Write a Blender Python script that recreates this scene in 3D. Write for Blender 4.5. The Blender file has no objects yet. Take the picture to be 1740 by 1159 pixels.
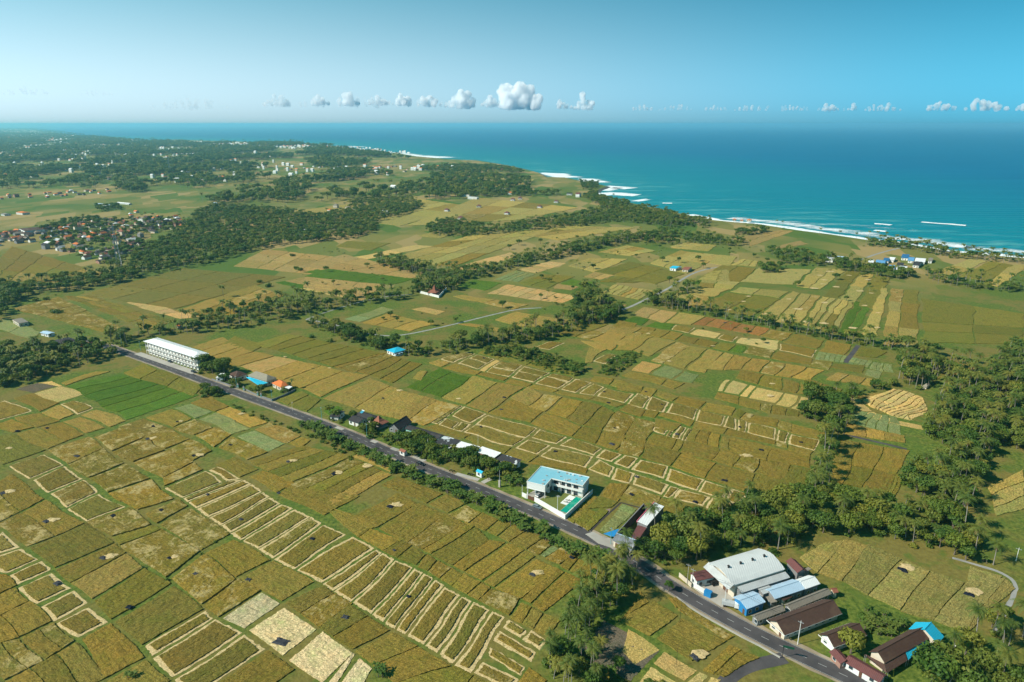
import bpy, bmesh, math, random
from mathutils import Vector, Matrix, noise
R = math.radians
C = bpy.context.scene.collection
SC = bpy.context.scene

# ------------------------------------------------------------ camera
FPX, CH, PITCH = 1160.0, 165.0, math.atan(369.0/1160.0)
cam = bpy.data.cameras.new('camera'); cam_o = bpy.data.objects.new('camera', cam); C.objects.link(cam_o)
cam.sensor_fit = 'HORIZONTAL'; cam.sensor_width = 36.0; cam.lens = 36.0*FPX/1740.0
cam.clip_start = 1.0; cam.clip_end = 300000.0
cam_o.location = (0, 0, CH); cam_o.rotation_euler = (math.pi/2-PITCH, 0, 0)
SC.camera = cam_o

# ------------------------------------------------------------ sky, sun, exposure
SUN_EL, SUN_AZ = 40.0, 253.0            # azimuth clockwise from +Y (camera forward)
w = bpy.data.worlds.new('World'); SC.world = w; w.use_nodes = True
nt = w.node_tree; nt.nodes.clear()
out = nt.nodes.new('ShaderNodeOutputWorld'); bg = nt.nodes.new('ShaderNodeBackground')
sky = nt.nodes.new('ShaderNodeTexSky'); sky.sky_type = 'NISHITA'; sky.sun_disc = False
sky.sun_elevation = R(SUN_EL); sky.sun_rotation = R(SUN_AZ); sky.altitude = 100.0
sky.air_density = 1.0; sky.dust_density = 0.6; sky.ozone_density = 1.5
bw = nt.nodes.new('ShaderNodeRGBToBW'); nt.links.new(sky.outputs[0], bw.inputs[0])
mul = nt.nodes.new('ShaderNodeVectorMath'); mul.operation = 'SCALE'; nt.links.new(bw.outputs[0], mul.inputs['Scale'])
# the teal cast of the air: deep away from the sun, milky towards it and towards the horizon
tc = nt.nodes.new('ShaderNodeTexCoord')
def wdot(vec, a, b_):
    d = nt.nodes.new('ShaderNodeVectorMath'); d.operation = 'DOT_PRODUCT'; d.inputs[1].default_value = vec
    nt.links.new(tc.outputs['Generated'], d.inputs[0])
    m_ = nt.nodes.new('ShaderNodeMapRange'); m_.interpolation_type = 'SMOOTHSTEP'
    m_.inputs[1].default_value = a; m_.inputs[2].default_value = b_; nt.links.new(d.outputs['Value'], m_.inputs[0]); return m_.outputs[0]
def wmix(fac, a, b_):
    n_ = nt.nodes.new('ShaderNodeMix'); n_.data_type = 'RGBA'; nt.links.new(fac, n_.inputs[0])
    for k_, c_ in ((6, a), (7, b_)):
        if isinstance(c_, tuple): n_.inputs[k_].default_value = (*c_, 1)
        else: nt.links.new(c_, n_.inputs[k_])
    return n_.outputs[2]
side_ = wdot((-1, 0.15, 0), -0.50, 0.75); up_ = wdot((0, 0, 1), 0.0, 0.30)
low = wmix(side_, (0.17, 0.82, 1.20), (1.20, 1.62, 1.80)); high = wmix(side_, (0.015, 0.60, 1.08), (0.14, 1.24, 1.78))
nt.links.new(wmix(up_, low, high), mul.inputs[0]); nt.links.new(mul.outputs[0], bg.inputs[0])
bg.inputs[1].default_value = 0.085
nt.links.new(bg.outputs[0], out.inputs[0])
sun = bpy.data.lights.new('sun', 'SUN'); sun.energy = 4.8; sun.angle = R(0.5); sun.color = (1.0, 0.93, 0.80)
sun_o = bpy.data.objects.new('sun', sun); C.objects.link(sun_o)
sd = Vector((math.sin(R(SUN_AZ))*math.cos(R(SUN_EL)), math.cos(R(SUN_AZ))*math.cos(R(SUN_EL)), math.sin(R(SUN_EL))))
sun_o.rotation_euler = sd.to_track_quat('Z', 'Y').to_euler(); sun_o.location = (0, 0, 300)
SC.view_settings.view_transform = 'Standard'; SC.view_settings.look = 'None'
SC.view_settings.exposure = 0.3; SC.view_settings.gamma = 1.0
SC.cycles.max_bounces = 24; SC.cycles.diffuse_bounces = 2; SC.cycles.glossy_bounces = 2
SC.cycles.transmission_bounces = 2; SC.cycles.transparent_max_bounces = 6; SC.cycles.volume_bounces = 24
SC.cycles.use_adaptive_sampling = True; SC.cycles.adaptive_threshold = 0.02

# ------------------------------------------------------------ pixel -> ground
CROPS = {'x': (0, 0, 1.0), 'a': (0, 540, 2.897), 'b': (500, 540, 2.897), 'c': (0, 780, 2.9), 'd': (560, 780, 2.9),
         'e': (1100, 460, 2.719), 'f': (1140, 880, 2.9), 'g': (0, 600, 4.34), 'h': (340, 560, 4.34),
         'i': (700, 540, 4.34), 'j': (1000, 480, 4.34), 'k': (1050, 640, 4.34), 'l': (940, 980, 4.35),
         'm': (840, 380, 4.34), 'n': (1400, 600, 5.106), 'o': (0, 180, 2.897), 'p': (500, 180, 2.897),
         'q': (1100, 120, 2.719), 'r': (860, 760, 6.214), 's': (550, 670, 5.118), 't': (200, 540, 5.8),
         'u': (960, 840, 6.214), 'v': (1130, 900, 5.613), 'w': (1340, 1000, 5.8), 'y': (0, 330, 4.833),
         'z': (360, 210, 4.35), 'A': (1340, 380, 4.35), 'B': (640, 260, 4.143)}
def px(k, x, y):
    c = CROPS[k]; return (c[0]+x/c[2], c[1]+y/c[2])
def G(x, y, z=0.0):
    a = (x-870)/FPX; b = -(y-579.5)/FPX
    dy = math.cos(PITCH)+b*math.sin(PITCH); dz = -math.sin(PITCH)+b*math.cos(PITCH)
    t = (z-CH)/dz
    return Vector((a*t, dy*t, z))
def GK(k, x, y, z=0.0): return G(*px(k, x, y), z)
def pts(k, s):
    v = [float(q) for q in s.replace(',', ' ').split()]
    return [px(k, v[i], v[i+1]) for i in range(0, len(v), 2)]
def gp(k, s, z=0.0): return [G(x, y, z) for x, y in pts(k, s)]
def on_screen(p, m=0.0):
    """is the world point inside the photograph's frame (used only to choose which repeats become individuals)"""
    y = p.y*math.cos(PITCH)-(p.z-CH)*math.sin(PITCH); z = p.y*math.sin(PITCH)+(p.z-CH)*math.cos(PITCH)
    if y < 1: return False
    return abs(p.x/y*FPX) < 870+m and abs(z/y*FPX) < 579.5+m

# ------------------------------------------------------------ helpers
def tag(o, label=None, cat=None, group=None, kind=None):
    if label: o['label'] = label
    if cat: o['category'] = cat
    if group: o['group'] = group
    if kind: o['kind'] = kind
    return o
def mesh_obj(name, verts, faces, mats, parent=None, mi=None, smooth=False, loc=None):
    me = bpy.data.meshes.new(name); me.from_pydata([tuple(v) for v in verts], [], faces)
    for m in (mats if isinstance(mats, (list, tuple)) else [mats]): me.materials.append(m)
    if mi: me.polygons.foreach_set('material_index', mi)
    if smooth: me.polygons.foreach_set('use_smooth', [True]*len(me.polygons))
    me.update()
    o = bpy.data.objects.new(name, me); C.objects.link(o)
    if parent: o.parent = parent
    if loc is not None: o.location = loc
    return o
def empty(name, loc, rz=0.0):
    o = bpy.data.objects.new(name, None); C.objects.link(o); o.location = loc; o.rotation_euler = (0, 0, rz)
    o.empty_display_size = 1; return o
class MB:
    """collects shapes, then links them as one mesh object"""
    def __init__(s): s.v = []; s.f = []
    def add(s, v, f):
        n = len(s.v); s.v += [tuple(q) for q in v]; s.f += [tuple(i+n for i in q) for q in f]; return s
    def box(s, x0, x1, y0, y1, z0, z1):
        return s.add([(x0,y0,z0),(x1,y0,z0),(x1,y1,z0),(x0,y1,z0),(x0,y0,z1),(x1,y0,z1),(x1,y1,z1),(x0,y1,z1)],
                     [(0,3,2,1),(4,5,6,7),(0,1,5,4),(1,2,6,5),(2,3,7,6),(3,0,4,7)])
    def slab(s, q, t):
        """thin plate: quad (or polygon) q given top side, thickness t downwards"""
        n = len(q); q = [Vector(p) for p in q]
        return s.add(q+[p-Vector((0,0,t)) for p in q], [tuple(range(n)), tuple(range(2*n-1, n-1, -1))]+[(i, i+n, (i+1)%n+n, (i+1)%n) for i in range(n)])
    def tube(s, p, r, n=6):
        p = [Vector(q) for q in p]; r = r if isinstance(r, (list, tuple)) else [r]*len(p)
        v = []; f = []
        for i, q in enumerate(p):
            d = (p[min(i+1, len(p)-1)]-p[max(i-1, 0)]).normalized()
            a = d.orthogonal().normalized(); 
            if i and a.dot(pa) < 0: a = -a
            if i: a = (pa-d*pa.dot(d)).normalized()
            pa = a; b = d.cross(a)
            for k in range(n):
                t = 2*math.pi*k/n; v.append(q+(a*math.cos(t)+b*math.sin(t))*r[i])
        for i in range(len(p)-1):
            for k in range(n):
                f.append((i*n+k, i*n+(k+1)%n, (i+1)*n+(k+1)%n, (i+1)*n+k))
        f.append(tuple(range(n))[::-1]); f.append(tuple((len(p)-1)*n+k for k in range(n)))
        return s.add(v, f)
    def build(s, name, m, parent=None, smooth=False, loc=None):
        return mesh_obj(name, s.v, s.f, m, parent, smooth=smooth, loc=loc)

# ------------------------------------------------------------ materials
def new_mat(name):
    m = bpy.data.materials.new(name); m.use_nodes = True; return m, m.node_tree, m.node_tree.nodes['Principled BSDF']
def nd(t, typ, **kw):
    n = t.nodes.new(typ)
    for k, v in kw.items():
        if k.startswith('i_'):
            key = k[2:]; key = int(key) if key.isdigit() else key.replace('_', ' ')
            n.inputs[key].default_value = v
        else: setattr(n, k, v)
    return n
def mixc(t, a, b, fac, blend='MIX'):
    n = nd(t, 'ShaderNodeMix', data_type='RGBA', blend_type=blend)
    for sock, v in ((0, fac), (6, a), (7, b)):
        if isinstance(v, bpy.types.NodeSocket): t.links.new(v, n.inputs[sock])
        elif sock == 0: n.inputs[0].default_value = v
        else: n.inputs[sock].default_value = (*v, 1) if len(v) == 3 else v
    return n.outputs[2]
def rampf(t, src, p0, p1, a=0.0, b=1.0):
    n = nd(t, 'ShaderNodeMapRange'); n.inputs[1].default_value = p0; n.inputs[2].default_value = p1
    n.inputs[3].default_value = a; n.inputs[4].default_value = b; t.links.new(src, n.inputs[0]); return n.outputs[0]
def noisef(t, scale, detail=3.0, rough=0.6, vec=None, dist=0.0):
    n = nd(t, 'ShaderNodeTexNoise', i_Scale=scale, i_Detail=detail, i_Roughness=rough, i_Distortion=dist)
    if vec is not None: t.links.new(vec, n.inputs['Vector'])
    return n.outputs['Fac']
def wpos(t): return nd(t, 'ShaderNodeNewGeometry').outputs['Position']
def mapv(t, vec, scale=(1,1,1), rot=0.0):
    n = nd(t, 'ShaderNodeMapping'); n.inputs['Scale'].default_value = scale; n.inputs['Rotation'].default_value = (0, 0, rot)
    t.links.new(vec, n.inputs['Vector']); return n.outputs[0]
def bump(t, h, strength, dist, bsdf):
    n = nd(t, 'ShaderNodeBump', i_Strength=strength, i_Distance=dist); t.links.new(h, n.inputs['Height']); t.links.new(n.outputs[0], bsdf.inputs['Normal'])
_pc = {}
def paint(name, c, rough=0.7, var=0.15, scale=1.5, metal=0.0, dirt=None, spec=0.3):
    """weathered coat of one colour; dirt = (colour, amount)"""
    if name in _pc: return _pc[name]
    m, t, b = new_mat(name); b.inputs['Roughness'].default_value = rough; b.inputs['Metallic'].default_value = metal
    b.inputs['Specular IOR Level'].default_value = spec
    g = nd(t, 'ShaderNodeTexCoord').outputs['Object']
    n1 = noisef(t, scale, 4, 0.65, g); n2 = noisef(t, scale*0.17, 3, 0.6, g)
    col = mixc(t, [x*(1-var) for x in c], [min(1, x*(1+var)) for x in c], n1)
    if dirt: col = mixc(t, col, dirt[0], rampf(t, n2, 0.5, 0.72, 0, dirt[1]))
    t.links.new(col, b.inputs['Base Color']); _pc[name] = m; return m
def corrugated(name, c, dirt=None, period=0.5, metal=0.0, rough=0.55, axis=0, var=0.1):
    if name in _pc: return _pc[name]
    m = paint(name, c, rough, var, 1.0, metal, dirt); t = m.node_tree; b = t.nodes['Principled BSDF']
    g = nd(t, 'ShaderNodeTexCoord').outputs['Object']
    wv = nd(t, 'ShaderNodeTexWave', wave_type='BANDS', bands_direction='XYZ'[axis], i_Scale=0.314/period); t.links.new(g, wv.inputs['Vector'])
    bump(t, wv.outputs['Fac'], 0.6, 0.08, b)
    return m
# ============================================================ THE SETTING
rng = random.Random(7)
# ---- coast line (photo pixels), far left to near right
COAST = (pts('x', '-900,212 -300,214 40,219 86,224 104,227 110,231 150,233 210,236 250,239') + pts('x', '300,237 350,239 430,241 500,242 556,245')
         + pts('p', '180,200 250,215 330,214 450,226 530,236 600,248 760,262 900,268 1050,292 1130,310 1200,328 1240,350 1330,352 1400,366 1500,386 1540,395 1500,410 1465,432 1550,455 1650,475 1738,495')
         + pts('q', '150,660 300,690 400,700 520,710 700,738 850,757 1000,780 1100,790 1200,802 1400,836 1740,866') + [(1900, 455), (2300, 510), (3200, 640), (4200, 800)])
coast = [G(x, y) for x, y in COAST]
SEA_Z = -3.0
# ---- ground
def ground_material():
    m, t, b = new_mat('ground grass and soil'); p = wpos(t)
    big = noisef(t, 0.0022, 4, 0.6, p); mid = noisef(t, 0.02, 4, 0.62, p); fine = noisef(t, 0.55, 4, 0.7, p); tuft = noisef(t, 2.2, 2, 0.7, p)
    grass = mixc(t, (0.045, 0.085, 0.012), (0.165, 0.20, 0.034), rampf(t, fine, 0.36, 0.64))
    grass = mixc(t, grass, mixc(t, (0.10, 0.075, 0.018), (0.28, 0.22, 0.06), fine), rampf(t, mid, 0.44, 0.56, 0, 0.85))
    grass = mixc(t, grass, mixc(t, (0.05, 0.10, 0.012), (0.12, 0.17, 0.03), tuft), rampf(t, noisef(t, 0.09, 3, 0.6, p), 0.52, 0.62, 0, 0.7))
    # far patchwork of paddies
    rp = mapv(t, p, (1/42.0, 1/100.0, 0), R(38))
    vo = nd(t, 'ShaderNodeTexVoronoi', distance='CHEBYCHEV', i_Scale=1.0, i_Randomness=0.85); t.links.new(rp, vo.inputs['Vector'])
    sep = nd(t, 'ShaderNodeSeparateColor'); t.links.new(vo.outputs['Color'], sep.inputs[0])
    f1 = mixc(t, (0.085, 0.14, 0.022), (0.26, 0.20, 0.06), sep.outputs[0])
    f1 = mixc(t, f1, (0.36, 0.25, 0.10), rampf(t, sep.outputs[1], 0.72, 0.80, 0, 0.8))
    f1 = mixc(t, f1, (0.07, 0.13, 0.02), rampf(t, noisef(t, 0.0045, 3, 0.6, p), 0.48, 0.60, 0, 0.75))
    sx = nd(t, 'ShaderNodeSeparateXYZ'); t.links.new(p, sx.inputs[0])
    far = rampf(t, sx.outputs[1], 620, 800)
    col = mixc(t, grass, f1, far)
    col = mixc(t, col, mixc(t, (0.05, 0.05, 0.03), (0.30, 0.25, 0.1), fine), rampf(t, tuft, 0.6, 0.8, 0, 0.35))
    t.links.new(col, b.inputs['Base Color']); b.inputs['Roughness'].default_value = 0.9; b.inputs['Specular IOR Level'].default_value = 0.1
    bump(t, fine, 0.7, 0.35, b); return m
M_ground = ground_material()
def sand_material():
    m, t, b = new_mat('dark volcanic sand'); p = wpos(t); n = noisef(t, 0.3, 4, 0.6, p)
    t.links.new(mixc(t, (0.035, 0.035, 0.035), (0.14, 0.12, 0.10), n), b.inputs['Base Color']); b.inputs['Roughness'].default_value = 0.7; return m
M_sand = sand_material()
rim = [(-90000, -200, 0)] + [tuple(coast[0]+Vector((-60000, 3000, 0)))] + [tuple(c) for c in coast] + [(4200, -200, 0)]
bm = bmesh.new(); vs = [bm.verts.new(v) for v in rim]; fc = bm.faces.new(vs)
if fc.normal.z < 0: fc.normal_flip()
bmesh.ops.triangulate(bm, faces=[fc], ngon_method='EAR_CLIP')
for fa in bm.faces:
    fa.normal_update()
    if fa.normal.z < 0: fa.normal_flip()
me = bpy.data.meshes.new('ground'); bm.to_mesh(me); me.materials.append(M_ground); bm.free()
tag(bpy.data.objects.new('ground', me), kind='structure'); C.objects.link(bpy.data.objects['ground'])
# beach: a sloping strip of dark sand from the land's edge into the water
def offset_line(line, d):
    o = []
    for i, p in enumerate(line):
        a = line[max(0, i-1)]; b = line[min(len(line)-1, i+1)]; t = (b-a); t.z = 0; t.normalize()
        o.append(p+Vector((t.y, -t.x, 0))*(-d))
    return o
def subdivide(line, step):
    o = []
    for a, b in zip(line, line[1:]):
        n = max(1, int((b-a).length/step))
        o += [a.lerp(b, k/n) for k in range(n)]
    return o+[line[-1]]
near_coast = [c for c in coast if c.y < 6000]
nc = subdivide(near_coast, 18.0)
def wob(p, s, a): return a*noise.noise(Vector((p.x*s, p.y*s, 3.1)))
o1 = [p+Vector((0, 0, 0)) for p in nc]; o2 = [p for p in offset_line(nc, 16.0)]
v = []; f = []
for i, (a, b2) in enumerate(zip(o1, o2)):
    w_ = wob(a, 0.03, 6); v += [(a.x, a.y, 0.02), (a.x+(b2.x-a.x)*0.3, a.y+(b2.y-a.y)*0.3, -1.2), (b2.x+w_, b2.y+w_, -4.5)]
    if i: k = 3*i; f += [(k-3, k-2, k+1, k), (k-2, k-1, k+2, k+1)]
tag(mesh_obj('beach', v, f, M_sand, smooth=True), kind='structure')
# ---- sea
def seg_dist(p, a, b):
    ab = b-a; t = max(0, min(1, (p-a).dot(ab)/max(1e-9, ab.length_squared))); return (a+ab*t-p).length
def sea_material():
    m, t, b = new_mat('sea water'); p = wpos(t)
    at = nd(t, 'ShaderNodeAttribute', attribute_name='shore')
    d = at.outputs['Fac']
    n0 = rampf(t, noisef(t, 0.006, 5, 0.68, mapv(t, p, (0.22, 1.5, 1), R(-12))), .3, .7)
    deep = mixc(t, (0.0005, 0.112, 0.225), (0.0008, 0.155, 0.280), n0)
    near = mixc(t, (0.001, 0.180, 0.235), (0.003, 0.255, 0.280), noisef(t, 0.012, 4, 0.6, mapv(t, p, (0.4, 1.6, 1), R(-20))))
    col = mixc(t, near, deep, rampf(t, d, 0, 1500))
    pale = noisef(t, 0.016, 5, 0.7, mapv(t, p, (0.5, 1.4, 1), R(-30)), 0.6)
    k1 = nd(t, 'ShaderNodeMath', operation='MULTIPLY'); t.links.new(rampf(t, pale, 0.52, 0.66), k1.inputs[0]); t.links.new(rampf(t, d, 60, 380, 0.55, 0), k1.inputs[1])
    col = mixc(t, col, (0.22, 0.52, 0.45), k1.outputs[0])
    t.links.new(col, b.inputs['Base Color']); b.inputs['Roughness'].default_value = 0.42
    b.inputs['Specular IOR Level'].default_value = 0.12
    # long swells running onto the shore, broken by chop
    wv = nd(t, 'ShaderNodeTexWave', bands_direction='Y', i_Scale=0.0105, i_Distortion=3.0, i_Detail=2.0); wv.inputs['Detail Scale'].default_value = 0.7
    t.links.new(mapv(t, p, (0.22, 1, 1), R(-14)), wv.inputs['Vector'])
    ch = noisef(t, 0.09, 5, 0.65, mapv(t, p, (0.35, 1, 1), R(-14)))
    ad = nd(t, 'ShaderNodeMath', operation='MULTIPLY_ADD'); ad.inputs[1].default_value = 0.55; t.links.new(ch, ad.inputs[0]); t.links.new(wv.outputs['Fac'], ad.inputs[2])
    bump(t, ad.outputs[0], 0.75, 4.0, b); return m
M_sea = sea_material()
NA, ND = 150, 90
v = []; f = []; att = []
fl = [Vector((c.x, c.y, 0)) for c in coast]
for i in range(ND):
    d = 450*(90000/450)**(i/(ND-1.0))
    for k in range(NA):
        a = R(-62+124*k/(NA-1.0)); q = Vector((math.sin(a)*d, math.cos(a)*d, 0)); v.append((q.x, q.y, SEA_Z))
        att.append(min(seg_dist(q, x0, x1) for x0, x1 in zip(fl, fl[1:])) if d < 12000 else 4000.0)
        if i and k: n = i*NA+k; f.append((n-NA-1, n-NA, n, n-1))
sea = mesh_obj('sea', v, f, M_sea); tag(sea, kind='structure')
sa = sea.data.attributes.new('shore', 'FLOAT', 'POINT'); sa.data.foreach_set('value', att)
# ---- surf along the shore: lacy white sheets lying just on the water
def foam_material():
    m, t, b = new_mat('white sea foam'); p = wpos(t)
    at = nd(t, 'ShaderNodeAttribute', attribute_name='edge').outputs['Fac']
    n = noisef(t, 0.045, 6, 0.75, mapv(t, p, (0.6, 1.7, 1), R(-28)), 0.5)
    ad = nd(t, 'ShaderNodeMath', operation='ADD'); t.links.new(n, ad.inputs[0]); t.links.new(at, ad.inputs[1])
    n2 = noisef(t, 0.35, 4, 0.7, p); a2 = nd(t, 'ShaderNodeMath', operation='MULTIPLY_ADD'); a2.inputs[1].default_value = 0.35; t.links.new(n2, a2.inputs[0]); t.links.new(ad.outputs[0], a2.inputs[2]); a = rampf(t, a2.outputs[0], 0.74, 0.98)
    b.inputs['Base Color'].default_value = (0.86, 0.90, 0.90, 1); b.inputs['Roughness'].default_value = 0.9
    t.links.new(a, b.inputs['Alpha']); return m
M_foam = foam_material()
def foam_strip(line, d0, d1, z, step=12.0, solid=0.55, name='surf_foam'):
    L = subdivide(line, step); rows = 5; v = []; f = []; e_ = []
    offs = [offset_line(L, d0+(d1-d0)*r/(rows-1)) for r in range(rows)]
    for i in range(len(L)):
        for r in range(rows):
            q = offs[r][i]; w_ = wob(q, 0.02, (d1-d0)*0.35)*(r/(rows-1)); t_ = (offs[-1][i]-offs[0][i]).normalized()
            q = q+t_*w_
            v.append((q.x, q.y, z)); e_.append(solid*(1-(2*abs(r/(rows-1.0)-0.35))**2)-0.12)
        if i:
            for r in range(rows-1): k = i*rows+r; f.append((k-rows, k-rows+1, k+1, k))
    o = mesh_obj(name, v, f, M_foam); a = o.data.attributes.new('edge', 'FLOAT', 'POINT'); a.data.foreach_set('value', e_)
    return tag(o, kind='structure')
ci = {q: i for i, q in enumerate(COAST)}
foam_strip([c for c in coast if c.y < 1400 and c.x > -80], 2, 46, SEA_Z+0.10, solid=0.70)
foam_strip([c for c in coast if c.y < 1300 and c.x > 150], 48, 110, SEA_Z+0.14, solid=0.36)
for s_ in ('180,200 250,196 330,200', '450,226 530,232 600,242 680,246 760,252', '1210,326 1290,330 1370,348', '1400,356 1450,356 1520,372', '1480,410 1560,392 1670,400', '1470,428 1560,424 1700,432', '1700,455 1738,458'):
    l_ = gp('p', s_); k_ = l_[0].y*0.012+6
    foam_strip(l_, -k_*1.6, k_*1.8, SEA_Z+0.2, step=20, solid=0.58)
for s_ in ('1270,692 1330,697 1400,702 1475,708', '1050,700 1090,702 1130,706', '1050,730 1105,735', '70,606 115,607'):
    foam_strip(gp('q', s_), -10, 12, SEA_Z+0.5, step=8, solid=0.62)
foam_strip(gp('q', '590,690 700,692 850,700 1040,712 1250,730'), -28, 28, SEA_Z+0.15, solid=0.20)
foam_strip(gp('x', '-60,217 60,222 104,226'), -130, 20, SEA_Z+0.2, step=200, solid=0.7)

# ---- roads
ROAD = [(150, 577), (180, 587), (207, 597), (276, 621), (345, 647), (431, 678), (518, 709), (600, 740), (708, 789), (801, 825), (870, 854), (939, 883), (1008, 914), (1043, 932), (1098, 966), (1140, 997), (1243, 1056), (1333, 1101), (1416, 1139), (1464, 1161), (1560, 1205), (1750, 1300)]
def asphalt(name, a, b_, sc=1.0):
    m, t, b = new_mat(name); p = wpos(t)
    n = noisef(t, 0.12, 5, 0.6, p); n2 = noisef(t, 6.0*sc, 3, 0.7, p)
    c = mixc(t, a, b_, rampf(t, n, 0.35, 0.65)); c = mixc(t, c, [x*1.5 for x in b_], rampf(t, n2, 0.5, 0.9, 0, 0.5))
    t.links.new(c, b.inputs['Base Color']); b.inputs['Roughness'].default_value = 0.85; b.inputs['Specular IOR Level'].default_value = 0.2
    bump(t, n2, 0.3, 0.03, b); return m
M_asph = asphalt('asphalt', (0.055, 0.05, 0.052), (0.095, 0.085, 0.085))
M_lane = asphalt('pale lane concrete', (0.22, 0.22, 0.20), (0.34, 0.33, 0.30))
M_dirt = asphalt('roadside dirt', (0.22, 0.16, 0.10), (0.38, 0.31, 0.22))
M_line = paint('worn road paint', (0.42, 0.42, 0.40), 0.8, 0.35, 1.5)
def smooth_line(P, it=2):
    for _ in range(it):
        q = [P[0]]
        for a, b in zip(P, P[1:]): q += [a.lerp(b, 0.25), a.lerp(b, 0.75)]
        P = q+[P[-1]]
    return P
def ribbon(name, line, w0, w1, z, mat, wobble=0.0, kind='structure', t=None):
    """strip of ground between offsets w0 and w1 of a line"""
    A = offset_line(line, w0); B = offset_line(line, w1); v = []; f = []
    for i, (a, b) in enumerate(zip(A, B)):
        d = (b-a).normalized()
        b = b+d*wob(b, 0.25, wobble); a = a-d*wob(a, 0.25, wobble)
        v += [(a.x, a.y, z), (b.x, b.y, z)]
        if i: k = 2*i; f.append((k-2, k, k+1, k-1) if w1 > w0 else (k-2, k-1, k+1, k))
    o = mesh_obj(name, v, f, mat); return tag(o, kind=kind) if kind else o
def dashes(line, z, length, gap, wd, off=0.0):
    v = []; f = []; acc = 0; L = offset_line(line, off)
    pos = 0.0; tot = 0; segs = []
    for a, b in zip(L, L[1:]): segs.append((a, b, tot)); tot += (b-a).length
    s = 2.0
    def at(s):
        for a, b, t0 in segs:
            l = (b-a).length
            if t0+l >= s: return a.lerp(b, (s-t0)/l), (b-a).normalized()
        return L[-1], (L[-1]-L[-2]).normalized()
    while s+length < tot:
        p0, d = at(s); p1, d1 = at(s+length); n0 = Vector((d.y, -d.x, 0))*wd/2; n1 = Vector((d1.y, -d1.x, 0))*wd/2
        k = len(v); v += [(*(p0+n0).xy, z), (*(p1+n1).xy, z), (*(p1-n1).xy, z), (*(p0-n0).xy, z)]; f.append((k, k+1, k+2, k+3)); s += length+gap
    return v, f
road = subdivide(smooth_line([G(x, y) for x, y in ROAD]), 2.0)
ribbon('road_shoulder', road, 3.0, 5.0, 0.030, M_dirt, 0.7); ribbon('road_shoulder', road, -4.5, -3.0, 0.030, M_dirt, 0.5)
ribbon('road', road, -3.45, 3.45, 0.050, M_asph)
v, f = dashes(road, 0.058, 2.6, 3.6, 0.16); tag(mesh_obj('road_marking', v, f, M_line), kind='structure')
ribbon('road_marking', road, 3.12, 3.24, 0.058, M_line); ribbon('road_marking', road, -3.24, -3.12, 0.058, M_line)
side = subdivide(smooth_line(gp('f', '560,690 500,705 400,725 320,760 260,815 200,900')), 1.5)
ribbon('side_road', side, -2.4, 2.4, 0.042, M_asph)
LANES = [('x', '520,543 560,549 600,561 640,570 675,571 720,563 780,549 840,534 880,525 920,523', 2.4),
         ('x', '1030,533 1060,526 1085,515 1110,503 1140,488 1160,474 1180,463 1210,455 1240,452', 3.0),
         ('x', '700,500 640,505 560,528 520,543', 2.0), ('q', '970,880 1050,850 1120,830 1200,812', 3.5),
         ('x', '1618,948 1660,960 1700,972 1728,990 1722,1015 1704,1045 1690,1075', 1.5), ('e', '915,425 975,345', 3.4),
         ('n', '170,700 300,735 500,780 720,835', 2.2)]
for i, (k, s_, wd) in enumerate(LANES):
    l_ = subdivide(smooth_line(gp(k, s_)), 4.0); ribbon('lane', l_, -wd/2, wd/2, 0.035+i*0.001, M_lane if i < 5 else M_asph, 0.3)
# ============================================================ RICE FIELDS
def crop_material(name, patchy=0.0, rows=1.0, rough_amt=1.0):
    m, t, b = new_mat(name); oi = nd(t, 'ShaderNodeObjectInfo'); p = wpos(t)
    uv = nd(t, 'ShaderNodeUVMap').outputs[0]
    base = oi.outputs['Color']
    fine = noisef(t, 2.3, 4, 0.75, p); mid = noisef(t, 0.16, 4, 0.65, p)
    row = noisef(t, 1.0, 3, 0.7, mapv(t, uv, (1.5, 0.10, 1)))
    c = mixc(t, mixc(t, base, (0.34, 0.40, 0.30), 1.0, 'MULTIPLY'), mixc(t, base, (1.72, 1.66, 1.58), 1.0, 'MULTIPLY'), rampf(t, fine, 0.34, 0.66))
    c = mixc(t, c, mixc(t, base, (0.66, 1.0, 0.6), 1.0, 'MULTIPLY'), rampf(t, mid, 0.5, 0.66, 0, 0.45))
    c = mixc(t, c, mixc(t, base, (1.3, 1.1, 0.9), 1.0, 'MULTIPLY'), rampf(t, mid, 0.46, 0.34, 0, 0.5))
    c = mixc(t, c, mixc(t, base, (0.55, 0.58, 0.5), 1.0, 'MULTIPLY'), rampf(t, row, 0.50, 0.62, 0, 0.7*rows))
    rnd = oi.outputs['Random']; c = mixc(t, c, mixc(t, c, (1.25, 1.16, .95), 1.0, 'MULTIPLY'), rampf(t, rnd, .55, 1, 0, .5)); c = mixc(t, c, mixc(t, c, (.74, .92, .7), 1.0, 'MULTIPLY'), rampf(t, rnd, .35, 0, 0, .5))
    if patchy:
        n = noisef(t, 0.11, 5, 0.7, p, 0.8); n2 = noisef(t, 0.9, 3, 0.7, p)
        ad = nd(t, 'ShaderNodeMath', operation='MULTIPLY_ADD'); ad.inputs[1].default_value = 0.45; t.links.new(n2, ad.inputs[0]); t.links.new(n, ad.inputs[2])
        c = mixc(t, c, (0.44, 0.34, 0.14), rampf(t, ad.outputs[0], 0.74, 0.86, 0, patchy))
    t.links.new(c, b.inputs['Base Color']); b.inputs['Roughness'].default_value = 0.9; b.inputs['Specular IOR Level'].default_value = 0.08
    ad = nd(t, 'ShaderNodeMath', operation='ADD'); t.links.new(fine, ad.inputs[0]); t.links.new(row, ad.inputs[1])
    bump(t, ad.outputs[0], 0.8*rough_amt, 0.30, b); return m
M_crop = crop_material('standing rice'); M_patchy = crop_material('rice with flattened patches', 0.85)
M_young = crop_material('young rice', 0.0, 1.3)
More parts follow.
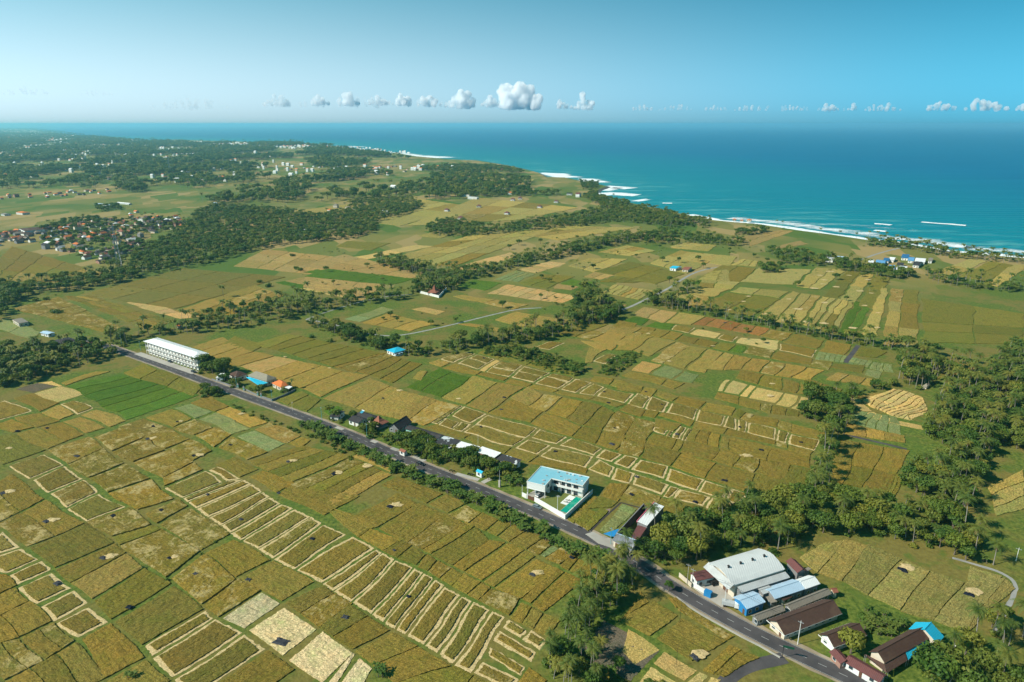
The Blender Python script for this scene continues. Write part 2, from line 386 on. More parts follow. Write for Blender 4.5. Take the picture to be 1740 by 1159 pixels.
M_stub = crop_material('rice stubble', 0.0, 0.8, 0.6)
# style: colour, crop height, material, straw ring
STY = {'o': ((.215, .156, .034), .45, M_crop), 'b': ((.305, .206, .055), .45, M_crop), 'g': ((.180, .155, .030), .45, M_crop),
       'G': ((.085, .145, .016), .28, M_young), 'y': ((.345, .265, .085), .5, M_crop), 't': ((.340, .225, .085), .25, M_stub),
       'T': ((.480, .300, .130), .12, M_stub), 's': ((.470, .330, .130), .12, M_stub), 'w': ((.560, .430, .260), .2, M_stub),
       'x': ((.200, .220, .090), .25, M_stub), 'p': ((.215, .152, .030), .65, M_patchy), 'B': ((.270, .125, .040), .3, M_stub),
       'k': ((.262, .212, .072), .45, M_crop), 'd': ((.125, .100, .075), .03, M_stub), 'm': ((.175, .140, .036), .45, M_crop), 'r': ((.198, .147, .034), .45, M_crop)}
frng = random.Random(11)
def bil(q, u, v): return (q[0].lerp(q[1], u)).lerp(q[3].lerp(q[2], u), v)
def warp(p):
    a = 0.8 if p.length < 330 else 1.3
    return p+Vector((noise.noise(Vector((p.x*.045, p.y*.045, 0)))*a*2, noise.noise(Vector((p.x*.045, p.y*.045, 9)))*a*2, 0))
def inset(q, d):
    n = len(q); o = []
    for i in range(n):
        a = (q[i-1]-q[i]).normalized(); b = (q[(i+1) % n]-q[i]).normalized()
        s = a.cross(b).length; s = max(s, 0.25); o.append(q[i]+(a+b)*(d/s))
    return o
n_fields = 0
def paddy(q, st, split=False):
    global n_fields
    c, h, mat = STY[st]; mat = M_patchy if st in 'obr' and frng.random() < .16 else mat; dist = q[0].length
    e1 = (q[1]-q[0]).length; e2 = (q[2]-q[1]).length; e3 = (q[3]-q[2]).length; e4 = (q[0]-q[3]).length
    if min(e1, e2, e3, e4) < 1.6: return
    gap = (-0.12 if st == 'r' else (.22 if split or st in 'ystTwxzG' else -0.14)) + (0.22 if dist > 400 else 0.0)
    q = inset(q, min(gap, min(e1, e2)*0.06)); straw = None
    if st == 'r':
        straw = inset(q, 0.25); ww = min(1.2 if dist < 330 else .95, min(e1+e3, e2+e4)*0.5*0.2); q = [c_+Vector((frng.uniform(-.35, .35), frng.uniform(-.35, .35), 0)) for c_ in inset(straw, ww)]
    base = Vector(((q[0]+q[2])/2).to_tuple()); base.z = 0
    k = 1+frng.uniform(-0.13, 0.13); hue = frng.uniform(-0.06, 0.07)
    col = (c[0]*k*(1+hue), c[1]*k, c[2]*k*(1-hue), 1)
    v = []; f = []; uvs = []
    res = max(0.85, dist/300.0); nu = max(1, min(90, int((e1+e3)/2/res))); nv = max(1, min(90, int((e2+e4)/2/res)))
    amp = 0.13 if dist < 500 else 0.05
    if st in 'Gtsd': amp *= 0.4
    L1 = (e1+e3)/2; L2 = (e2+e4)/2
    for j in range(nv+1):
        for i in range(nu+1):
            p = warp(bil(q, i/nu, j/nv))
            ed = i in (0, nu) or j in (0, nv); jit = res*(0.16 if ed else 0.3)
            p = p+Vector((frng.uniform(-jit, jit), frng.uniform(-jit, jit), 0))
            z = h*(0.9 if ed else 1)+frng.uniform(-amp, amp)*1.2
            v.append((p.x-base.x, p.y-base.y, max(0.07, z)))
    for j in range(nv):
        for i in range(nu):
            a = j*(nu+1)+i; f.append((a, a+1, a+nu+2, a+nu+1))
    ring = [i for i in range(nu+1)]+[j*(nu+1)+nu for j in range(1, nv+1)]+[nv*(nu+1)+i for i in range(nu-1, -1, -1)]+[j*(nu+1) for j in range(nv-1, 0, -1)]
    n0 = len(v); v += [(v[i][0], v[i][1], 0.0) for i in ring]
    for i in range(len(ring)): j = (i+1) % len(ring); f.append((n0+i, n0+j, ring[j], ring[i]))
    me = bpy.data.meshes.new('rice_field'); me.from_pydata(v, [], f); me.materials.append(mat)
    if (q[1]-q[0]).cross(q[3]-q[0]).z < 0: me.flip_normals()
    uvl = me.uv_layers.new(name='UVMap')
    # rows run along the longer side of the plot
    def uvp(vi):
        if vi < n0: i = vi % (nu+1); j = vi//(nu+1); a, b2 = L1*i/nu, L2*j/nv
        else: return uvp(ring[vi-n0])
        return (a, b2) if L2 >= L1 else (b2, a)
    flat = []
    for l in me.loops: flat += uvp(l.vertex_index)
    uvl.data.foreach_set('uv', flat)
    o = bpy.data.objects.new('rice_field', me); C.objects.link(o); o.location = base; o.color = col; o['kind'] = 'structure'
    n_fields += 1
    if straw:
        zz = 0.10; me2_v = []; me2_f = []; m_ = max(4, int(max(e1, e2)/2.2)); outp = []; inn = []
        for s_ in range(4):
            for k_ in range(m_):
                u_ = k_/m_; a = straw[s_].lerp(straw[(s_+1) % 4], u_); b_ = q[s_].lerp(q[(s_+1) % 4], u_)
                j1 = frng.uniform(-0.38, 0.34); dd = (a-b_).normalized()*j1
                outp.append(warp(a)+dd); inn.append(warp(b_)+(b_-a).normalized()*frng.uniform(-.1, .8))
        N = len(outp)
        for p in outp: me2_v.append((p.x-base.x, p.y-base.y, zz*0.6))
        for p in inn: me2_v.append((p.x-base.x, p.y-base.y, zz))
        for i in range(N): j = (i+1) % N; me2_f.append((i, j, N+j, N+i))
        so = mesh_obj('straw_border', me2_v, me2_f, M_straw, parent=o)
        if (q[1]-q[0]).cross(q[3]-q[0]).z < 0: so.data.flip_normals()
def straw_mat():
    m, t, b = new_mat('cut straw'); p = wpos(t); n = noisef(t, 1.6, 4, 0.75, p); n2 = noisef(t, 0.2, 3, 0.6, p)
    c = mixc(t, (0.27, 0.19, 0.07), (0.72, 0.54, 0.26), rampf(t, n, 0.3, 0.62)); c = mixc(t, c, (0.62, 0.42, 0.2), rampf(t, n2, 0.5, 0.7, 0, 0.5)); c = mixc(t, c, (0.16, 0.14, 0.035), rampf(t, noisef(t, 0.55, 4, 0.7, p), 0.55, 0.66, 0, .75))
    t.links.new(c, b.inputs['Base Color']); b.inputs['Roughness'].default_value = 0.9; bump(t, n, 0.7, 0.15, b); return m
M_straw = straw_mat()
def fields(key, text):
    for line in text.strip().split('\n'):
        line = line.split('#')[0].strip()
        if not line: continue
        st, rest = line.split(' ', 1); n = m = 1
        if ':' in st: st, nm = st.split(':'); n, m = map(int, nm.split('x'))
        q = gp(key, rest)
        if len(q) != 4: print('BAD', key, line); continue
        ctr = sum(q, Vector())/4
        if ctr.length > 400 and st in 'obtygTpms':
            lim = 15+ctr.length*.035
            n = max(n, min(9, int((q[1]-q[0]).length/lim+.5))); m = max(m, min(9, int((q[2]-q[1]).length/(lim*1.7)+.5)))
        jn = [0]+[(i+frng.uniform(-.16, .16))/n for i in range(1, n)]+[1]
        jm = [0]+[(i+frng.uniform(-.16, .16))/m for i in range(1, m)]+[1]
        for i in range(n):
            for j in range(m):
                s2 = st
                if n*m > 3:
                    r_ = frng.random()
                    if st in 'oby' and r_ < 0.3: s2 = frng.choice({'o': 'obg', 'b': 'bot', 'y': 'yob'}[st])
                paddy([bil(q, jn[i], jm[j]), bil(q, jn[i+1], jm[j]), bil(q, jn[i+1], jm[j+1]), bil(q, jn[i], jm[j+1])], s2, n*m > 1)
fields('a', '''
r 810,838 900,890 1095,810 1000,755
r 1012,752 1115,805 1185,795 1060,735
r 905,893 925,912 1195,798 1125,803
r 927,914 970,945 1232,820 1197,800
r 972,947 1022,983 1296,857 1234,822
r 1024,985 1080,1020 1342,878 1298,858
r 1082,1022 1130,1058 1392,912 1344,880
r 1134,1062 1185,1097 1445,937 1396,914
r 1190,1100 1270,1140 1532,978 1449,940
o 1225,785 1370,860 1425,822 1280,762
o 1385,870 1600,975 1760,880 1430,830
''')
fields('c', '''
r 1275,447 1348,488 1592,320 1536,285
r 1352,492 1450,548 1712,372 1602,326
r 1455,552 1585,617 1846,440 1738,382
r 1590,620 1643,653 1885,465 1852,445
o:1x2 -150,215 -15,320 210,205 60,70
o:1x2 -10,325 130,435 425,318 215,210
r 150,105 235,172 400,95 320,35
r 40,35 130,100 320,32 210,-25
r 245,177 335,242 500,163 405,100
r 340,247 430,312 620,232 508,168
o 275,548 355,612 620,465 565,425
o 150,440 262,538 555,418 432,322
b 360,617 450,692 705,540 628,470
g 465,705 545,795 835,610 715,545
o 570,810 690,925 1000,740 850,625
r 700,930 745,975 1055,785 1018,745
r 752,985 855,1075 1190,860 1065,787
r 862,1085 965,1170 1310,945 1197,870
o 972,1180 1100,1290 1450,1040 1325,958
p 440,315 550,385 745,320 640,240
g 555,390 590,425 795,345 755,325
p 600,435 820,580 982,460 800,350
p 845,590 990,715 1165,592 1000,480
p 1008,722 1085,775 1285,652 1180,592
w 1100,785 1200,842 1382,712 1292,657
w 1220,850 1400,980 1562,838 1397,727
w 1425,1000 1590,1105 1742,955 1590,847
r -60,435 0,466 100,436 10,358
r -80,500 18,568 178,494 108,442
r 30,577 80,622 247,548 190,503
r 90,635 180,720 355,640 256,560
r 190,735 265,802 432,712 362,652
r 276,812 378,890 530,812 437,732
o -200,560 -60,690 75,625 20,575
o:2x1 -60,695 100,880 260,800 80,632
o:1x2 -120,930 30,1085 210,1000 105,885
o -170,790 -20,915 95,880 -62,700
o:1x2 110,882 215,995 365,905 270,805
o:1x3 25,1095 190,1240 540,1075 375,910
o 400,900 530,1075 705,985 540,822
o 545,1090 690,1190 845,1090 720,1000
p 720,270 778,315 925,240 882,205
o 795,322 990,455 1130,370 940,250
o 1010,472 1170,580 1335,495 1150,402
o 1192,592 1392,698 1545,612 1350,500
o:2x1 1405,708 1572,833 1742,715 1592,628
''')
fields('g', '''
s 0,505 20,500 60,400 -80,420
r -150,430 -20,500 240,430 40,345
o -60,545 85,592 258,550 125,482
o 132,472 275,552 440,500 300,440
o 105,335 290,432 430,370 240,303
d 130,270 238,300 405,240 290,217
s 240,305 405,370 628,302 440,237
s 288,215 425,245 448,235 375,202
r 425,380 580,455 708,405 545,345
b 310,440 440,490 560,450 420,385
b 460,505 650,592 782,550 592,472
b 610,457 820,545 930,503 722,417
o:1x2 110,605 340,712 642,602 455,508
g -160,640 20,825 328,716 90,600
G:6x1 480,240 935,500 1470,312 900,155
b 445,215 482,236 800,140 700,140
g:3x1 905,150 1420,325 1500,240 1050,75
o 880,545 1050,625 1250,560 1082,487
p 685,625 840,718 1040,622 880,557
p 850,727 980,807 1230,712 1052,627
p 1062,622 1240,700 1392,642 1255,562
p 990,817 1185,925 1430,812 1250,716
p 1260,712 1430,797 1560,722 1402,645
p 1190,932 1212,980 1480,862 1442,817
o 1098,480 1280,550 1420,490 1280,412
x 1290,402 1440,487 1572,432 1422,367
x 1462,492 1600,545 1745,492 1590,440
p 1285,560 1430,612 1560,560 1438,494
p 1445,620 1572,692 1705,612 1572,562
o 345,722 502,822 768,702 655,620
p 508,828 642,915 912,815 775,705
p 652,922 822,1022 1085,932 930,832
p 832,1032 1010,1150 1280,1078 1100,942
''')
fields('h', '''
o -60,540 110,605 212,562 60,492
x 10,662 230,785 372,732 130,618
x 268,800 490,902 642,842 402,745
b 118,610 368,718 492,678 218,567
b 405,738 655,838 750,785 508,682
p 140,870 340,962 485,905 225,802
o:4x1 355,970 650,1140 1120,942 770,860
o 665,842 742,878 815,815 755,795
o 110,1000 290,1092 422,1035 240,950
o 440,1060 640,1170 700,1140 450,1045
b:3x1 -60,130 180,235 400,162 150,60
b:5x1 160,235 890,500 1235,345 410,162
b:2x1 900,510 1500,680 1640,490 1245,365
g:6x1 390,110 985,275 1350,175 640,30
o:2x1 990,275 1080,290 1395,180 1350,172
o:4x1 1065,292 1410,400 1640,255 1380,182
g:2x1 560,530 780,610 895,512 735,462
G 905,600 965,640 1060,590 1010,565
g 160,110 380,165 470,110 250,50
''')
fields('d', '''
r 207,768 265,803 462,570 420,545
r 110,710 202,763 415,541 330,500
r 24,656 106,706 326,497 264,464
r 270,808 322,835 514,596 466,572
r 328,840 373,863 564,623 520,600
r 378,870 465,915 648,668 568,630
r 468,920 530,955 712,698 655,672
r 537,962 602,1012 800,745 716,702
r 607,1018 682,1055 872,780 808,752
r 855,838 950,890 985,850 885,790
r 960,895 1045,948 1080,900 1002,845
r 800,900 1000,1003 1028,955 845,852
r 770,970 940,1070 968,1022 785,930
r 690,1052 880,1145 932,1082 742,1000
o 888,1150 960,1200 1060,1090 985,1030
o:4x1 -195,130 8,248 316,78 112,0
b 116,-6 322,66 345,48 165,-42
o 20,250 190,345 235,332 130,282
o 130,282 230,332 425,226 322,170
o 145,387 265,452 350,402 198,345
o 240,342 385,412 560,277 437,222
o 0,262 140,382 190,345 30,262
o 392,415 462,450 662,322 572,272
o 467,455 505,472 715,332 668,316
o 512,480 612,525 780,400 722,340
o 620,528 665,550 860,412 785,400
o 270,455 340,490 405,432 352,405
o 345,495 430,530 478,482 412,442
o 440,542 485,560 533,507 490,480
o 492,565 540,592 600,542 545,512
o 550,597 602,622 652,572 607,542
o 606,626 680,660 740,602 660,567
o 686,666 738,692 792,632 752,606
p 742,697 885,770 932,690 802,642
o 675,555 750,592 960,452 880,418
o 762,602 812,627 1012,482 968,457
o 820,636 942,688 1130,545 1020,500
o 952,692 992,712 1155,557 1120,543
o 1002,722 1060,755 1242,600 1165,562
o 895,787 950,812 990,732 942,712
o 956,817 1010,840 1052,765 1002,737
o 1022,852 1090,882 1140,800 1065,772
o 262,127 470,220 552,177 342,87
o 487,227 580,267 668,222 572,182
o 590,277 682,317 757,267 672,230
o 692,322 765,352 835,302 767,267
o 776,357 820,377 897,322 847,302
o 832,382 882,407 972,352 907,325
o 892,412 972,447 1052,387 977,355
o 982,452 1032,472 1102,412 1062,390
x 1042,474 1062,486 1147,432 1112,412
p 1066,492 1132,517 1240,452 1152,432
o 1140,527 1175,547 1235,480 1200,462
o 1187,552 1262,587 1362,522 1242,482
g 1265,592 1330,625 1400,560 1365,528
g 1170,620 1250,660 1330,630 1255,590
w 60,1110 150,1185 216,1032 148,980
w -12,1110 20,1150 128,965 116,948
o:2x1 -60,828 112,940 302,842 105,720
o:2x1 122,948 330,1110 600,1022 312,848
g 340,1108 560,1260 690,1068 612,1024
o 565,1262 700,1300 860,1150 700,1072
''')
fields('l', '''
o 480,320 700,452 905,300 740,192
o 850,170 905,240 960,225 905,170
o 915,255 1290,462 1335,440 965,228
o:1x2 748,472 1010,622 1295,470 938,315
o 1100,690 1170,722 1402,550 1312,510
o 1190,726 1262,752 1545,612 1415,560
o 1350,478 1640,592 1655,575 1375,460
s 738,640 970,772 1060,692 812,556
s 615,790 820,905 928,785 728,658
s 985,779 1060,825 1142,738 1072,698
s 1130,790 1180,815 1235,772 1155,747
d 200,560 560,770 770,560 370,320
s 505,560 600,655 785,552 545,388
g 300,640 420,780 560,770 420,700
o 560,260 490,320 700,190 640,120
''')
fields('i', '''
r 210,310 305,334 460,262 398,247
r:1x2 325,340 500,380 616,305 470,268
s 505,385 545,396 662,318 626,308
r:1x2 550,398 715,437 817,356 666,319
r:1x2 725,440 895,480 1016,406 826,362
r:1x2 905,485 1085,522 1186,446 1026,410
r 1100,525 1220,552 1325,482 1192,450
r 1235,556 1340,580 1430,512 1336,486
r 1350,585 1560,630 1650,560 1441,516
r 1580,638 1710,665 1760,590 1666,562
g:4x1 475,262 1190,440 1235,400 545,235
b 118,335 205,362 282,335 205,312
o 215,372 470,425 520,397 302,342
o 480,422 680,465 712,445 540,400
o 690,480 850,507 890,487 722,452
o 860,512 1050,545 1090,530 902,492
o:2x1 1060,550 1500,660 1562,638 1102,532
G:2x2 -40,510 210,592 432,442 195,370
b 225,592 385,645 640,485 450,432
b 395,652 560,697 825,510 650,485
o 575,702 870,780 972,692 730,605
b 730,592 840,655 960,560 862,505
b 850,665 980,695 1122,587 972,562
o 872,792 1180,872 1250,800 985,712
o:2x1 990,705 1262,790 1412,657 1132,592
o 1190,882 1350,926 1400,836 1262,802
o 1270,790 1400,827 1502,702 1416,662
o 1362,932 1492,966 1590,865 1412,842
p 1418,830 1572,865 1642,747 1522,692
o 1502,970 1665,1022 1750,912 1602,877
o 1592,865 1742,905 1790,780 1652,752
b:2x1 -150,735 95,795 348,652 80,577
r 132,772 175,785 370,655 348,646
r 192,790 300,824 362,770 242,740
r 307,826 370,846 442,782 372,766
r 290,725 442,776 562,712 377,656
r:1x2 380,850 740,952 916,820 568,716
r 865,885 1065,936 1152,880 936,826
r 760,965 920,1010 1020,942 842,896
r 1086,945 1340,1020 1406,962 1172,890
r 946,1020 1265,1120 1332,1028 1032,952
r 1350,1035 1480,1060 1546,1006 1422,966
r 1284,1124 1459,1180 1510,1098 1379,1045
r 1490,1070 1612,1110 1662,1036 1562,1010
o 110,805 375,895 430,875 182,790
o 392,900 690,1005 730,962 422,882
o 700,1010 862,1066 932,1016 752,972
o 872,1070 1270,1150 1282,1122 952,1032
b 0,450 60,470 110,400 60,390
''')
fields('k', '''
r 105,685 330,757 366,666 157,612
r 336,766 580,846 641,760 372,682
r 590,850 782,915 842,832 647,766
r 790,920 900,952 970,862 846,832
r 960,920 1040,945 1072,885 976,866
r -50,760 86,796 132,716 0,666
r 106,800 330,867 371,796 132,722
r 340,880 390,890 442,822 376,802
r 400,895 620,962 682,896 443,823
r 636,970 760,1012 860,945 692,897
o 30,900 285,962 322,882 92,817
o -110,880 12,920 82,802 -60,790
o 290,965 540,1052 612,972 330,892
o 555,1052 602,1082 692,1002 622,977
o 167,600 375,662 466,572 222,492
o 0,560 145,592 207,496 25,452
o 392,667 637,747 722,642 476,577
o 652,758 965,852 1012,717 732,652
o 976,857 1092,892 1212,772 1032,717
o 1022,702 1212,767 1272,652 1052,612
g 1110,897 1320,930 1420,692 1282,662
o 702,622 842,662 882,572 742,537
p 856,662 1002,707 1042,602 892,577
o 812,547 1102,612 1132,522 832,452
o 1116,617 1412,672 1422,592 1137,522
o 747,532 797,547 827,452 782,442
o 467,567 692,622 737,532 492,482
o 232,490 392,547 442,460 282,422
o 402,547 442,557 482,482 452,462
o:3x1 510,472 735,527 770,432 547,377
r 255,400 360,430 376,392 265,372
r 365,435 400,442 411,402 386,396
r 405,447 470,462 501,372 450,362
r 475,470 510,476 546,387 511,372
o 60,442 215,487 265,402 120,312
o 262,370 412,402 452,352 272,317
r 60,196 190,231 236,147 146,122
r 205,236 335,266 386,187 246,147
r 350,266 545,321 591,237 401,192
r 560,326 755,371 806,292 602,242
r 770,376 860,401 886,312 821,292
r 866,406 931,416 969,332 901,317
r 941,416 1156,471 1166,382 976,337
r 1166,476 1241,496 1266,412 1181,392
r 1256,501 1440,546 1511,472 1281,422
o 10,247 162,302 206,247 60,202
o 180,290 257,312 302,262 216,242
o 292,292 522,362 546,327 332,267
o 547,377 782,427 801,387 562,332
o 797,432 1151,502 1156,477 812,392
o 1166,512 1241,527 1241,502 1166,482
o 1251,542 1412,592 1432,552 1262,512
o 0,92 172,122 187,82 20,27
o 160,132 240,152 292,102 216,82
o 270,142 402,182 452,152 302,102
o 417,187 602,232 642,182 456,147
o 622,242 842,287 856,237 652,192
g 856,292 906,307 931,262 881,242
o 920,307 966,325 991,277 941,267
o 967,332 1166,372 1186,327 996,282
o 1176,382 1271,407 1286,352 1196,332
o 1281,412 1531,472 1551,422 1291,357
s 720,100 762,106 832,30 802,26
s 770,110 902,136 962,60 852,30
s 906,146 956,156 1016,71 972,61
s 962,161 1161,196 1226,121 1021,76
s 1161,206 1271,231 1346,146 1231,121
s 1281,236 1351,251 1421,166 1356,151
o 696,157 882,212 902,152 722,112
o 886,216 1031,246 1046,197 911,156
o 1036,247 1121,272 1141,212 1051,201
o 1136,275 1241,292 1261,242 1151,212
o 1251,292 1331,302 1341,262 1271,242
''')
fields('j', '''
o 170,325 320,362 370,302 232,285
G 266,290 402,322 452,272 322,252
G 422,325 602,347 652,305 492,290
t:2x1 330,240 560,300 660,220 400,182
y 570,300 765,312 862,252 670,222
B:5x1 780,305 1262,395 1342,342 862,252
o 1272,395 1422,432 1522,382 1352,346
r 602,350 737,378 791,336 656,311
s 747,380 930,415 966,376 802,346
r 942,415 1072,440 1121,401 982,381
s 1087,445 1372,500 1411,431 1141,406
o 1432,440 1682,492 1738,432 1542,386
r 1387,500 1662,550 1691,501 1412,451
o:3x1 342,370 642,430 702,381 402,326
o:2x1 652,435 902,480 962,441 692,391
g 922,485 1022,500 1081,456 972,441
G 1032,500 1132,520 1161,471 1086,461
o 1142,520 1342,560 1371,506 1181,471
o 1347,560 1642,610 1661,561 1391,511
b 10,470 162,500 291,381 152,341
b 182,500 312,502 481,401 302,371
b 322,500 442,545 641,441 491,401
b 456,580 542,600 751,471 652,441
b 547,602 702,635 881,491 757,467
b:1x2 722,640 862,670 991,516 891,491
b 872,640 987,650 1066,531 1001,516
b 992,650 1132,640 1201,561 1071,531
b 1142,640 1257,660 1331,576 1211,561
b 1267,665 1377,690 1441,601 1336,581
b 1387,690 1502,705 1601,631 1451,601
b 1512,705 1642,730 1738,651 1612,636
b -20,600 30,590 100,500 0,480
t 317,645 462,680 541,611 391,581
x 477,685 622,715 691,651 546,616
x 632,720 752,745 821,681 702,651
o 1082,710 1242,750 1301,681 1131,641
o 1252,755 1417,795 1441,711 1311,686
o 1427,800 1537,820 1556,741 1451,716
o 1547,825 1592,830 1616,746 1566,741
o 1602,830 1652,845 1671,761 1626,751
o 242,690 542,760 581,721 312,656
o 552,765 642,790 701,746 592,721
o 0,730 152,755 181,716 30,691
o 162,760 372,810 411,771 191,721
o 387,815 472,835 511,791 422,776
r 35,580 112,602 222,540 145,522
''')
fields('e', '''
x:6x3 780,408 905,425 922,395 797,375
x:4x3 925,430 1020,450 1036,416 942,401
x:4x3 1025,455 1090,466 1096,431 1041,421
x:3x4 1095,465 1140,472 1141,436 1101,431
o 800,373 905,390 937,345 832,322
g 955,393 1055,402 1110,375 985,352
o 745,445 832,460 856,421 781,411
o 840,450 992,475 1006,441 861,431
x 1002,480 1072,500 1086,466 1011,456
b:3x1 830,505 1040,535 1075,505 870,470
o:2x1 700,530 880,585 900,550 740,500
y 500,215 582,240 706,106 672,96
y:2x1 586,240 702,250 801,116 711,106
y:2x1 712,250 767,265 866,131 806,121
y:3x1 776,267 866,287 951,146 876,131
G:2x1 872,290 962,305 1036,151 957,141
y:1x3 985,295 1062,305 1116,85 1085,75
y:2x4 1085,345 1245,370 1257,92 1127,82
o:2x2 240,165 482,212 622,131 372,101
y:2x1 382,97 612,127 652,97 422,77
o:3x2 830,975 1095,1035 1215,835 880,780
b:3x1 905,755 1190,800 1195,765 915,705
g:5x1 1065,1040 1160,1060 1205,950 1110,928
o 1335,505 1482,472 1522,450 1402,420
y:3x1 1572,1000 1615,1140 1745,1100 1745,920
g:1x2 1275,335 1740,340 1740,270 1270,240
g:2x1 1272,236 1740,265 1740,200 1268,130
''')
fields('n', '''
x:5x2 170,600 690,715 640,560 300,500
b 215,372 300,400 560,345 540,335
s 225,440 300,500 400,505 315,432
s 305,505 520,610 640,598 405,508
s 530,612 880,668 910,640 650,596
s 200,385 225,435 312,425 300,402
''')
fields('q', '''
o:2x1 240,960 432,977 502,916 342,896
y 432,977 672,990 760,920 512,912
y:2x1 682,998 802,1012 921,921 775,911
g 812,1045 882,1055 986,931 926,921
y 887,1060 962,1072 1046,941 991,936
g 972,1088 1052,1100 1121,956 1051,942
y 1330,935 1422,952 1572,881 1492,866
g:2x1 1442,952 1562,977 1702,901 1582,881
y 1557,985 1622,1000 1765,901 1692,896
t:2x1 382,776 482,811 682,741 622,736
y:2x1 105,815 282,836 322,806 152,796
y:3x2 10,890 182,940 332,861 152,831
y 282,890 382,905 412,861 332,851
y:3x1 382,900 502,907 512,881 442,871
t 562,820 622,821 747,801 702,786
y:2x2 240,1000 380,1012 430,978 250,965
''')
fields('f', '''
k 640,195 722,267 862,117 745,125
k 732,270 842,312 977,142 872,110
k 852,315 962,387 1137,207 985,133
k 972,390 1127,452 1272,262 1147,212
k 1135,460 1292,502 1437,322 1282,265
k 1300,505 1432,567 1637,295 1450,325
k 1442,565 1522,500 1680,345 1642,297
k 1460,310 1562,350 1622,285 1480,242
o -10,400 60,480 130,500 50,420
''')
fields('m', '''
T:7x2 -50,515 500,587 622,535 100,448
T:1x6 170,338 312,366 532,294 402,279
x:4x2 0,412 172,432 302,371 162,346
g:2x2 182,440 382,482 602,391 352,375
G 492,450 662,472 742,431 562,415
t 420,478 562,492 642,461 472,446
t:2x1 652,395 792,415 882,381 742,356
t 942,370 1022,385 1082,366 982,351
t 782,350 902,375 962,351 842,331
g:3x2 770,430 1010,440 1160,420 900,390
y:8x1 800,507 1062,565 1192,496 882,451
t:3x1 812,575 912,632 982,601 842,571
b 0,712 212,757 372,691 162,651
b 232,757 502,782 557,712 374,691
r 280,915 402,932 522,881 422,866
r 727,1015 822,1036 917,971 852,956
b:3x2 460,812 860,890 1090,770 690,725
b:2x1 640,865 780,950 930,860 860,890
b:2x2 880,890 1000,930 1170,795 1090,775
y:3x2 762,210 1002,241 1192,201 982,161
y:2x2 542,312 742,361 992,261 702,256
g:3x2 742,352 1182,450 1412,371 1002,281
y:3x1 1302,252 1482,291 1736,241 1452,211
y:2x1 1502,412 1736,441 1736,341 1602,351
y:2x1 1302,181 1562,201 1642,171 1432,141
y:2x2 1280,560 1480,620 1736,480 1390,470
G 1290,530 1440,565 1560,515 1330,505
G 1450,440 1620,465 1680,430 1500,415
''')
fields('o', '''
T:4x1 617,970 882,1050 982,1036 692,956
p:3x4 60,1000 570,1130 610,1100 290,940
o:3x4 310,935 722,1105 872,1062 445,937
x:2x1 -60,1080 150,1155 202,1112 22,1042
o:5x3 -120,860 330,870 540,832 60,692
m:2x3 400,930 862,1000 1405,842 900,800
t:4x3 1150,790 1562,832 1738,752 1305,706
G 1352,870 1482,900 1502,882 1402,862
s 1470,900 1702,946 1722,936 1532,891
t:2x2 1392,865 1738,930 1738,872 1502,842
G:2x1 1492,820 1738,866 1738,842 1562,802
b:3x2 870,1010 1100,1060 1400,935 1250,880
''')
fields('p', '''
t:4x2 0,792 562,852 692,831 242,731
G:3x1 52,840 482,882 602,851 162,801
t:3x1 0,882 332,962 452,881 62,841
s 295,745 332,762 692,690 592,685
y:4x3 440,762 782,792 1302,602 852,641
T:1x4 762,800 872,812 1112,736 1062,721
y:3x2 1032,622 1302,662 1682,601 1382,591
y:4x2 -50,522 522,592 852,491 562,452
y:4x3 542,592 1102,562 1402,502 902,451
y:3x1 602,392 1152,392 1182,361 902,351
g 205,692 382,712 472,676 262,666
y 602,642 722,652 802,626 702,616
b:3x1 332,1070 562,1112 692,1076 462,1021
x:1x3 252,1050 322,1066 502,1001 432,991
b:2x1 1002,1050 1252,1090 1352,1056 1082,1016
b:2x1 782,940 1082,1002 1152,981 832,931
t 572,1000 702,1031 742,1011 642,991
b:2x1 802,1075 1002,1110 1032,1096 862,1071
G 802,885 932,911 1032,871 882,856
''')
fields('r', '''
o:1x6 635,770 705,815 990,540 930,500
g 725,800 800,850 960,700 830,650
g 850,660 1110,640 1190,580 1000,530
g:1x2 805,850 870,900 1090,680 1010,640
x:1x4 985,880 1095,925 1390,650 1240,590
''')
# terraced stubble on the small slope beside the palm wood: every terrace steps down one bund
TER = [gp('n', s) for s in ('310,410 330,470 400,530 520,580 640,590 890,660',)]
v0 = gp('n', '600,322 645,328 695,335 745,355 812,375 865,392 890,415 893,440 893,470 893,500 893,540')
v1 = gp('n', '375,398 440,410 500,430 545,460 590,480 640,495 685,510 720,520 745,535 752,548 760,600')
v2 = gp('n', '312,420 375,465 430,480 465,490 505,505 540,525 570,540 615,560 648,570 700,582 752,590')
for i in range(len(v0)-1):
    h_ = 0.2+0.32*(len(v0)-2-i)
    for qa in ([v1[i], v1[i+1], v0[i+1], v0[i]], [v2[i], v2[i+1], v1[i+1], v1[i]]):
        if min((qa[k]-qa[(k+1) % 4]).length for k in range(4)) < 1.2: continue
        STY['z'] = ((.52, .36, .15), h_*0.5+0.1, M_stub); paddy(qa, 'z')
print('fields', n_fields)
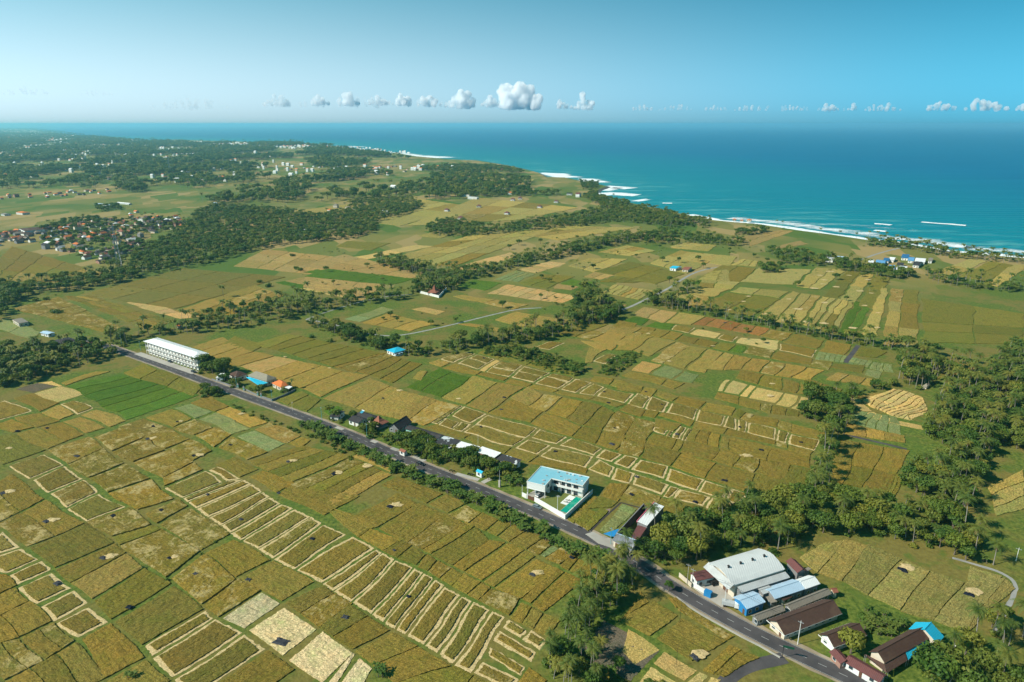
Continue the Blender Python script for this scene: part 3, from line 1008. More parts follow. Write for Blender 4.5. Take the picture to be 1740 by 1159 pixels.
# ============================================================ PLANTS
def leaf_mat(name, c0, c1, c2, trans=0.25, patch=0.0):
    m = bpy.data.materials.new(name); m.use_nodes = True; t = m.node_tree; b = t.nodes['Principled BSDF']
    p = wpos(t); oi = nd(t, 'ShaderNodeObjectInfo').outputs['Random']
    n = noisef(t, 0.35, 3, 0.6, p); n2 = noisef(t, 0.05, 2, 0.6, p)
    c = mixc(t, c0, c1, rampf(t, n, 0.35, 0.65)); c = mixc(t, c, c2, rampf(t, oi, 0.55, 1.0, 0, 0.75)); c = mixc(t, c, c2, rampf(t, n2, 0.5, 0.7, 0, 0.4))
    t.links.new(c, b.inputs['Base Color']); b.inputs['Roughness'].default_value = 0.6; b.inputs['Specular IOR Level'].default_value = 0.25
    tr = nd(t, 'ShaderNodeBsdfTranslucent'); t.links.new(mixc(t, c, (1.4, 1.6, 0.6), 1.0, 'MULTIPLY'), tr.inputs[0])
    ms = nd(t, 'ShaderNodeMixShader'); ms.inputs[0].default_value = trans
    o = t.nodes['Material Output']; t.links.new(b.outputs[0], ms.inputs[1]); t.links.new(tr.outputs[0], ms.inputs[2]); t.links.new(ms.outputs[0], o.inputs[0]); return m
M_palm = leaf_mat('palm fronds', (0.055, 0.098, 0.014), (0.125, 0.165, 0.026), (0.26, 0.23, 0.038))
M_palmdry = leaf_mat('dry palm fronds', (0.16, 0.10, 0.03), (0.30, 0.20, 0.06), (0.2, 0.13, 0.05), 0.1)
M_leaf = leaf_mat('tree leaves', (0.034, 0.084, 0.012), (0.092, 0.160, 0.020), (0.170, 0.200, 0.022))
M_leafg = leaf_mat('yellow green leaves', (0.09, 0.13, 0.020), (0.17, 0.20, 0.028), (0.24, 0.23, 0.03))
M_ban = leaf_mat('banana leaves', (0.060, 0.125, 0.020), (0.12, 0.19, 0.030), (0.19, 0.21, 0.04), 0.35)
M_bark = paint('bark', (0.16, 0.13, 0.10), 0.9, 0.3, 2.0); M_pbark = paint('palm bark', (0.27, 0.24, 0.20), 0.9, 0.25, 2.0)
trng = random.Random(5)
def palm_parts(seed, h=11.0, lite=False):
    r = random.Random(seed); lean = r.uniform(0.3, 1.6); la = r.uniform(0, 6.28)
    top = Vector((math.cos(la)*lean, math.sin(la)*lean, h))
    tr = MB(); tr.tube([(0, 0, -0.3), (top.x*0.1, top.y*0.1, h*0.25), (top.x*0.4, top.y*0.4, h*0.6), top], [0.24, 0.17, 0.14, 0.12], 4 if lite else 6)
    cr = MB(); dry = MB(); nf = 11 if lite else 18
    for k in range(nf+(0 if lite else 3)):
        d = k >= nf; a = k*2.399+r.uniform(-.2, .2); el = r.uniform(-1.15, -0.8) if d else math.sin(1.15-1.5*k/nf)*r.uniform(0.85, 1.1)
        L = r.uniform(3.3, 4.4)*(0.7 if d else 1); ns = 4 if lite else 7; pt = [top.copy()]; dr = Vector((math.cos(a), math.sin(a), el*1.1)).normalized(); p = top.copy()
        for s in range(ns):
            p = p+dr*(L/ns); pt.append(p.copy()); dr = (dr+Vector((0, 0, -0.235 if not lite else -0.42))).normalized()
        sd = Vector((-math.sin(a), math.cos(a), 0)); M = dry if d else cr
        for s in range(ns):
            w_ = (0.8 if lite else 0.62)*math.sin(math.pi*min(1, (s+0.7)/(ns+0.3))**0.8)+0.12; q0, q1 = pt[s], pt[s+1]
            dn = Vector((0, 0, -0.5*w_)); fw = (q1-q0)*0.55
            for sg in (-1, 1):
                if lite: M.add([q0, q0+sd*sg*w_+dn, q1+sd*sg*w_*0.85+dn, q1], [(0, 1, 2, 3)])
                else:
                    mid_ = q0.lerp(q1, 0.5)
                    M.add([q0, q0+sd*sg*w_+dn+fw, q0+sd*sg*w_*0.9+dn+fw*1.3, q0.lerp(mid_, .7)], [(0, 1, 2, 3)])
                    M.add([mid_, mid_+sd*sg*w_+dn*1.15+fw, mid_+sd*sg*w_*0.9+dn*1.1+fw*1.3, mid_.lerp(q1, .7)], [(0, 1, 2, 3)])
    return tr, cr, dry
def blob_leaves(M, c, rx, rz, n, r, size):
    for _ in range(n):
        th = r.uniform(0, 6.283); ph = math.acos(r.uniform(-0.75, 1)); rr = r.uniform(0.55, 1.05)
        nrm = Vector((math.sin(ph)*math.cos(th), math.sin(ph)*math.sin(th), math.cos(ph)))
        p = c+Vector((nrm.x*rx*rr, nrm.y*rx*rr, nrm.z*rz*rr))
        nn = (nrm+Vector((r.uniform(-.7, .7), r.uniform(-.7, .7), r.uniform(-.3, .8)))).normalized()
        a = nn.orthogonal().normalized(); b = nn.cross(a); an = r.uniform(0, 6.28); u = (a*math.cos(an)+b*math.sin(an))*size*r.uniform(.6, 1.2); v = (b*math.cos(an)-a*math.sin(an))*size*r.uniform(.45, .9)
        M.add([p-u, p-v*0.8, p+u, p+v], [(0, 1, 2, 3)])
def broad_parts(seed, R0=4.0, h=8.0, nb=16, per=46, size=0.55):
    r = random.Random(seed); tr = MB(); cr = MB(); hb = h*0.32
    tr.tube([(0, 0, -0.3), (0.1, 0.05, hb*0.6), (0.2, 0, hb*1.3)], [0.32, 0.24, 0.18], 5)
    for k in range(nb):
        a = k*2.399; rr = R0*math.sqrt((k+0.5)/nb)*0.78*r.uniform(0.8, 1.15); zz = hb+(h-hb)*(0.30+0.52*math.sqrt(max(0, 1-(rr/R0)**2))*r.uniform(0.75, 1.1))
        c = Vector((math.cos(a)*rr, math.sin(a)*rr, zz)); br = R0*r.uniform(0.24, 0.42)
        if k % 3 == 0: tr.tube([(0.15, 0, hb), (c.x*0.5, c.y*0.5, hb+(c.z-hb)*0.55), c], [0.16, 0.10, 0.04], 4)
        blob_leaves(cr, c, br, br*0.8, per, r, size)
        blob_leaves(cr, c-Vector((0, 0, br*0.8)), br*0.8, br*0.6, per//4, r, size)
    return tr, cr
def banana_parts(seed):
    r = random.Random(seed); st = MB(); cr = MB()
    for k in range(r.randint(3, 5)):
        x, y = r.uniform(-1.2, 1.2), r.uniform(-1.2, 1.2); h = r.uniform(1.6, 2.8); st.tube([(x, y, -0.1), (x, y, h)], [0.16, 0.09], 5)
        for q in range(7):
            a = q*0.9+r.uniform(0, 1); L = r.uniform(1.6, 2.5); p = Vector((x, y, h)); dr = Vector((math.cos(a), math.sin(a), r.uniform(0.7, 1.6))).normalized(); sd = Vector((-math.sin(a), math.cos(a), 0)); pp = [p]
            for s in range(4): p = p+dr*L/4; pp.append(p); dr = (dr+Vector((0, 0, -0.42))).normalized()
            for s in range(4):
                w0, w1 = (0.12, 0.36, 0.40, 0.30, 0.05)[s:s+2]
                for sg in (-1, 1): cr.add([pp[s], pp[s]+sd*sg*w0+Vector((0, 0, -.1*w0)), pp[s+1]+sd*sg*w1+Vector((0, 0, -.1)), pp[s+1]], [(0, 1, 2, 3)])
    return st, cr
def bush_mb(seed, rr=1.5, n=5, per=42, size=0.34):
    r = random.Random(seed); M = MB()
    for k in range(n):
        c = Vector((r.uniform(-rr, rr)*0.7, r.uniform(-rr, rr)*0.7, r.uniform(0.35, 1.0)*rr*0.7)); blob_leaves(M, c, rr*0.6, rr*0.5, per, r, size)
    return M
def mesh_of(mb, name, mat):
    o = mb.build(name, mat); me = o.data; bpy.data.objects.remove(o); return me
PALM = []
for i in range(6):
    tr, cr, dry = palm_parts(100+i, (9.5, 12, 10.5, 13.5, 8, 11.5)[i])
    PALM.append((mesh_of(tr, 'trunk', M_pbark), mesh_of(cr, 'crown', M_palm), mesh_of(dry, 'dry_fronds', M_palmdry)))
BROAD = []
for i in range(6):
    tr, cr = broad_parts(200+i, (4.2, 5.2, 3.6, 4.6, 5.6, 3.2)[i], (8, 9.5, 9, 7.5, 10.5, 6.5)[i], (15, 20, 14, 16, 22, 12)[i])
    BROAD.append((mesh_of(tr, 'trunk', M_bark), mesh_of(cr, 'crown', M_leafg if i in (1, 3) else M_leaf)))
BAN = []
for i in range(4):
    st, cr = banana_parts(300+i); BAN.append((mesh_of(st, 'stem', M_bark), mesh_of(cr, 'leaves', M_ban)))
BUSH = [mesh_of(bush_mb(400+i, (1.5, 1.9, 1.2, 1.7)[i]), 'shrub', M_leaf if i % 2 else M_leafg) for i in range(4)]
BUSHM = (M_leafg, M_leaf)
# light versions for the thousands beyond
def joined(parts, name):
    M = MB(); mi = []; mats = []
    for mb, mat in parts:
        k = len(mb.f); M.add(mb.v, mb.f); mats.append(mat); mi += [len(mats)-1]*k
    o = mesh_obj(name, M.v, M.f, mats, mi=mi); C.objects.unlink(o); return o
lib_p = bpy.data.collections.new('palm forms'); lib_b = bpy.data.collections.new('tree forms'); lib_s = bpy.data.collections.new('shrub forms')
for i in range(3):
    tr, cr, dry = palm_parts(500+i, (10, 12.5, 9)[i], True); lib_p.objects.link(joined([(tr, M_pbark), (cr, M_palm)], 'palm_form'))
for i in range(4):
    tr, cr = broad_parts(520+i, (4.2, 5.0, 3.6, 4.6)[i], (8, 9, 8.5, 7.5)[i], 11, 26, 0.85); lib_b.objects.link(joined([(tr, M_bark), (cr, M_leafg if i == 3 else M_leaf)], 'tree_form'))
for i in range(3):
    lib_s.objects.link(joined([(bush_mb(540+i, 1.6, 5, 26, 0.45), (M_leaf, M_leafg, M_leaf)[i])], 'shrub_form'))
# where the plants stand: polygons (photo pixels), spacing in metres, share of palm / tree / banana / shrub, a name of the place
WOODS = [
 ('x', '0,600 40,596 80,592 105,590 135,583 165,576 215,568 222,590 205,600 170,612 100,632 50,648 0,662 -60,668 -60,610', 5.6, (3, 5, 1, 2), 'in the dark tree belt at the top left'),
 ('x', '185,575 250,567 320,550 330,538 400,528 440,515 500,510 560,505 640,500 700,500 690,508 600,520 520,538 450,552 340,568 240,574', 7.0, (6, 3, 1, 3), 'in the palm grove behind the white long building'),
 ('x', '510,545 560,551 640,580 700,592 745,602 700,608 640,596 560,570', 5.0, (1, 3, 1, 5), 'in the hedge below the grey lane'),
 ('x', '740,592 770,580 830,572 900,562 950,548 1000,540 985,560 940,574 880,585 820,590 760,605', 5.5, (5, 4, 2, 2), 'in the grove between the turquoise hut and the lane fork'),
 ('x', '830,590 880,588 960,608 995,625 985,640 940,632 880,612 820,602', 3.2, (0, 1, 6, 3), 'in the banana thicket below the middle grove'),
 ('x', '1010,635 1030,612 1060,600 1095,598 1075,618 1045,640', 3.2, (0, 0, 7, 4), 'in the banana thicket among the middle fields'),
 ('x', '990,488 1010,488 1030,515 1060,530 1040,548 1000,552 965,548 975,520', 5.0, (4, 5, 0, 1), 'in the tall clump at the lane fork'),
 ('x', '1085,512 1130,505 1165,520 1300,548 1440,576 1540,592 1540,598 1440,584 1300,557 1160,529 1120,522', 5.5, (9, 2, 0, 2), 'in the long palm row across the right fields'),
 ('x', '1140,494 1170,488 1190,490 1175,500 1145,503', 6, (6, 3, 0, 1), 'beside the grey lane'),
 ('x', '1570,600 1640,612 1690,640 1640,665 1600,660 1590,640', 6.0, (4, 3, 0, 4), 'on the slope above the terraces'),
 ('x', '1600,670 1680,640 1700,600 1760,585 1800,800 1700,752 1670,800 1660,850 1600,870 1560,850 1530,820 1550,790 1600,800 1620,760 1570,745 1580,715 1590,690', 4.7, (8, 6, 1, 2), 'in the palm wood at the right edge'),
 ('x', '1100,900 1180,890 1230,862 1290,855 1340,862 1400,862 1440,850 1500,862 1560,870 1640,850 1650,900 1690,962 1640,952 1560,930 1480,912 1400,905 1330,935 1250,932 1180,975 1130,965 1090,950 1085,920', 5.2, (4, 9, 1, 1), 'in the wood behind the warehouse'),
 ('x', '1420,672 1450,668 1442,720 1425,770 1415,830 1395,850 1372,845 1378,790 1395,740 1400,700', 5.0, (4, 4, 2, 2), 'in the hedgerow beside the terraces'),
 ('x', '1360,685 1410,668 1420,690 1390,722 1360,712', 4.5, (0, 2, 3, 4), 'in the thicket beside the hedgerow'),
 ('x', '1525,605 1560,603 1600,622 1592,650 1575,665 1540,658 1530,640', 5.8, (7, 3, 0, 1), 'in the palm clump above the terraces'),
 ('x', '1440,662 1500,655 1530,648 1525,655 1480,668 1445,672', 4.0, (0, 2, 1, 4), 'in the hedge above the terraces'),
 ('x', '1780,1060 1710,1055 1660,1068 1635,1100 1622,1130 1600,1150 1560,1175 1560,1230 1900,1300', 6.0, (6, 4, 2, 1), 'in the grove at the lower right corner'),
 ('x', '1430,1018 1470,1032 1500,1045 1540,1060 1530,1070 1480,1100 1450,1085 1440,1050 1418,1035', 3.4, (.3, 0, 8, 2), 'in the garden between the brown roofed houses'),
 ('x', '1050,955 1085,985 1062,1012 1035,1045 1015,1075 1012,1175 940,1190 930,1120 948,1065 978,1005 1020,972', 3.5, (8, 3, 2, 2), 'in the palm grove at the bottom beside the road'),
 ('x', '1010,1150 1050,1140 1120,1159 1150,1190 1010,1190', 3.5, (0, 1, 2, 5), 'in the thicket at the bottom edge'),
 ('x', '340,655 375,655 382,672 352,676', 3.4, (0, 4, 0, 1), 'at the road bend opposite the small houses'),
 ('x', '335,610 372,622 395,632 380,640 345,632', 4.6, (0, 5, 0, 1), 'beside the white long building'),
 ('x', '1290,455 1328,453 1328,464 1290,466', 6, (0, 4, 0, 1), 'in the round clump in the right fields'),
 ('x', '190,455 240,425 300,398 320,378 340,360 370,350 460,356 540,367 610,358 660,347 720,350 690,366 640,378 640,395 600,405 540,412 480,416 430,427 380,442 310,458 250,468 205,482 120,497 60,500 0,522 -40,500 0,486 60,478 150,470', 8.5, (3, 8, 0, 0), 'in the big village wood'),
 ('x', '0,520 20,505 50,498 0,545 -30,560', 8, (1, 6, 0, 0), 'at the left edge'),
 ('x', '720,386 760,374 840,388 900,378 980,367 1040,346 1100,362 1180,374 1150,390 1100,382 1040,377 980,386 900,393 800,402 735,402', 9, (3, 7, 0, 1), 'in the wooded valley'),
 ('x', '720,455 760,462 830,458 900,437 960,423 1020,408 1080,398 1100,404 1070,414 1020,422 960,436 900,449 830,470 770,478', 7, (6, 4, 0, 1), 'in the palm line across the middle distance'),
 ('x', '640,440 700,450 745,463 730,470 690,464 640,450', 6, (5, 4, 0, 1), 'in the palm line across the middle distance'),
 ('x', '715,475 760,470 790,480 770,495 740,500 700,498', 6, (5, 3, 0, 1), 'around the walled compound'),
 ('x', '1085,402 1130,395 1200,402 1262,410 1262,420 1190,414 1120,416 1090,412', 9, (2, 6, 0, 1), 'in the middle distance wood near the coast'),
 ('x', '1100,352 1150,366 1210,378 1205,388 1150,384 1100,376 1060,352', 9, (3, 6, 0, 1), 'on the coast above the surf'),
 ('x', '1240,396 1290,388 1310,395 1270,402', 9, (2, 5, 0, 0), 'behind the orange beach huts'),
 ('x', '1300,425 1360,430 1400,440 1460,448 1560,470 1530,476 1440,462 1380,455 1330,448', 8, (2, 6, 0, 2), 'near the blue roofed cottages'),
 ('x', '1565,462 1620,472 1740,488 1740,498 1650,492 1580,480', 7.5, (5, 3, 0, 2), 'in the shrubby strip right of the fields'),
 ('x', '1468,409 1541,414 1540,423 1470,419', 8, (4, 4, 0, 1), 'on the beach edge'),
 ('x', '1540,415 1615,429 1740,442 1740,450 1620,440 1540,424', 8, (7, 2, 0, 1), 'on the beach edge'),
 ('x', '1005,325 1035,338 1069,346 1060,358 1020,352 990,335', 9, (1, 6, 0, 1), 'on the headland'),
 ('x', '985,308 1018,312 1015,322 990,322', 10, (0, 6, 0, 1), 'on the headland'),
 ('x', '720,350 700,340 650,336 600,340 585,352 640,362 690,360', 10, (4, 5, 0, 0), 'around the hilltop houses'),
 ('x', '160,352 200,350 210,356 170,360', 9, (0, 5, 0, 0), 'at the edge of the village'),
 ('x', '60,395 120,375 170,372 170,378 110,388', 10, (1, 5, 0, 0), 'at the edge of the village'),
 ('x', '90,398 130,380 200,372 300,372 330,388 240,402 250,425 190,450 120,436 60,412', 17, (2, 6, 0, 0), 'between the village roofs'),
 ('x', '0,330 60,322 170,314 230,318 320,326 250,334 150,346 80,357 0,362 -60,364 -60,332', 13, (1, 7, 0, 0), 'in the wood beyond the village'),
 ('x', '380,318 420,312 470,313 500,316 440,321 390,325', 14, (1, 6, 0, 0), 'in the far tree line'),
 ('x', '420,334 480,330 560,332 600,330 620,328 600,333 500,336 430,340', 14, (1, 6, 0, 0), 'in the far tree line'),
 ('x', '350,345 385,336 430,333 430,340 380,346', 14, (1, 6, 0, 0), 'in the far tree line'),
 ('x', '560,300 640,292 700,286 760,280 860,285 918,302 860,303 760,300 700,308 640,316 560,320 520,314', 17, (1, 7, 0, 0), 'in the coastal wood'),
 ('x', '700,318 780,325 850,330 900,326 980,325 1000,335 900,334 800,335 720,328', 16, (2, 5, 0, 0), 'in the far shelter belt'),
 ('x', '380,294 440,290 520,292 600,288 640,290 560,300 460,302 400,300', 18, (1, 7, 0, 0), 'far off'),
 ('x', '120,262 250,252 400,252 560,256 650,262 680,272 560,284 460,285 300,282 160,284 60,276', 26, (1, 8, 0, 0), 'far off'),
 ('x', '0,236 100,238 260,243 360,246 340,253 180,258 60,262 -80,258 -80,236', 44, (1, 8, 0, 0), 'far off'),
 ('x', '0,290 100,288 240,290 340,294 340,302 200,303 60,306 0,302', 20, (1, 8, 0, 0), 'far off'),
 ('x', '0,270 120,268 120,274 0,278', 30, (1, 8, 0, 0), 'far off'),
 ('x', '370,243 500,244 590,250 590,254 450,250 370,249', 30, (1, 8, 0, 0), 'far off'),
 ('x', '0,262 200,262 400,284 640,300 900,302 900,330 700,345 400,345 200,335 0,322', 23, (2, 7, 0, 0), 'far off in the patchwork'),
 ('x', '-60,224 100,229 260,240 500,246 600,256 700,272 560,290 300,300 0,300 -60,300', 34, (1, 7, 0, 0), 'far off by the town'),
 ('x', '-300,218 60,219 200,236 -300,232', 110, (0, 8, 0, 0), 'far off'),
]
def inside(p, poly):
    c = False; j = len(poly)-1
    for i in range(len(poly)):
        a, b = poly[i], poly[j]
        if (a.y > p.y) != (b.y > p.y) and p.x < (b.x-a.x)*(p.y-a.y)/(b.y-a.y)+a.x: c = not c
        j = i
    return c
PL = {'palm': [], 'tree': [], 'banana': [], 'shrub': []}
def put(kind, p, s, place): PL[kind].append((p, s, trng.uniform(0, 6.28), place))
EXCL = []       # filled with clear areas: polygons in ground coordinates
for s in ('f', '20,290 110,380 260,450 470,540 600,600 950,809 1100,809 700,560 760,380 700,250 430,140 180,210'), ('x', '1160,972 1180,955 1280,925 1345,940 1390,985 1440,1030 1420,1050 1300,1060 1200,1020'), \
         ('x', '1365,1050 1450,1020 1470,1080 1400,1100'), ('x', '1470,1115 1560,1050 1622,1072 1622,1112 1570,1160 1480,1159'), ('x', '1010,915 1090,845 1140,850 1135,885 1090,935 1050,935'), ('w', '0,560 700,922 900,1100 0,700'):
    EXCL.append(gp(*s))
road_poly = None
def near_road(p, d=6.0): return any((p-q).length < d for q in road[::3])
def seed_poly(k, s, sp, wts, place):
    poly = gp(k, s); x0 = min(p.x for p in poly); x1 = max(p.x for p in poly); y0 = min(p.y for p in poly); y1 = max(p.y for p in poly)
    cx = sum(p.y for p in poly)/len(poly); y = y0; row = 0
    while y < y1:
        x = x0+(sp/2 if row % 2 else 0)
        while x < x1:
            p = Vector((x+trng.uniform(-.42, .42)*sp, y+trng.uniform(-.42, .42)*sp, 0)); x += sp
            if not inside(p, poly) or any(inside(p, q) for q in EXCL) or near_road(p): continue
            if sp > 12 and 'roofs' not in place and noise.noise(Vector((p.x*.004, p.y*.0018, 2.2)))+.5*noise.noise(Vector((p.x*.016, p.y*.009, 7.7))) < -0.02: continue
            if 6.9 < sp < 12 and noise.noise(Vector((p.x*.03, p.y*.03, 1.2))) < -0.42: continue
            r = trng.uniform(0, sum(wts)); kind = 'palm'
            for kk, w_ in zip(('palm', 'tree', 'banana', 'shrub'), wts):
                if r < w_: kind = kk; break
                r -= w_
            s_ = trng.uniform(0.62, 1.18)*(.8 if 'bottom beside' in place else 1)*(1 if sp >= 4.4 or 'bottom beside' in place else (.62 if kind in ('tree', 'palm') else .85))
            if sp > 12 and 'roofs' not in place: s_ *= min(2.6, sp/11.0)
            put(kind, p, s_, place)
            if sp < 12 and kind in ('palm', 'tree') and trng.random() < (0.75 if sp < 5.7 else .3): put('shrub', p+Vector((trng.uniform(-3, 3), trng.uniform(-3, 3), 0)), trng.uniform(0.8, 1.5), place)
        y += sp*0.9; row += 1
for a in WOODS: seed_poly(*a)
# hedge of bananas and shrubs along the field side of the road
hedge = subdivide([G(*p) for p in pts('x', '515,722 560,742 620,772 680,800 720,818 770,835 830,862 870,886 920,908 970,934 1012,958')], 1.25)
for p in hedge:
    for k in range(2):
        q = p+Vector((trng.uniform(-3.0, 3.0), trng.uniform(-2.6, 2.6), 0)); put('banana' if trng.random() < 0.42 else 'shrub', q, trng.uniform(0.75, 1.35), 'in the roadside hedge below the main road')
for p in subdivide([G(*p) for p in pts('x', '395,690 440,708 500,730 540,745 600,780')], 3.2): put('shrub', p+Vector((trng.uniform(-2, 2), trng.uniform(-2, 2), 0)), trng.uniform(0.5, .9), 'in the roadside hedge below the main road')
# singles
for k, s, kind, sc in (('x', '1060,945 1058,962 1035,985 1075,1000 1010,1005 1048,1028', 'palm', 1.1), ('x', '1136,1005', 'tree', .55), ('x', '1112,512 1355,487 1500,480 1420,476', 'tree', .9),
                 ('m', '730,338 110,190 180,75 340,150 180,160 1240,285 1360,290 1540,330 1290,440 60,625 1500,280', 'tree', .9), ('n', '990,430 935,560 650,220 720,100', 'palm', 1.2),
                 ('x', '1250,410 1262,412 1320,385 1330,384 1392,398 1426,402 1455,406 1475,405 1490,402 1505,406', 'palm', .9), ('x', '200,575 245,560 380,505 520,500', 'palm', 1.2), ('w', '610,640', 'tree', 1.0), ('w', '1400,985 1500,930', 'tree', 1.35),
                 ('x', '600,712 560,702 700,775 735,788 830,815', 'tree', .6), ('h', '820,60 960,90', 'shrub', 1.5), ('o', '180,960 230,955 270,1020 290,1022 1440,740 1280,870 1320,890 1460,805 1480,810', 'shrub', 2.2),
                 ('c', '995,470 825,600 710,540 1060,412', 'shrub', .5), ('x', '222,1150 648,1150 640,1140', 'banana', .8), ('x', '870,790 880,800', 'shrub', 1)):
    for p in gp(k, s): put(kind, p, sc*trng.uniform(.9, 1.1), 'alone among the fields')
# odd palms and bushes on the bunds between the farther plots
MID = gp('x', '60,470 460,440 760,400 1060,400 1420,430 1560,480 1560,560 1300,600 1000,520 700,560 420,560 100,580')
for _ in range(1500):
    p = Vector((trng.uniform(-520, 620), trng.uniform(430, 1150), 0))
    if inside(p, MID) and noise.noise(Vector((p.x*.012, p.y*.006, 4.4))) > .12:
        put(trng.choice(('shrub', 'shrub', 'palm', 'tree')), p, trng.uniform(.35, .75), 'on a bund in the middle distance')
# gardens of the roadside houses
for k, s, sp, wts, pl in (('s', '20,225 130,190 200,245 120,275', 2.6, (0, 1, 2, 4), 'in the garden of the black roofed house'), ('s', '210,320 480,390 560,470 620,470 600,400 470,330 420,230 330,330', 3.0, (0, 5, 2, 3), 'in the garden of the red roofed pavilion'),
                      ('s', '620,400 700,370 860,400 950,430 1020,500 1150,490 1300,530 1360,600 1330,650 1230,640 1100,600 930,560 780,510 640,450', 2.7, (0, 8, 1, 2), 'in the leafy garden before the white roofed sheds'),
                      ('s', '1340,580 1480,620 1640,640 1650,720 1560,740 1420,700 1360,640', 3.4, (0, 6, 0, 2), 'in the garden before the patched black roof'),
                      ('s', '1560,760 1640,730 1720,730 1700,800 1600,800', 2.2, (0, 1, 5, 3), 'between the garden and the white villa'), ('t', '800,640 930,620 1000,680 1000,700 880,690', 2.6, (0, 4, 0, 2), 'beside the road near the small houses'),
                      ('t', '1000,620 1060,600 1100,640 1200,650 1260,690 1180,690 1050,640', 2.8, (0, 2, 0, 4), 'beside the brown roofed house'), ('t', '1270,690 1400,720 1480,790 1400,790', 2.5, (0, 2, 1, 4), 'in front of the orange roofed house'),
                      ('t', '1660,690 1720,670 1740,690 1700,740 1600,750', 2.8, (1, 3, 1, 1), 'behind the orange roofed house'), ('w', '150,400 300,420 380,540 250,560 120,480', 2.6, (0, 1, 6, 1), 'beside the small brown roofed house'),
                      ('w', '430,430 720,430 740,620 560,660 440,560', 9.0, (0, 1, 4, 0), 'between the brown roofed house and the roadside shed'), ('w', '1330,740 1600,700 1640,1000 1330,1000', 5.0, (0, 2, 3, 3), 'in front of the turquoise roofed house'),
                      ('w', '460,220 620,200 760,300 900,300 1100,340 1000,470 720,420 560,330', 2.7, (1, 1, 7, 3), 'in the garden between the brown roofed houses'),
                      ('v', '880,830 960,870 1000,950 900,900', 2.4, (0, 0, 4, 3), 'at the gable of the long brown roof'), ('u', '880,560 1000,580 1100,700 1200,750 1150,820 980,790 800,690 730,600', 3.2, (1, 2, 5, 2), 'behind the roadside shed'),
                      ('t', '0,330 0,290 60,290 40,330', 4, (0, 3, 0, 2), 'at the far end of the road')):
    seed_poly(k, s, sp, wts, pl)
def copy_thing(kind, i, p, s, rz, place, first):
    if kind == 'palm': ms = PALM[i % len(PALM)]; nm, cat = 'coconut_palm', 'palm'
    elif kind == 'tree': ms = BROAD[i % len(BROAD)]; nm, cat = 'broadleaf_tree', 'tree'
    else: ms = BAN[i % len(BAN)]; nm, cat = 'banana_plant', 'banana plant'
    o = empty(nm, p, rz); o.scale = (s, s, s*trng.uniform(.9, 1.1))
    for me in ms:
        c = bpy.data.objects.new(me.name.split('.')[0], me); C.objects.link(c); c.parent = o
    lab = {'palm': 'tall coconut palm with feathery fronds ', 'tree': 'leafy green tree with a rounded crown ', 'banana': 'banana plant with broad ragged leaves '}[kind]+place
    return tag(o, lab, cat, {'palm': 'coconut palms ', 'tree': 'broadleaf trees ', 'banana': 'banana plants '}[kind]+place)
def scatter(name, items, lib, kind_name):
    """all the rest of one kind as a single mass"""
    v = [(p.x, p.y, p.z) for p, s, a, pl in items]
    me = bpy.data.meshes.new(name); me.from_pydata(v, [], [])
    for nm, typ, vals in (('sc', 'FLOAT', [i[1] for i in items]), ('rz', 'FLOAT', [i[2] for i in items])):
        a = me.attributes.new(nm, typ, 'POINT'); a.data.foreach_set('value', vals)
    o = bpy.data.objects.new(name, me); C.objects.link(o)
    ng = bpy.data.node_groups.new(name, 'GeometryNodeTree'); ng.interface.new_socket('Geometry', in_out='INPUT', socket_type='NodeSocketGeometry'); ng.interface.new_socket('Geometry', in_out='OUTPUT', socket_type='NodeSocketGeometry')
    I = ng.nodes.new('NodeGroupInput'); O = ng.nodes.new('NodeGroupOutput'); ip = ng.nodes.new('GeometryNodeInstanceOnPoints'); ci_ = ng.nodes.new('GeometryNodeCollectionInfo')
    ci_.inputs['Collection'].default_value = lib; ci_.inputs['Separate Children'].default_value = True; ci_.inputs['Reset Children'].default_value = True
    ip.inputs['Pick Instance'].default_value = True
    def att(n): q = ng.nodes.new('GeometryNodeInputNamedAttribute'); q.data_type = 'FLOAT'; q.inputs[0].default_value = n; return q.outputs[0]
    cx = ng.nodes.new('ShaderNodeCombineXYZ'); ng.links.new(att('rz'), cx.inputs[2])
    rv = ng.nodes.new('FunctionNodeRandomValue'); rv.data_type = 'INT'; rv.inputs[4].default_value = 0; rv.inputs[5].default_value = len(lib.objects)-1
    ng.links.new(I.outputs[0], ip.inputs['Points']); ng.links.new(ci_.outputs[0], ip.inputs['Instance']); ng.links.new(cx.outputs[0], ip.inputs['Rotation'])
    cs = ng.nodes.new('ShaderNodeCombineXYZ'); sc = att('sc')
    for k in range(3): ng.links.new(sc, cs.inputs[k])
    ng.links.new(cs.outputs[0], ip.inputs['Scale']); ng.links.new([x for x in rv.outputs if x.type == 'INT'][0], ip.inputs['Instance Index'])
    ng.links.new(ip.outputs[0], O.inputs[0]); md = o.modifiers.new('scatter', 'NODES'); md.node_group = ng
    return o
def split_near(kind, n):
    L = sorted(PL[kind], key=lambda q: (not on_screen(q[0]+Vector((0, 0, 4)), 20), q[0].length/max(.5, q[1]))); return L[:n], L[n:]
near, rest = split_near('palm', 290)
for i, (p, s, a, pl) in enumerate(near): copy_thing('palm', i*7+int(p.x), p, s, a, pl, i == 0)
tag(scatter('coconut_palms', rest, lib_p, 'palm'), 'mass of coconut palms in the farther groves', 'palms', kind='stuff')
near, rest = split_near('tree', 290)
for i, (p, s, a, pl) in enumerate(near): copy_thing('tree', i*5+int(p.y), p, s, a, pl, i == 0)
tag(scatter('forest', rest, lib_b, 'tree'), 'far woods of broadleaf trees between the fields', 'forest', kind='stuff')
near, rest = split_near('banana', 260)
for i, (p, s, a, pl) in enumerate(near): copy_thing('banana', i*3, p, s, a, pl, i == 0)
near2, rest2 = split_near('shrub', 260)
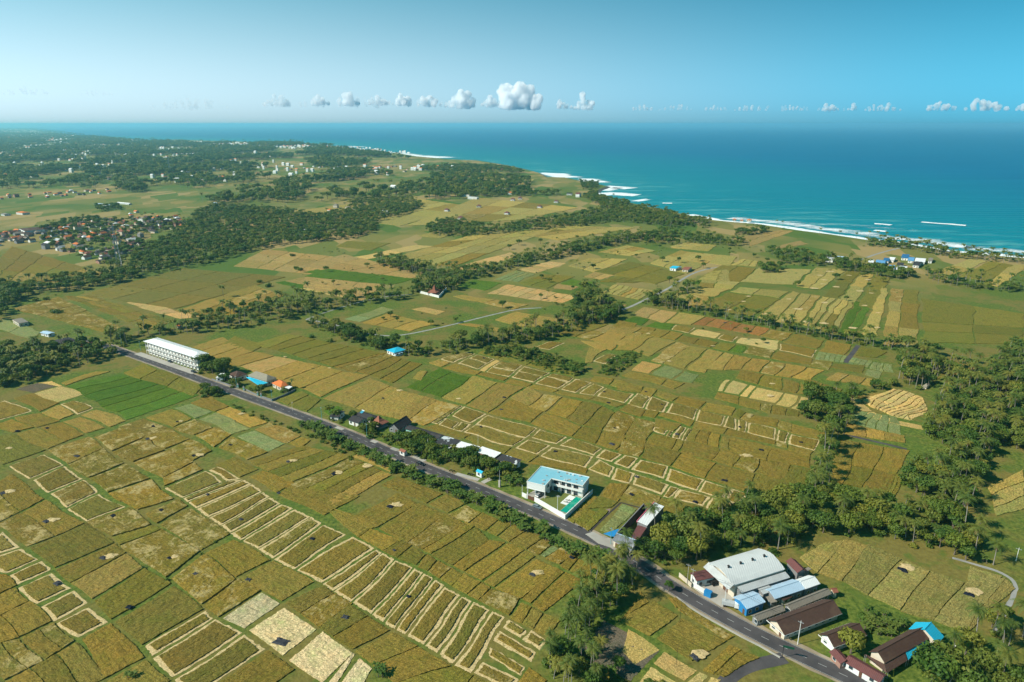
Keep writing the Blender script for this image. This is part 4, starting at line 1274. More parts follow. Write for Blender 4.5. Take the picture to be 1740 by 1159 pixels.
for i, (p, s, a, pl) in enumerate(near2):
    o = bpy.data.objects.new('shrub', BUSH[i % 4]); C.objects.link(o); o.location = p; o.rotation_euler = (0, 0, a); o.scale = (s, s, s*.9)
    tag(o, 'low leafy shrub growing '+pl, 'shrub', 'shrubs '+pl)
print({k: len(v) for k, v in PL.items()})
tag(scatter('undergrowth', rest+rest2, lib_s, 'shrub'), 'undergrowth of shrubs and bananas in the farther woods', 'undergrowth', kind='stuff')
# ============================================================ BUILDINGS
W_WHITE = paint('white plaster', (0.74, 0.74, 0.70), 0.8, 0.06, 0.6, dirt=((0.45, 0.42, 0.36), 0.5))
W_CREAM = paint('cream plaster', (0.62, 0.54, 0.42), 0.8, 0.08, 0.6, dirt=((0.40, 0.33, 0.25), 0.5))
W_MINT = paint('mint plaster', (0.25, 0.52, 0.44), 0.8, 0.1, 0.6, dirt=((0.2, 0.35, 0.3), 0.5))
W_GREY = paint('grey render', (0.22, 0.22, 0.22), 0.9, 0.15, 0.5, dirt=((0.10, 0.10, 0.10), 0.6))
W_BRICK = paint('red brick wall', (0.34, 0.19, 0.14), 0.9, 0.2, 1.2, dirt=((0.22, 0.13, 0.1), 0.6))
M_glass = paint('dark window glass', (0.03, 0.05, 0.06), 0.15, 0.2, 0.6, spec=0.6)
M_glassb = paint('blue window glass', (0.06, 0.28, 0.40), 0.2, 0.5, 0.8, spec=0.6)
M_wood = paint('brown wood', (0.13, 0.06, 0.035), 0.7, 0.25, 1.0)
M_blue = paint('blue paint', (0.02, 0.20, 0.45), 0.5, 0.12, 1.0)
M_conc = paint('pale concrete', (0.40, 0.37, 0.32), 0.9, 0.15, 0.35, dirt=((0.24, 0.22, 0.19), 0.6))
M_steel = paint('galvanised steel', (0.40, 0.41, 0.42), 0.5, 0.15, 1.0, metal=0.3)
M_black = paint('black rubber', (0.02, 0.02, 0.02), 0.7, 0.1, 2.0)
RF = {
 'white': corrugated('white metal roof', (0.80, 0.80, 0.78), ((0.62, 0.60, 0.56), 0.5), 0.7),
 'silver': corrugated('weathered zinc roof', (0.46, 0.47, 0.46), ((0.34, 0.34, 0.33), 0.7), 0.7),
 'pale': corrugated('pale blue metal roof', (0.42, 0.56, 0.68), ((0.30, 0.40, 0.50), 0.6), 0.7),
 'bluetop': paint('peeling blue roof coating', (0.20, 0.47, 0.56), 0.8, 0.12, 0.5, dirt=((0.42, 0.52, 0.52), 0.8)),
 'turq': corrugated('turquoise metal roof', (0.02, 0.42, 0.62), ((0.05, 0.46, 0.62), 0.5), 0.6),
 'brown': corrugated('brown tiled roof', (0.085, 0.045, 0.032), ((0.14, 0.085, 0.055), 0.6), 0.45, rough=0.85, var=0.3),
 'maroon': corrugated('maroon metal roof', (0.15, 0.055, 0.05), ((0.10, 0.05, 0.05), 0.7), 0.5, rough=0.7, var=0.25),
 'black': corrugated('black tiled roof', (0.040, 0.036, 0.038), ((0.075, 0.07, 0.07), 0.6), 0.45, rough=0.85, var=0.3),
 'orange': corrugated('orange tiled roof', (0.62, 0.17, 0.04), ((0.42, 0.13, 0.05), 0.5), 0.45, rough=0.8, var=0.2),
 'thatch': corrugated('grey thatch roof', (0.27, 0.24, 0.18), ((0.16, 0.15, 0.12), 0.6), 0.4, rough=0.95, var=0.3),
 'asb': corrugated('grey brown sheet roof', (0.23, 0.20, 0.16), ((0.13, 0.11, 0.09), 0.6), 0.6, rough=0.9, var=0.2),
 'red': corrugated('red brown tiled roof', (0.28, 0.10, 0.06), ((0.16, 0.08, 0.06), 0.6), 0.45, rough=0.85, var=0.25),
}
def patched():
    m = paint('black roof with white patches', (0.045, 0.043, 0.045), 0.8, 0.3, 0.6); t = m.node_tree; b = t.nodes['Principled BSDF']
    src = b.inputs['Base Color'].links[0].from_socket; n = noisef(t, 0.22, 4, 0.6, nd(t, 'ShaderNodeTexCoord').outputs['Object'])
    t.links.new(mixc(t, src, (0.55, 0.58, 0.58), rampf(t, n, 0.56, 0.59)), b.inputs['Base Color']); return m
RF['patch'] = patched()
def rect(a, b, c):
    """rectangle from a front edge a-b and one back corner c"""
    e = (c-b); e.z = 0
    if e.length > (b-a).length*1.2:
        e.normalize(); n = Vector((e.y, -e.x, 0)); a = b-n*(b-a).dot(n); return [a, b, c, a+(c-b)]
    u = (b-a); u.z = 0; L = u.length; u.normalize(); n = Vector((-u.y, u.x, 0)); d = (c-b).dot(n)
    return [a, b, b+n*d, a+n*d]
def shrink(q, m):
    c = sum(q, Vector())/len(q); o = []
    for i in range(len(q)):
        a = (q[i-1]-q[i]).normalized(); b = (q[(i+1) % len(q)]-q[i]).normalized(); o.append(q[i]+(a+b)*m)
    return o
def prism(M, q, z0, z1, O):
    n = len(q); lo = [(p.x-O.x, p.y-O.y, z0) for p in q]; hi = [(p.x-O.x, p.y-O.y, z1) for p in q]
    ar = sum(q[i].x*q[(i+1) % n].y-q[(i+1) % n].x*q[i].y for i in range(n))
    if ar < 0: lo.reverse(); hi.reverse()
    return M.add(lo+hi, [tuple(range(n-1, -1, -1)), tuple(range(n, 2*n))]+[(i, (i+1) % n, (i+1) % n+n, i+n) for i in range(n)])
def wall_line(M, a, b, z0, z1, th, O):
    d = (b-a); d.z = 0; d.normalize(); n = Vector((-d.y, d.x, 0))*th/2
    return prism(M, [a-n, b-n, b+n, a+n], z0, z1, O)
def openings(parent, O, a, b, specs, out, frame_m=None, glass=None):
    """specs: (from, to, z0, z1, kind) along wall a-b in metres; out = outward normal"""
    d = (b-a); d.z = 0; L = d.length; d.normalize()
    for s0, s1, z0, z1, kind in specs:
        p0 = a+d*s0; p1 = a+d*s1; gm = glass or M_glass
        if kind == 'door':
            M = MB(); prism(M, [p0+out*0.0, p1+out*0.0, p1+out*0.06, p0+out*0.06], z0, z1, O); dd = M.build('door', M_wood, parent)
            H = MB(); q = p0.lerp(p1, 0.85); prism(H, [q+out*0.06, q+d*0.06+out*0.06, q+d*0.06+out*0.14, q+out*0.14], z0+0.95, z0+1.1, O); H.build('handle', M_steel, dd)
        else:
            F = MB(); f_ = 0.10
            prism(F, [p0, p1, p1+out*0.09, p0+out*0.09], z0-f_, z0, O); prism(F, [p0, p1, p1+out*0.09, p0+out*0.09], z1, z1+f_, O)
            prism(F, [p0-d*f_, p0, p0+out*0.09, p0-d*f_+out*0.09], z0-f_, z1+f_, O); prism(F, [p1, p1+d*f_, p1+d*f_+out*0.09, p1+out*0.09], z0-f_, z1+f_, O)
            w_ = F.build('window', frame_m or W_WHITE, parent); P_ = MB(); prism(P_, [p0, p1, p1+out*0.05, p0+out*0.05], z0, z1, O); P_.build('pane', gm, w_)
def roof_mesh(q, ze, zr, kind, along, hip, O, th=0.16):
    """q eave rectangle; ridge along a-b ('ab') or b-c ('bc'); returns roof MB, ridge end points"""
    if along == 'bc': q = [q[1], q[2], q[3], q[0]]
    a, b, c, d = [Vector((p.x-O.x, p.y-O.y, ze)) for p in q]; M = MB()
    if kind == 'flat': M.slab([a+Vector((0,0,th)), b+Vector((0,0,th)), c+Vector((0,0,th)), d+Vector((0,0,th))], th); return M, None
    if kind == 'shed':
        up = Vector((0, 0, zr-ze)); M.slab([a, b, c+up, d+up], th); return M, None
    r0 = (a+d)/2; r1 = (b+c)/2; r0.z = r1.z = zr; L = (r1-r0); l = L.length; L.normalize()
    if kind == 'hip': s = min(hip if hip else (d-a).length/2, l*0.499); r0 = r0+L*s; r1 = r1-L*s
    if kind == 'hip':
        M.add([a, b, c, d, r0, r1], [(0, 1, 5, 4), (1, 2, 5), (2, 3, 4, 5), (3, 0, 4), (3, 2, 1, 0)])
        M.add([p-Vector((0, 0, th)) for p in (a, b, c, d)]+[a, b, c, d], [(0, 1, 5, 4), (1, 2, 6, 5), (2, 3, 7, 6), (3, 0, 4, 7), (3, 2, 1, 0)])
    else: M.slab([a, b, r1, r0], th); M.slab([c, d, r0, r1], th)
    return M, (r0, r1)
def ridge_cap(parent, r, mat):
    M = MB(); M.tube([r[0]+Vector((0, 0, .06)), r[1]+Vector((0, 0, .06))], 0.13, 5); M.build('ridge_cap', mat, parent)
def house(k, s, label, cat='house', ze=3.0, rise=1.8, kind='gable', along='ab', roof='brown', wall=None, over=0.5, hip=None, wins=None, door=True, name='house', group=None, capm=None, glass=None, trim=None):
    p = [G(*q, ze) for q in pts(k, s)]; q = rect(p[0], p[1], p[2]); return house_q(q, label, cat, ze, rise, kind, along, roof, wall, over, hip, wins, door, name, group, capm, glass, trim)
def house_q(q, label, cat, ze, rise, kind='gable', along='ab', roof='brown', wall=None, over=0.5, hip=None, wins=None, door=True, name='house', group=None, capm=None, glass=None, trim=None, rich=True):
    wall = wall or W_WHITE; c = sum(q, Vector())/4; O = Vector((c.x, c.y, 0)); root = empty(name, O); tag(root, label, cat, group)
    w_ = shrink(q, over); M = MB(); prism(M, w_, -0.2, ze-0.05, O)
    if kind in ('gable',) and rise:
        qq = w_ if along == 'ab' else [w_[1], w_[2], w_[3], w_[0]]
        l = [Vector((p.x-O.x, p.y-O.y, ze-0.05)) for p in qq]
        fr = 1-over*2/max(1.0, (q[1]-q[2]).length if along == 'ab' else (q[0]-q[1]).length)
        m0 = (l[0]+l[3])/2; m1 = (l[1]+l[2])/2; m0.z = m1.z = ze-0.05+rise*fr*0.96
        M.add(l+[m0, m1], [(0, 1, 5, 4), (1, 2, 5), (2, 3, 4, 5), (3, 0, 4)])
    if kind == 'shed':
        l = [Vector((p.x-O.x, p.y-O.y, ze-0.05)) for p in w_]; l = l if along == 'ab' else [l[1], l[2], l[3], l[0]]
        u_ = Vector((0, 0, rise*0.93)); M.add([l[0], l[1], l[2]+u_, l[3]+u_, l[2], l[3]], [(0, 1, 2, 3), (1, 4, 2), (0, 3, 5), (4, 5, 3, 2)])
    M.build('wall', wall, root)
    Rm, r = roof_mesh(q, ze, ze+rise, kind, along, hip, O); ro = Rm.build('roof', RF[roof], root)
    if r and rich: ridge_cap(ro, r, capm or RF[roof])
    if trim:
        T = MB(); qq = q+[q[0]]
        for a, b in zip(qq, qq[1:]): wall_line(T, a, b, ze-0.30, ze-0.02, 0.08, O)
        T.build('gutter', trim, root)
    if rich:
        for (a, b) in ((w_[0], w_[1]), (w_[1], w_[2])):
            d = (b-a); L = d.length; d = d.normalized(); n = Vector((d.y, -d.x, 0)); sp = []; x = 1.0; i = 0
            while x+1.2 < L:
                if door and i == 1 and a is w_[0]: sp.append((x, x+0.95, 0.05, 2.15, 'door'))
                else: sp.append((x, x+1.3, 0.95, 2.2, 'w'))
                x += 3.2; i += 1
            openings(root, O, a, b, sp, n, None, glass)
    return root
# ---------------- the white three storey terrace at the far end of the road
def long_building():
    ze = 10.2; p = [G(*q, ze) for q in pts('t', '250,230 757,393 905,352')]; q = rect(*p); c = sum(q, Vector())/4; O = Vector((c.x, c.y, 0))
    root = tag(empty('terrace_building', O), 'long white three storey building with a bright white roof beside the road', 'building')
    w_ = shrink(q, 1.0); d = (w_[1]-w_[0]).normalized(); n = Vector((d.y, -d.x, 0)); L = (w_[1]-w_[0]).length
    core = [w_[0]-n*1.2, w_[1]-n*1.2, w_[2], w_[3]]
    M = MB(); prism(M, core, -0.2, ze-0.1, O); M.build('wall', W_WHITE, root)
    M, r = roof_mesh(q, ze, ze+1.5, 'hip', 'ab', 5.0, O); ro = M.build('roof', RF['white'], root); ridge_cap(ro, r, RF['silver'])
    for k in range(1, 3):
        M = MB(); prism(M, [w_[0]+n*0.4, w_[1]+n*0.4, w_[1]-n*1.18, w_[0]-n*1.18], k*3.3-0.28, k*3.3, O); bal = M.build('balcony', W_WHITE, root)
        Rl = MB(); wall_line(Rl, w_[0]+n*0.34, w_[1]+n*0.34, k*3.3+0.9, k*3.3+1.0, 0.07, O)
        for s in range(int(L/1.1)): a = w_[0]+n*0.34+d*(s*1.1+0.3); prism(Rl, [a, a+d*0.06, a+d*0.06+n*0.05, a+n*0.05], k*3.3+0.003, k*3.3+0.9, O)
        Rl.build('railing', M_steel, bal)
    nb = 16
    for s in range(nb+1):
        M = MB(); a = w_[0]+d*(L*s/nb-(0.2 if s else 0)); prism(M, [a-n*0.1, a+d*0.25-n*0.1, a+d*0.25+n*0.3, a+n*0.3], 0, ze-0.18, O); M.build('pillar', W_WHITE, root)
    bay = (L-0.5)/nb
    for k in range(3):
        sp = []
        for s in range(nb):
            x = bay*s+0.35
            sp.append((x+0.25, x+1.15, k*3.3+0.1, k*3.3+2.3, 'door')); sp.append((x+1.5, x+min(2.6, bay-0.6), k*3.3+0.9, k*3.3+2.3, 'w'))
        openings(root, O, core[0], core[1], sp, n, W_CREAM)
    e_ = (w_[2]-w_[1]).normalized(); ne = Vector((e_.y, -e_.x, 0))
    openings(root, O, core[1], core[2], [(2.0, 3.2, k*3.3+1, k*3.3+2.2, 'w') for k in range(3)]+[(6.0, 7.2, k*3.3+1, k*3.3+2.2, 'w') for k in range(3)], ne)
    ap = [w_[0]+n*6.0-d*8, w_[1]+n*6.0+d*3, w_[1]+n*0.6+d*3, w_[0]+n*0.6-d*8]
    tag(mesh_obj('forecourt', [(p.x, p.y, 0.066) for p in ap], [(0, 1, 2, 3)], M_conc), kind='structure')
long_building()
house('t', '985,574 1035,592 1085,548', 'small flat roofed white annex beside the brown hipped roof', ze=2.7, rise=0, kind='flat', roof='white', over=0.2)
house('t', '1082,556 1160,590 1262,548', 'white house with a dark brown hipped roof near the road bend', ze=3.2, rise=2.2, kind='hip', roof='brown')
house('t', '1275,568 1468,628 1562,588', 'pavilion with a grey thatched pyramid roof behind the blue awning', cat='pavilion', name='pavilion', ze=3.4, rise=2.6, kind='hip', roof='thatch', wall=W_CREAM)
house('t', '1515,642 1607,686 1695,652', 'small house with a bright orange tiled hipped roof', ze=3.0, rise=2.0, kind='hip', roof='orange', wall=W_CREAM)
def sheet_roof(k, s, zs, label, name, cat, mat, posts=True):
    """open shelter: a sheet on posts, corners given with their own heights"""
    q = [G(*p, z) for p, z in zip(pts(k, s), zs)]; c = sum(q, Vector())/4; O = Vector((c.x, c.y, 0)); root = tag(empty(name, O), label, cat)
    MB().slab([p-O for p in q], 0.07).build('canopy', mat, root)
    if posts:
        for p in q:
            r = Vector((c.x-p.x, c.y-p.y, 0))*0.08; M = MB(); M.tube([(p.x-O.x+r.x, p.y-O.y+r.y, 0), (p.x-O.x+r.x, p.y-O.y+r.y, p.z-0.05)], 0.06, 6); M.build('post', M_steel, root)
    return root
sheet_roof('t', '1262,585 1388,668 1482,640 1300,583', (2.4, 2.2, 2.6, 3.0), 'bright blue sheet awning in front of the thatched pavilion', 'awning', 'awning', RF['turq'])
# roadside gate pillars and low wall
def gate_pair(k, s, label):
    p = gp(k, s)
    for i, (a, lab) in enumerate(zip(p, label)):
        root = tag(empty('gate_pillar', a), lab, 'gate pillar', 'carved gate pillars beside the main road')
        M = MB(); M.box(-.55, .55, -.55, .55, 0, .5); M.build('base', M_conc, root); M = MB(); M.box(-.38, .38, -.38, .38, .5, 2.2); M.build('shaft', W_MINT, root)
        M = MB(); M.box(-.6, .6, -.6, .6, 2.2, 2.45); M.box(-.4, .4, -.4, .4, 2.45, 2.75); M.box(-.2, .2, -.2, .2, 2.75, 3.1); M.build('cap', M_conc, root)
gate_pair('t', '1187,690 1245,718 1382,770 1415,785', ('first pale gate pillar along the road past the bend', 'second pale gate pillar along the road past the bend', 'third pale gate pillar, below the orange roofed house', 'fourth pale gate pillar, nearest the road pole'))
def boundary(k, s, h, th, mat, label, name='boundary_wall', cap=None, cat='wall'):
    P = gp(k, s); O = Vector((P[0].x, P[0].y, 0)); root = tag(empty(name, O), label, cat)
    M = MB()
    for i, (a, b) in enumerate(zip(P, P[1:])):
        d = (b-a).normalized(); wall_line(M, a-d*(th/2-0.002*i), b+d*(th/2-0.002*i), -0.1, h-0.003*i, th, O)
    M.build('panel', mat, root); M = MB()
    for i, (a, b) in enumerate(zip(P, P[1:])):
        d = (b-a).normalized(); wall_line(M, a-d*(th/2+.03), b+d*(th/2+.03), h, h+0.08+0.004*i, th+0.1, O)
    M.build('coping', cap or mat, root); return root
boundary('t', '1255,712 1372,768', 1.0, .2, W_GREY, 'low grey wall between the middle gate pillars')
boundary('t', '1425,790 1520,822 1640,775 1745,722', 1.2, .2, W_GREY, 'low dark wall around the orange roofed house')
boundary('t', '930,612 1080,662 1180,692', 0.9, .2, W_GREY, 'low grey wall below the brown hipped house')
sheet_roof('t', '1620,688 1680,705 1722,678 1665,662', (2.5, 2.5, 2.6, 2.6), 'small white canopy beside the orange roofed house', 'canopy_shelter', 'canopy', RF['white'])
# ---------------- compound of black roofs by the middle of the road
house('s', '66,176 128,200 190,146', 'small white house with a black roof at the upper end of its compound', ze=2.8, rise=1.1, roof='black', kind='gable')
house('s', '208,222 300,252 352,200', 'white house with a black gabled roof nearest the road', ze=2.8, rise=1.2, roof='black')
h_ = house('s', '250,180 430,236 476,190', 'long black roofed house carrying a solar water heater', ze=3.0, rise=1.4, roof='black', kind='hip')
def solar(p, lab):
    O = p; root = tag(empty('solar_water_heater', O, R(-38)), lab, 'solar heater')
    MB().slab([Vector((-1, -1, 0)), Vector((1, -1, 0)), Vector((1, .8, .8)), Vector((-1, .8, .8))], .08).build('panel', M_glassb, root)
    M = MB(); M.tube([(-1.1, .95, .95), (1.1, .95, .95)], .25, 8); M.build('tank', W_WHITE, root)
solar(G(*px('s', 335, 158), 4.3), 'solar water heater with white tank on the long black roof')
def joglo(k, s, ze, top, label):
    p = [G(*q, ze) for q in pts(k, s)]; q = rect(*p); c = sum(q, Vector())/4; O = Vector((c.x, c.y, 0)); root = tag(empty('pavilion', O), label, 'pavilion')
    M = MB(); l0 = [Vector((x.x-O.x, x.y-O.y, ze)) for x in q]; l1 = [v_*0.55 for v_ in l0]; l2 = [v_*0.30 for v_ in l0]; l3 = [v_*0.07 for v_ in l0]
    for v_ in l1: v_.z = ze+0.9
    for v_ in l2: v_.z = ze+2.0
    for v_ in l3: v_.z = top
    vs = l0+l1+l2+l3; f_ = [(3, 2, 1, 0), (12, 13, 14, 15)]
    for r in range(3):
        for i in range(4): f_.append((r*4+i, r*4+(i+1) % 4, r*4+4+(i+1) % 4, r*4+4+i))
    M.add(vs, f_); M.build('roof', RF['red'], root)
    for v_ in l0: M = MB(); M.tube([(v_.x*.85, v_.y*.85, 0), (v_.x*.85, v_.y*.85, ze+.1)], .14, 6); M.build('post', M_wood, root)
    M = MB(); prism(M, shrink(q, 0.6), -0.1, 0.5, O); M.build('platform', M_conc, root)
joglo('s', '392,238 482,275 562,232', 2.6, 6.2, 'open pavilion with a steep concave red brown roof among trees')
h_ = house('s', '585,272 655,312 770,240', 'dark house with a very steep roof and a grey skylight', ze=2.6, rise=3.1, roof='black', wall=W_GREY, along='bc')
house('s', '703,298 1000,388 1052,356', 'long low house with mint walls and a dark flat pitched roof', ze=3.4, rise=0.7, roof='black', wall=W_MINT)
house('s', '922,442 1045,500 1196,410', 'low shed with a black roof patched in white', cat='shed', name='shed', ze=3.3, rise=0.5, kind='shed', roof='patch', along='ab')
house('s', '1138,452 1303,500 1364,462', 'shed with a plain white roof beside the patched black roof', cat='shed', name='shed', ze=3.4, rise=0.4, kind='shed', roof='white')
house('s', '1318,495 1484,552 1544,514', 'brick walled shed with a bright white roof', cat='shed', name='shed', ze=3.8, rise=0.4, kind='shed', roof='white', wall=W_BRICK)
house('s', '1488,562 1664,618 1718,576', 'shed with a dark roof streaked pale at the end of the row', cat='shed', name='shed', ze=3.0, rise=0.5, kind='shed', roof='patch')
house('s', '1322,668 1372,690 1394,672', 'tiny turquoise gatehouse beside the parked motorcycles', cat='gatehouse', name='gatehouse', ze=2.6, rise=0.6, roof='turq', over=.2)
house('s', '655,488 700,508 722,490', 'tiny kiosk with a red brown roof under the roadside trees', cat='kiosk', name='kiosk', ze=2.4, rise=.7, roof='red', over=.2)
for s_, lab in (('108,284 170,308', 'concrete driveway of the black roofed house'), ('590,468 645,488', 'x'), ('415,402 462,420', 'x'), ('780,535 880,580', 'x'), ('1380,770 1450,735', 'x'), ('1150,690 1350,745', 'x')):
    a, b = gp('s', s_); n = Vector((-(b-a).y, (b-a).x, 0)).normalized()*1.3
    tag(mesh_obj('driveway', [(p.x, p.y, 0.07) for p in (a-n, b-n, b+n, a+n)], [(0, 1, 2, 3)], M_conc), kind='structure')
# ---------------- the white villa with the blue roof and pool
def villa():
    z1, z2 = 3.3, 6.7
    P = {n: G(*px('r', *c), z2) for n, c in dict(a=(220, 362), b=(412, 408), c=(512, 338), d=(812, 404), e=(900, 322)).items()}
    u = (P['b']-P['a']); u.z = 0; u.normalize(); n = Vector((-u.y, u.x, 0))
    def loc(p): r = p-P['a']; return (r.dot(u), r.dot(n))
    bx = loc(P['b'])[0]; cy = loc(P['c'])[1]; dx = loc(P['d'])[0]; ey = loc(P['e'])[1]
    A = Vector((P['a'].x, P['a'].y, 0)); W_ = lambda x, y: A+u*x+n*y
    O = W_(dx*0.5, ey*0.6); root = tag(empty('villa', O), 'white two storey L shaped villa with a pale blue flat roof', 'villa')
    L_ = [W_(0, 0), W_(bx, 0), W_(bx, cy), W_(dx, cy), W_(dx, ey), W_(0, ey)]
    M = MB(); prism(M, [W_(.3, 5.5), W_(bx-.3, 5.5), W_(bx-.3, cy+1.2), W_(dx-.3, cy+1.2), W_(dx-.3, ey-.3), W_(.3, ey-.3)], -.2, z1-.003, O); M.build('wall', W_WHITE, root)
    M = MB(); prism(M, [W_(0, 0), W_(bx, 0), W_(bx, cy+1.2), W_(dx-.1, cy+1.2), W_(dx-.1, ey), W_(0, ey)], z1+.25, z2-.3, O); M.build('upper_wall', W_WHITE, root)
    M = MB(); prism(M, [W_(-.1, -.1), W_(bx+.1, -.1), W_(bx+.1, cy-.2), W_(dx, cy-.2), W_(dx, ey+.1), W_(-.1, ey+.1)], z1, z1+.25, O); M.build('floor_slab', W_WHITE, root)
    M = MB(); prism(M, L_, z2-.297, z2, O); M.build('roof', RF['bluetop'], root)
    T = MB(); rr = L_+[L_[0]]
    for i, (a, b) in enumerate(zip(rr, rr[1:])):
        d = (b-a).normalized(); wall_line(T, a-d*(.1-.003*i), b+d*(.1-.003*i), z2-.29, z2+.22+.004*i, .2, O)
    T.build('parapet', W_WHITE, root)
    # things on the roof: vents, tanks, lids
    r = random.Random(3)
    for k in range(16):
        x = r.uniform(.8, dx-.8); y = r.uniform(cy+.8, ey-.8) if x > bx-1 else r.uniform(.8, ey-.8); s = r.uniform(.3, .8)
        M = MB(); c_ = W_(x, y)-O; M.box(c_.x-s, c_.x+s*.4, c_.y-s*.5, c_.y+s*.5, z2+.003, z2+r.uniform(.15, .6)); M.build('roof_vent', (M_conc, W_WHITE, RF['silver'])[k % 3], root)
    # balcony parapet in front of upper floor
    M = MB(); wall_line(M, W_(bx+.05, cy-.1), W_(dx-.05, cy-.1), z1+.253, z1+1.15, .15, O); wall_line(M, W_(dx-.05, cy+.0), W_(dx-.05, ey), z1+.253, z1+1.15, .14, O); M.build('balcony_parapet', W_WHITE, root)
    out = -n; sp = []; x = 1.0; Lw = dx-bx
    while x+2.2 < Lw: sp.append((x, x+2.1, z1+.6, z1+2.5, 'w')); x += 3.3
    openings(root, O, W_(bx-.2, cy+1.2), W_(dx-.1, cy+1.2), sp, out, M_wood)
    openings(root, O, W_(bx-.2, cy+1.2), W_(dx-.1, cy+1.2), [(a, b, .2, 2.6, 'w') for a, b, *_ in sp], out, W_WHITE)
    openings(root, O, W_(bx, 1.0), W_(bx, cy), [(2, 4.4, z1+.9, z1+2.4, 'w'), (5.4, 7.4, z1+.9, z1+2.4, 'w')] if cy > 8 else [(1.5, 3.5, z1+.9, z1+2.4, 'w')], u, W_WHITE)
    openings(root, O, W_(bx-.3, 5.6), W_(bx-.3, cy+1), [(.6, 3.2, .2, 2.6, 'w')], u, W_WHITE)
    for x_ in (0.25, bx*0.45, bx-.25):
        M = MB(); c_ = W_(x_, .3)-O; M.box(c_.x-.2, c_.x+.2, c_.y-.2, c_.y+.2, 0, z1-.003); M.build('pillar', W_WHITE, root)
    for k in range(1, 4):
        M = MB(); c_ = W_(bx+Lw*k/3.0-.3, cy)-O; M.box(c_.x-.13, c_.x+.13, c_.y-.13, c_.y+.13, 0, z1-.003); M.build('pillar', W_WHITE, root)
        M = MB(); c_ = W_(bx+Lw*k/3.0-.3, cy)-O; M.box(c_.x-.12, c_.x+.12, c_.y-.12, c_.y+.12, z1+1.15, z2-.3); M.build('pillar', W_WHITE, root)
    # compound
    F0 = G(*px('r', 300, 572)); F1 = G(*px('r', 625, 762)); B1 = G(*px('r', 912, 492)); 
    wr = tag(empty('boundary_wall', F1), 'tall white garden wall around the villa lawn and pool', 'wall')
    M = MB(); wall_line(M, F0, F1, -.1, 2.3, .25, F1); M.build('panel', W_WHITE, wr); M = MB(); wall_line(M, F1-(F1-B1).normalized()*0.126, B1, -.1, 2.303, .252, F1); M.build('panel', W_WHITE, wr)
    M = MB(); wall_line(M, F0, F1, 2.303, 2.40, .36, F1); wall_line(M, F1, B1, 2.304, 2.41, .36, F1); M.build('coping', W_WHITE, wr)
    q = [F0, F1, B1, W_(bx, cy)]; lawn = [p+Vector((0, 0, .10)) for p in shrink(q, .2)]
    tag(mesh_obj('lawn', lawn, [(0, 1, 2, 3)], M_lawn), kind='structure')
    q = [G(*px('r', *c)) for c in ((190, 520), (300, 575), (430, 520), (330, 440))]
    tag(mesh_obj('carport_floor', [p+Vector((0, 0, .12)) for p in q], [(0, 1, 2, 3)], M_conc), kind='structure')
    pq = [G(*px('r', *c)) for c in ((582, 668), (640, 700), (800, 545), (742, 518))]; pq = rect(pq[0], pq[1], pq[2])
    po = Vector((pq[0].x, pq[0].y, 0)); pr = tag(empty('swimming_pool', po), 'green swimming pool inside the villa garden wall', 'pool')
    M = MB(); prism(M, [p+(p-sum(pq, Vector())/4).normalized()*.5 for p in pq], .05, .22, po); M.build('coping', M_conc, pr)
    M = MB(); prism(M, pq, .10, .235, po); M.build('water', M_pool, pr)
    dq = [G(*px('r', *c)) for c in ((698, 515), (740, 520), (800, 545), (760, 500))]
    tq = [G(*px('r', *c)) for c in ((575, 590), (640, 615), (735, 530), (672, 505))]; tq = rect(*tq[:3])
    M = MB(); to = Vector((tq[0].x, tq[0].y, 0)); prism(M, tq, 0, .28, to); tr_ = tag(empty('terrace_deck', to), 'white sun deck between the villa lawn and the pool', 'deck'); M.build('platform', W_WHITE, tr_)
    for k, f_ in enumerate((.2, .42)):
        c_ = tq[0].lerp(tq[3], f_).lerp(tq[1].lerp(tq[2], f_), .5); lo = tag(empty('sun_lounger', c_+Vector((0, 0, .28)), math.atan2(u.y, u.x)), ('first', 'second')[k]+' pale lounger from the road end of the white deck', 'lounger', 'loungers on the white deck')
        M = MB(); M.box(-.9, .9, -.3, .3, .25, .4); M.build('seat', M_conc, lo); M = MB(); M.slab([Vector((.5, -.3, .4)), Vector((1.1, -.3, .85)), Vector((1.1, .3, .85)), Vector((.5, .3, .4))], .1).build('backrest', M_black, lo)
        for sx in (-.8, .7):
            for sy in (-.25, .25): Q = MB(); Q.box(sx-.03, sx+.03, sy-.03, sy+.03, 0, .25); Q.build('leg', M_steel, lo)
    # red parasol and gates
    um = G(*px('r', 672, 488)); ur = tag(empty('parasol', um+Vector((0, 0, .1))), 'red parasol in front of the villa veranda', 'parasol'); M = MB(); M.tube([(0, 0, 0), (0, 0, 2.5)], .04, 6); M.build('pole', M_steel, ur)
    M = MB(); v_ = [(0, 0, 2.7)]+[(1.3*math.cos(k*math.pi/4), 1.3*math.sin(k*math.pi/4), 2.2) for k in range(8)]; M.add(v_, [(0, k+1, (k+1) % 8+1) for k in range(8)]); M.build('canopy', paint('red canvas', (.5, .07, .04), .8, .1), ur)
    g0 = G(*px('r', 228, 545)); gt = tag(empty('gate', g0), 'brown slatted gate at the villa driveway', 'gate'); M = MB(); wall_line(M, g0, F0, .1, 1.9, .12, g0); M.build('panel', M_wood, gt)
    M = MB(); prism(M, [g0+u*-.5, g0, g0+n*.5, g0-u*.5+n*.5], 0, 3.0, g0); M.build('pillar', W_WHITE, gt)
    g1 = G(*px('r', 168, 518)); gw = tag(empty('boundary_wall', g1), 'short white wall beside the villa gate', 'wall'); M = MB(); wall_line(M, g1, g0-u*.55, 0, 2.2, .25, g1); M.build('panel', W_WHITE, gw)
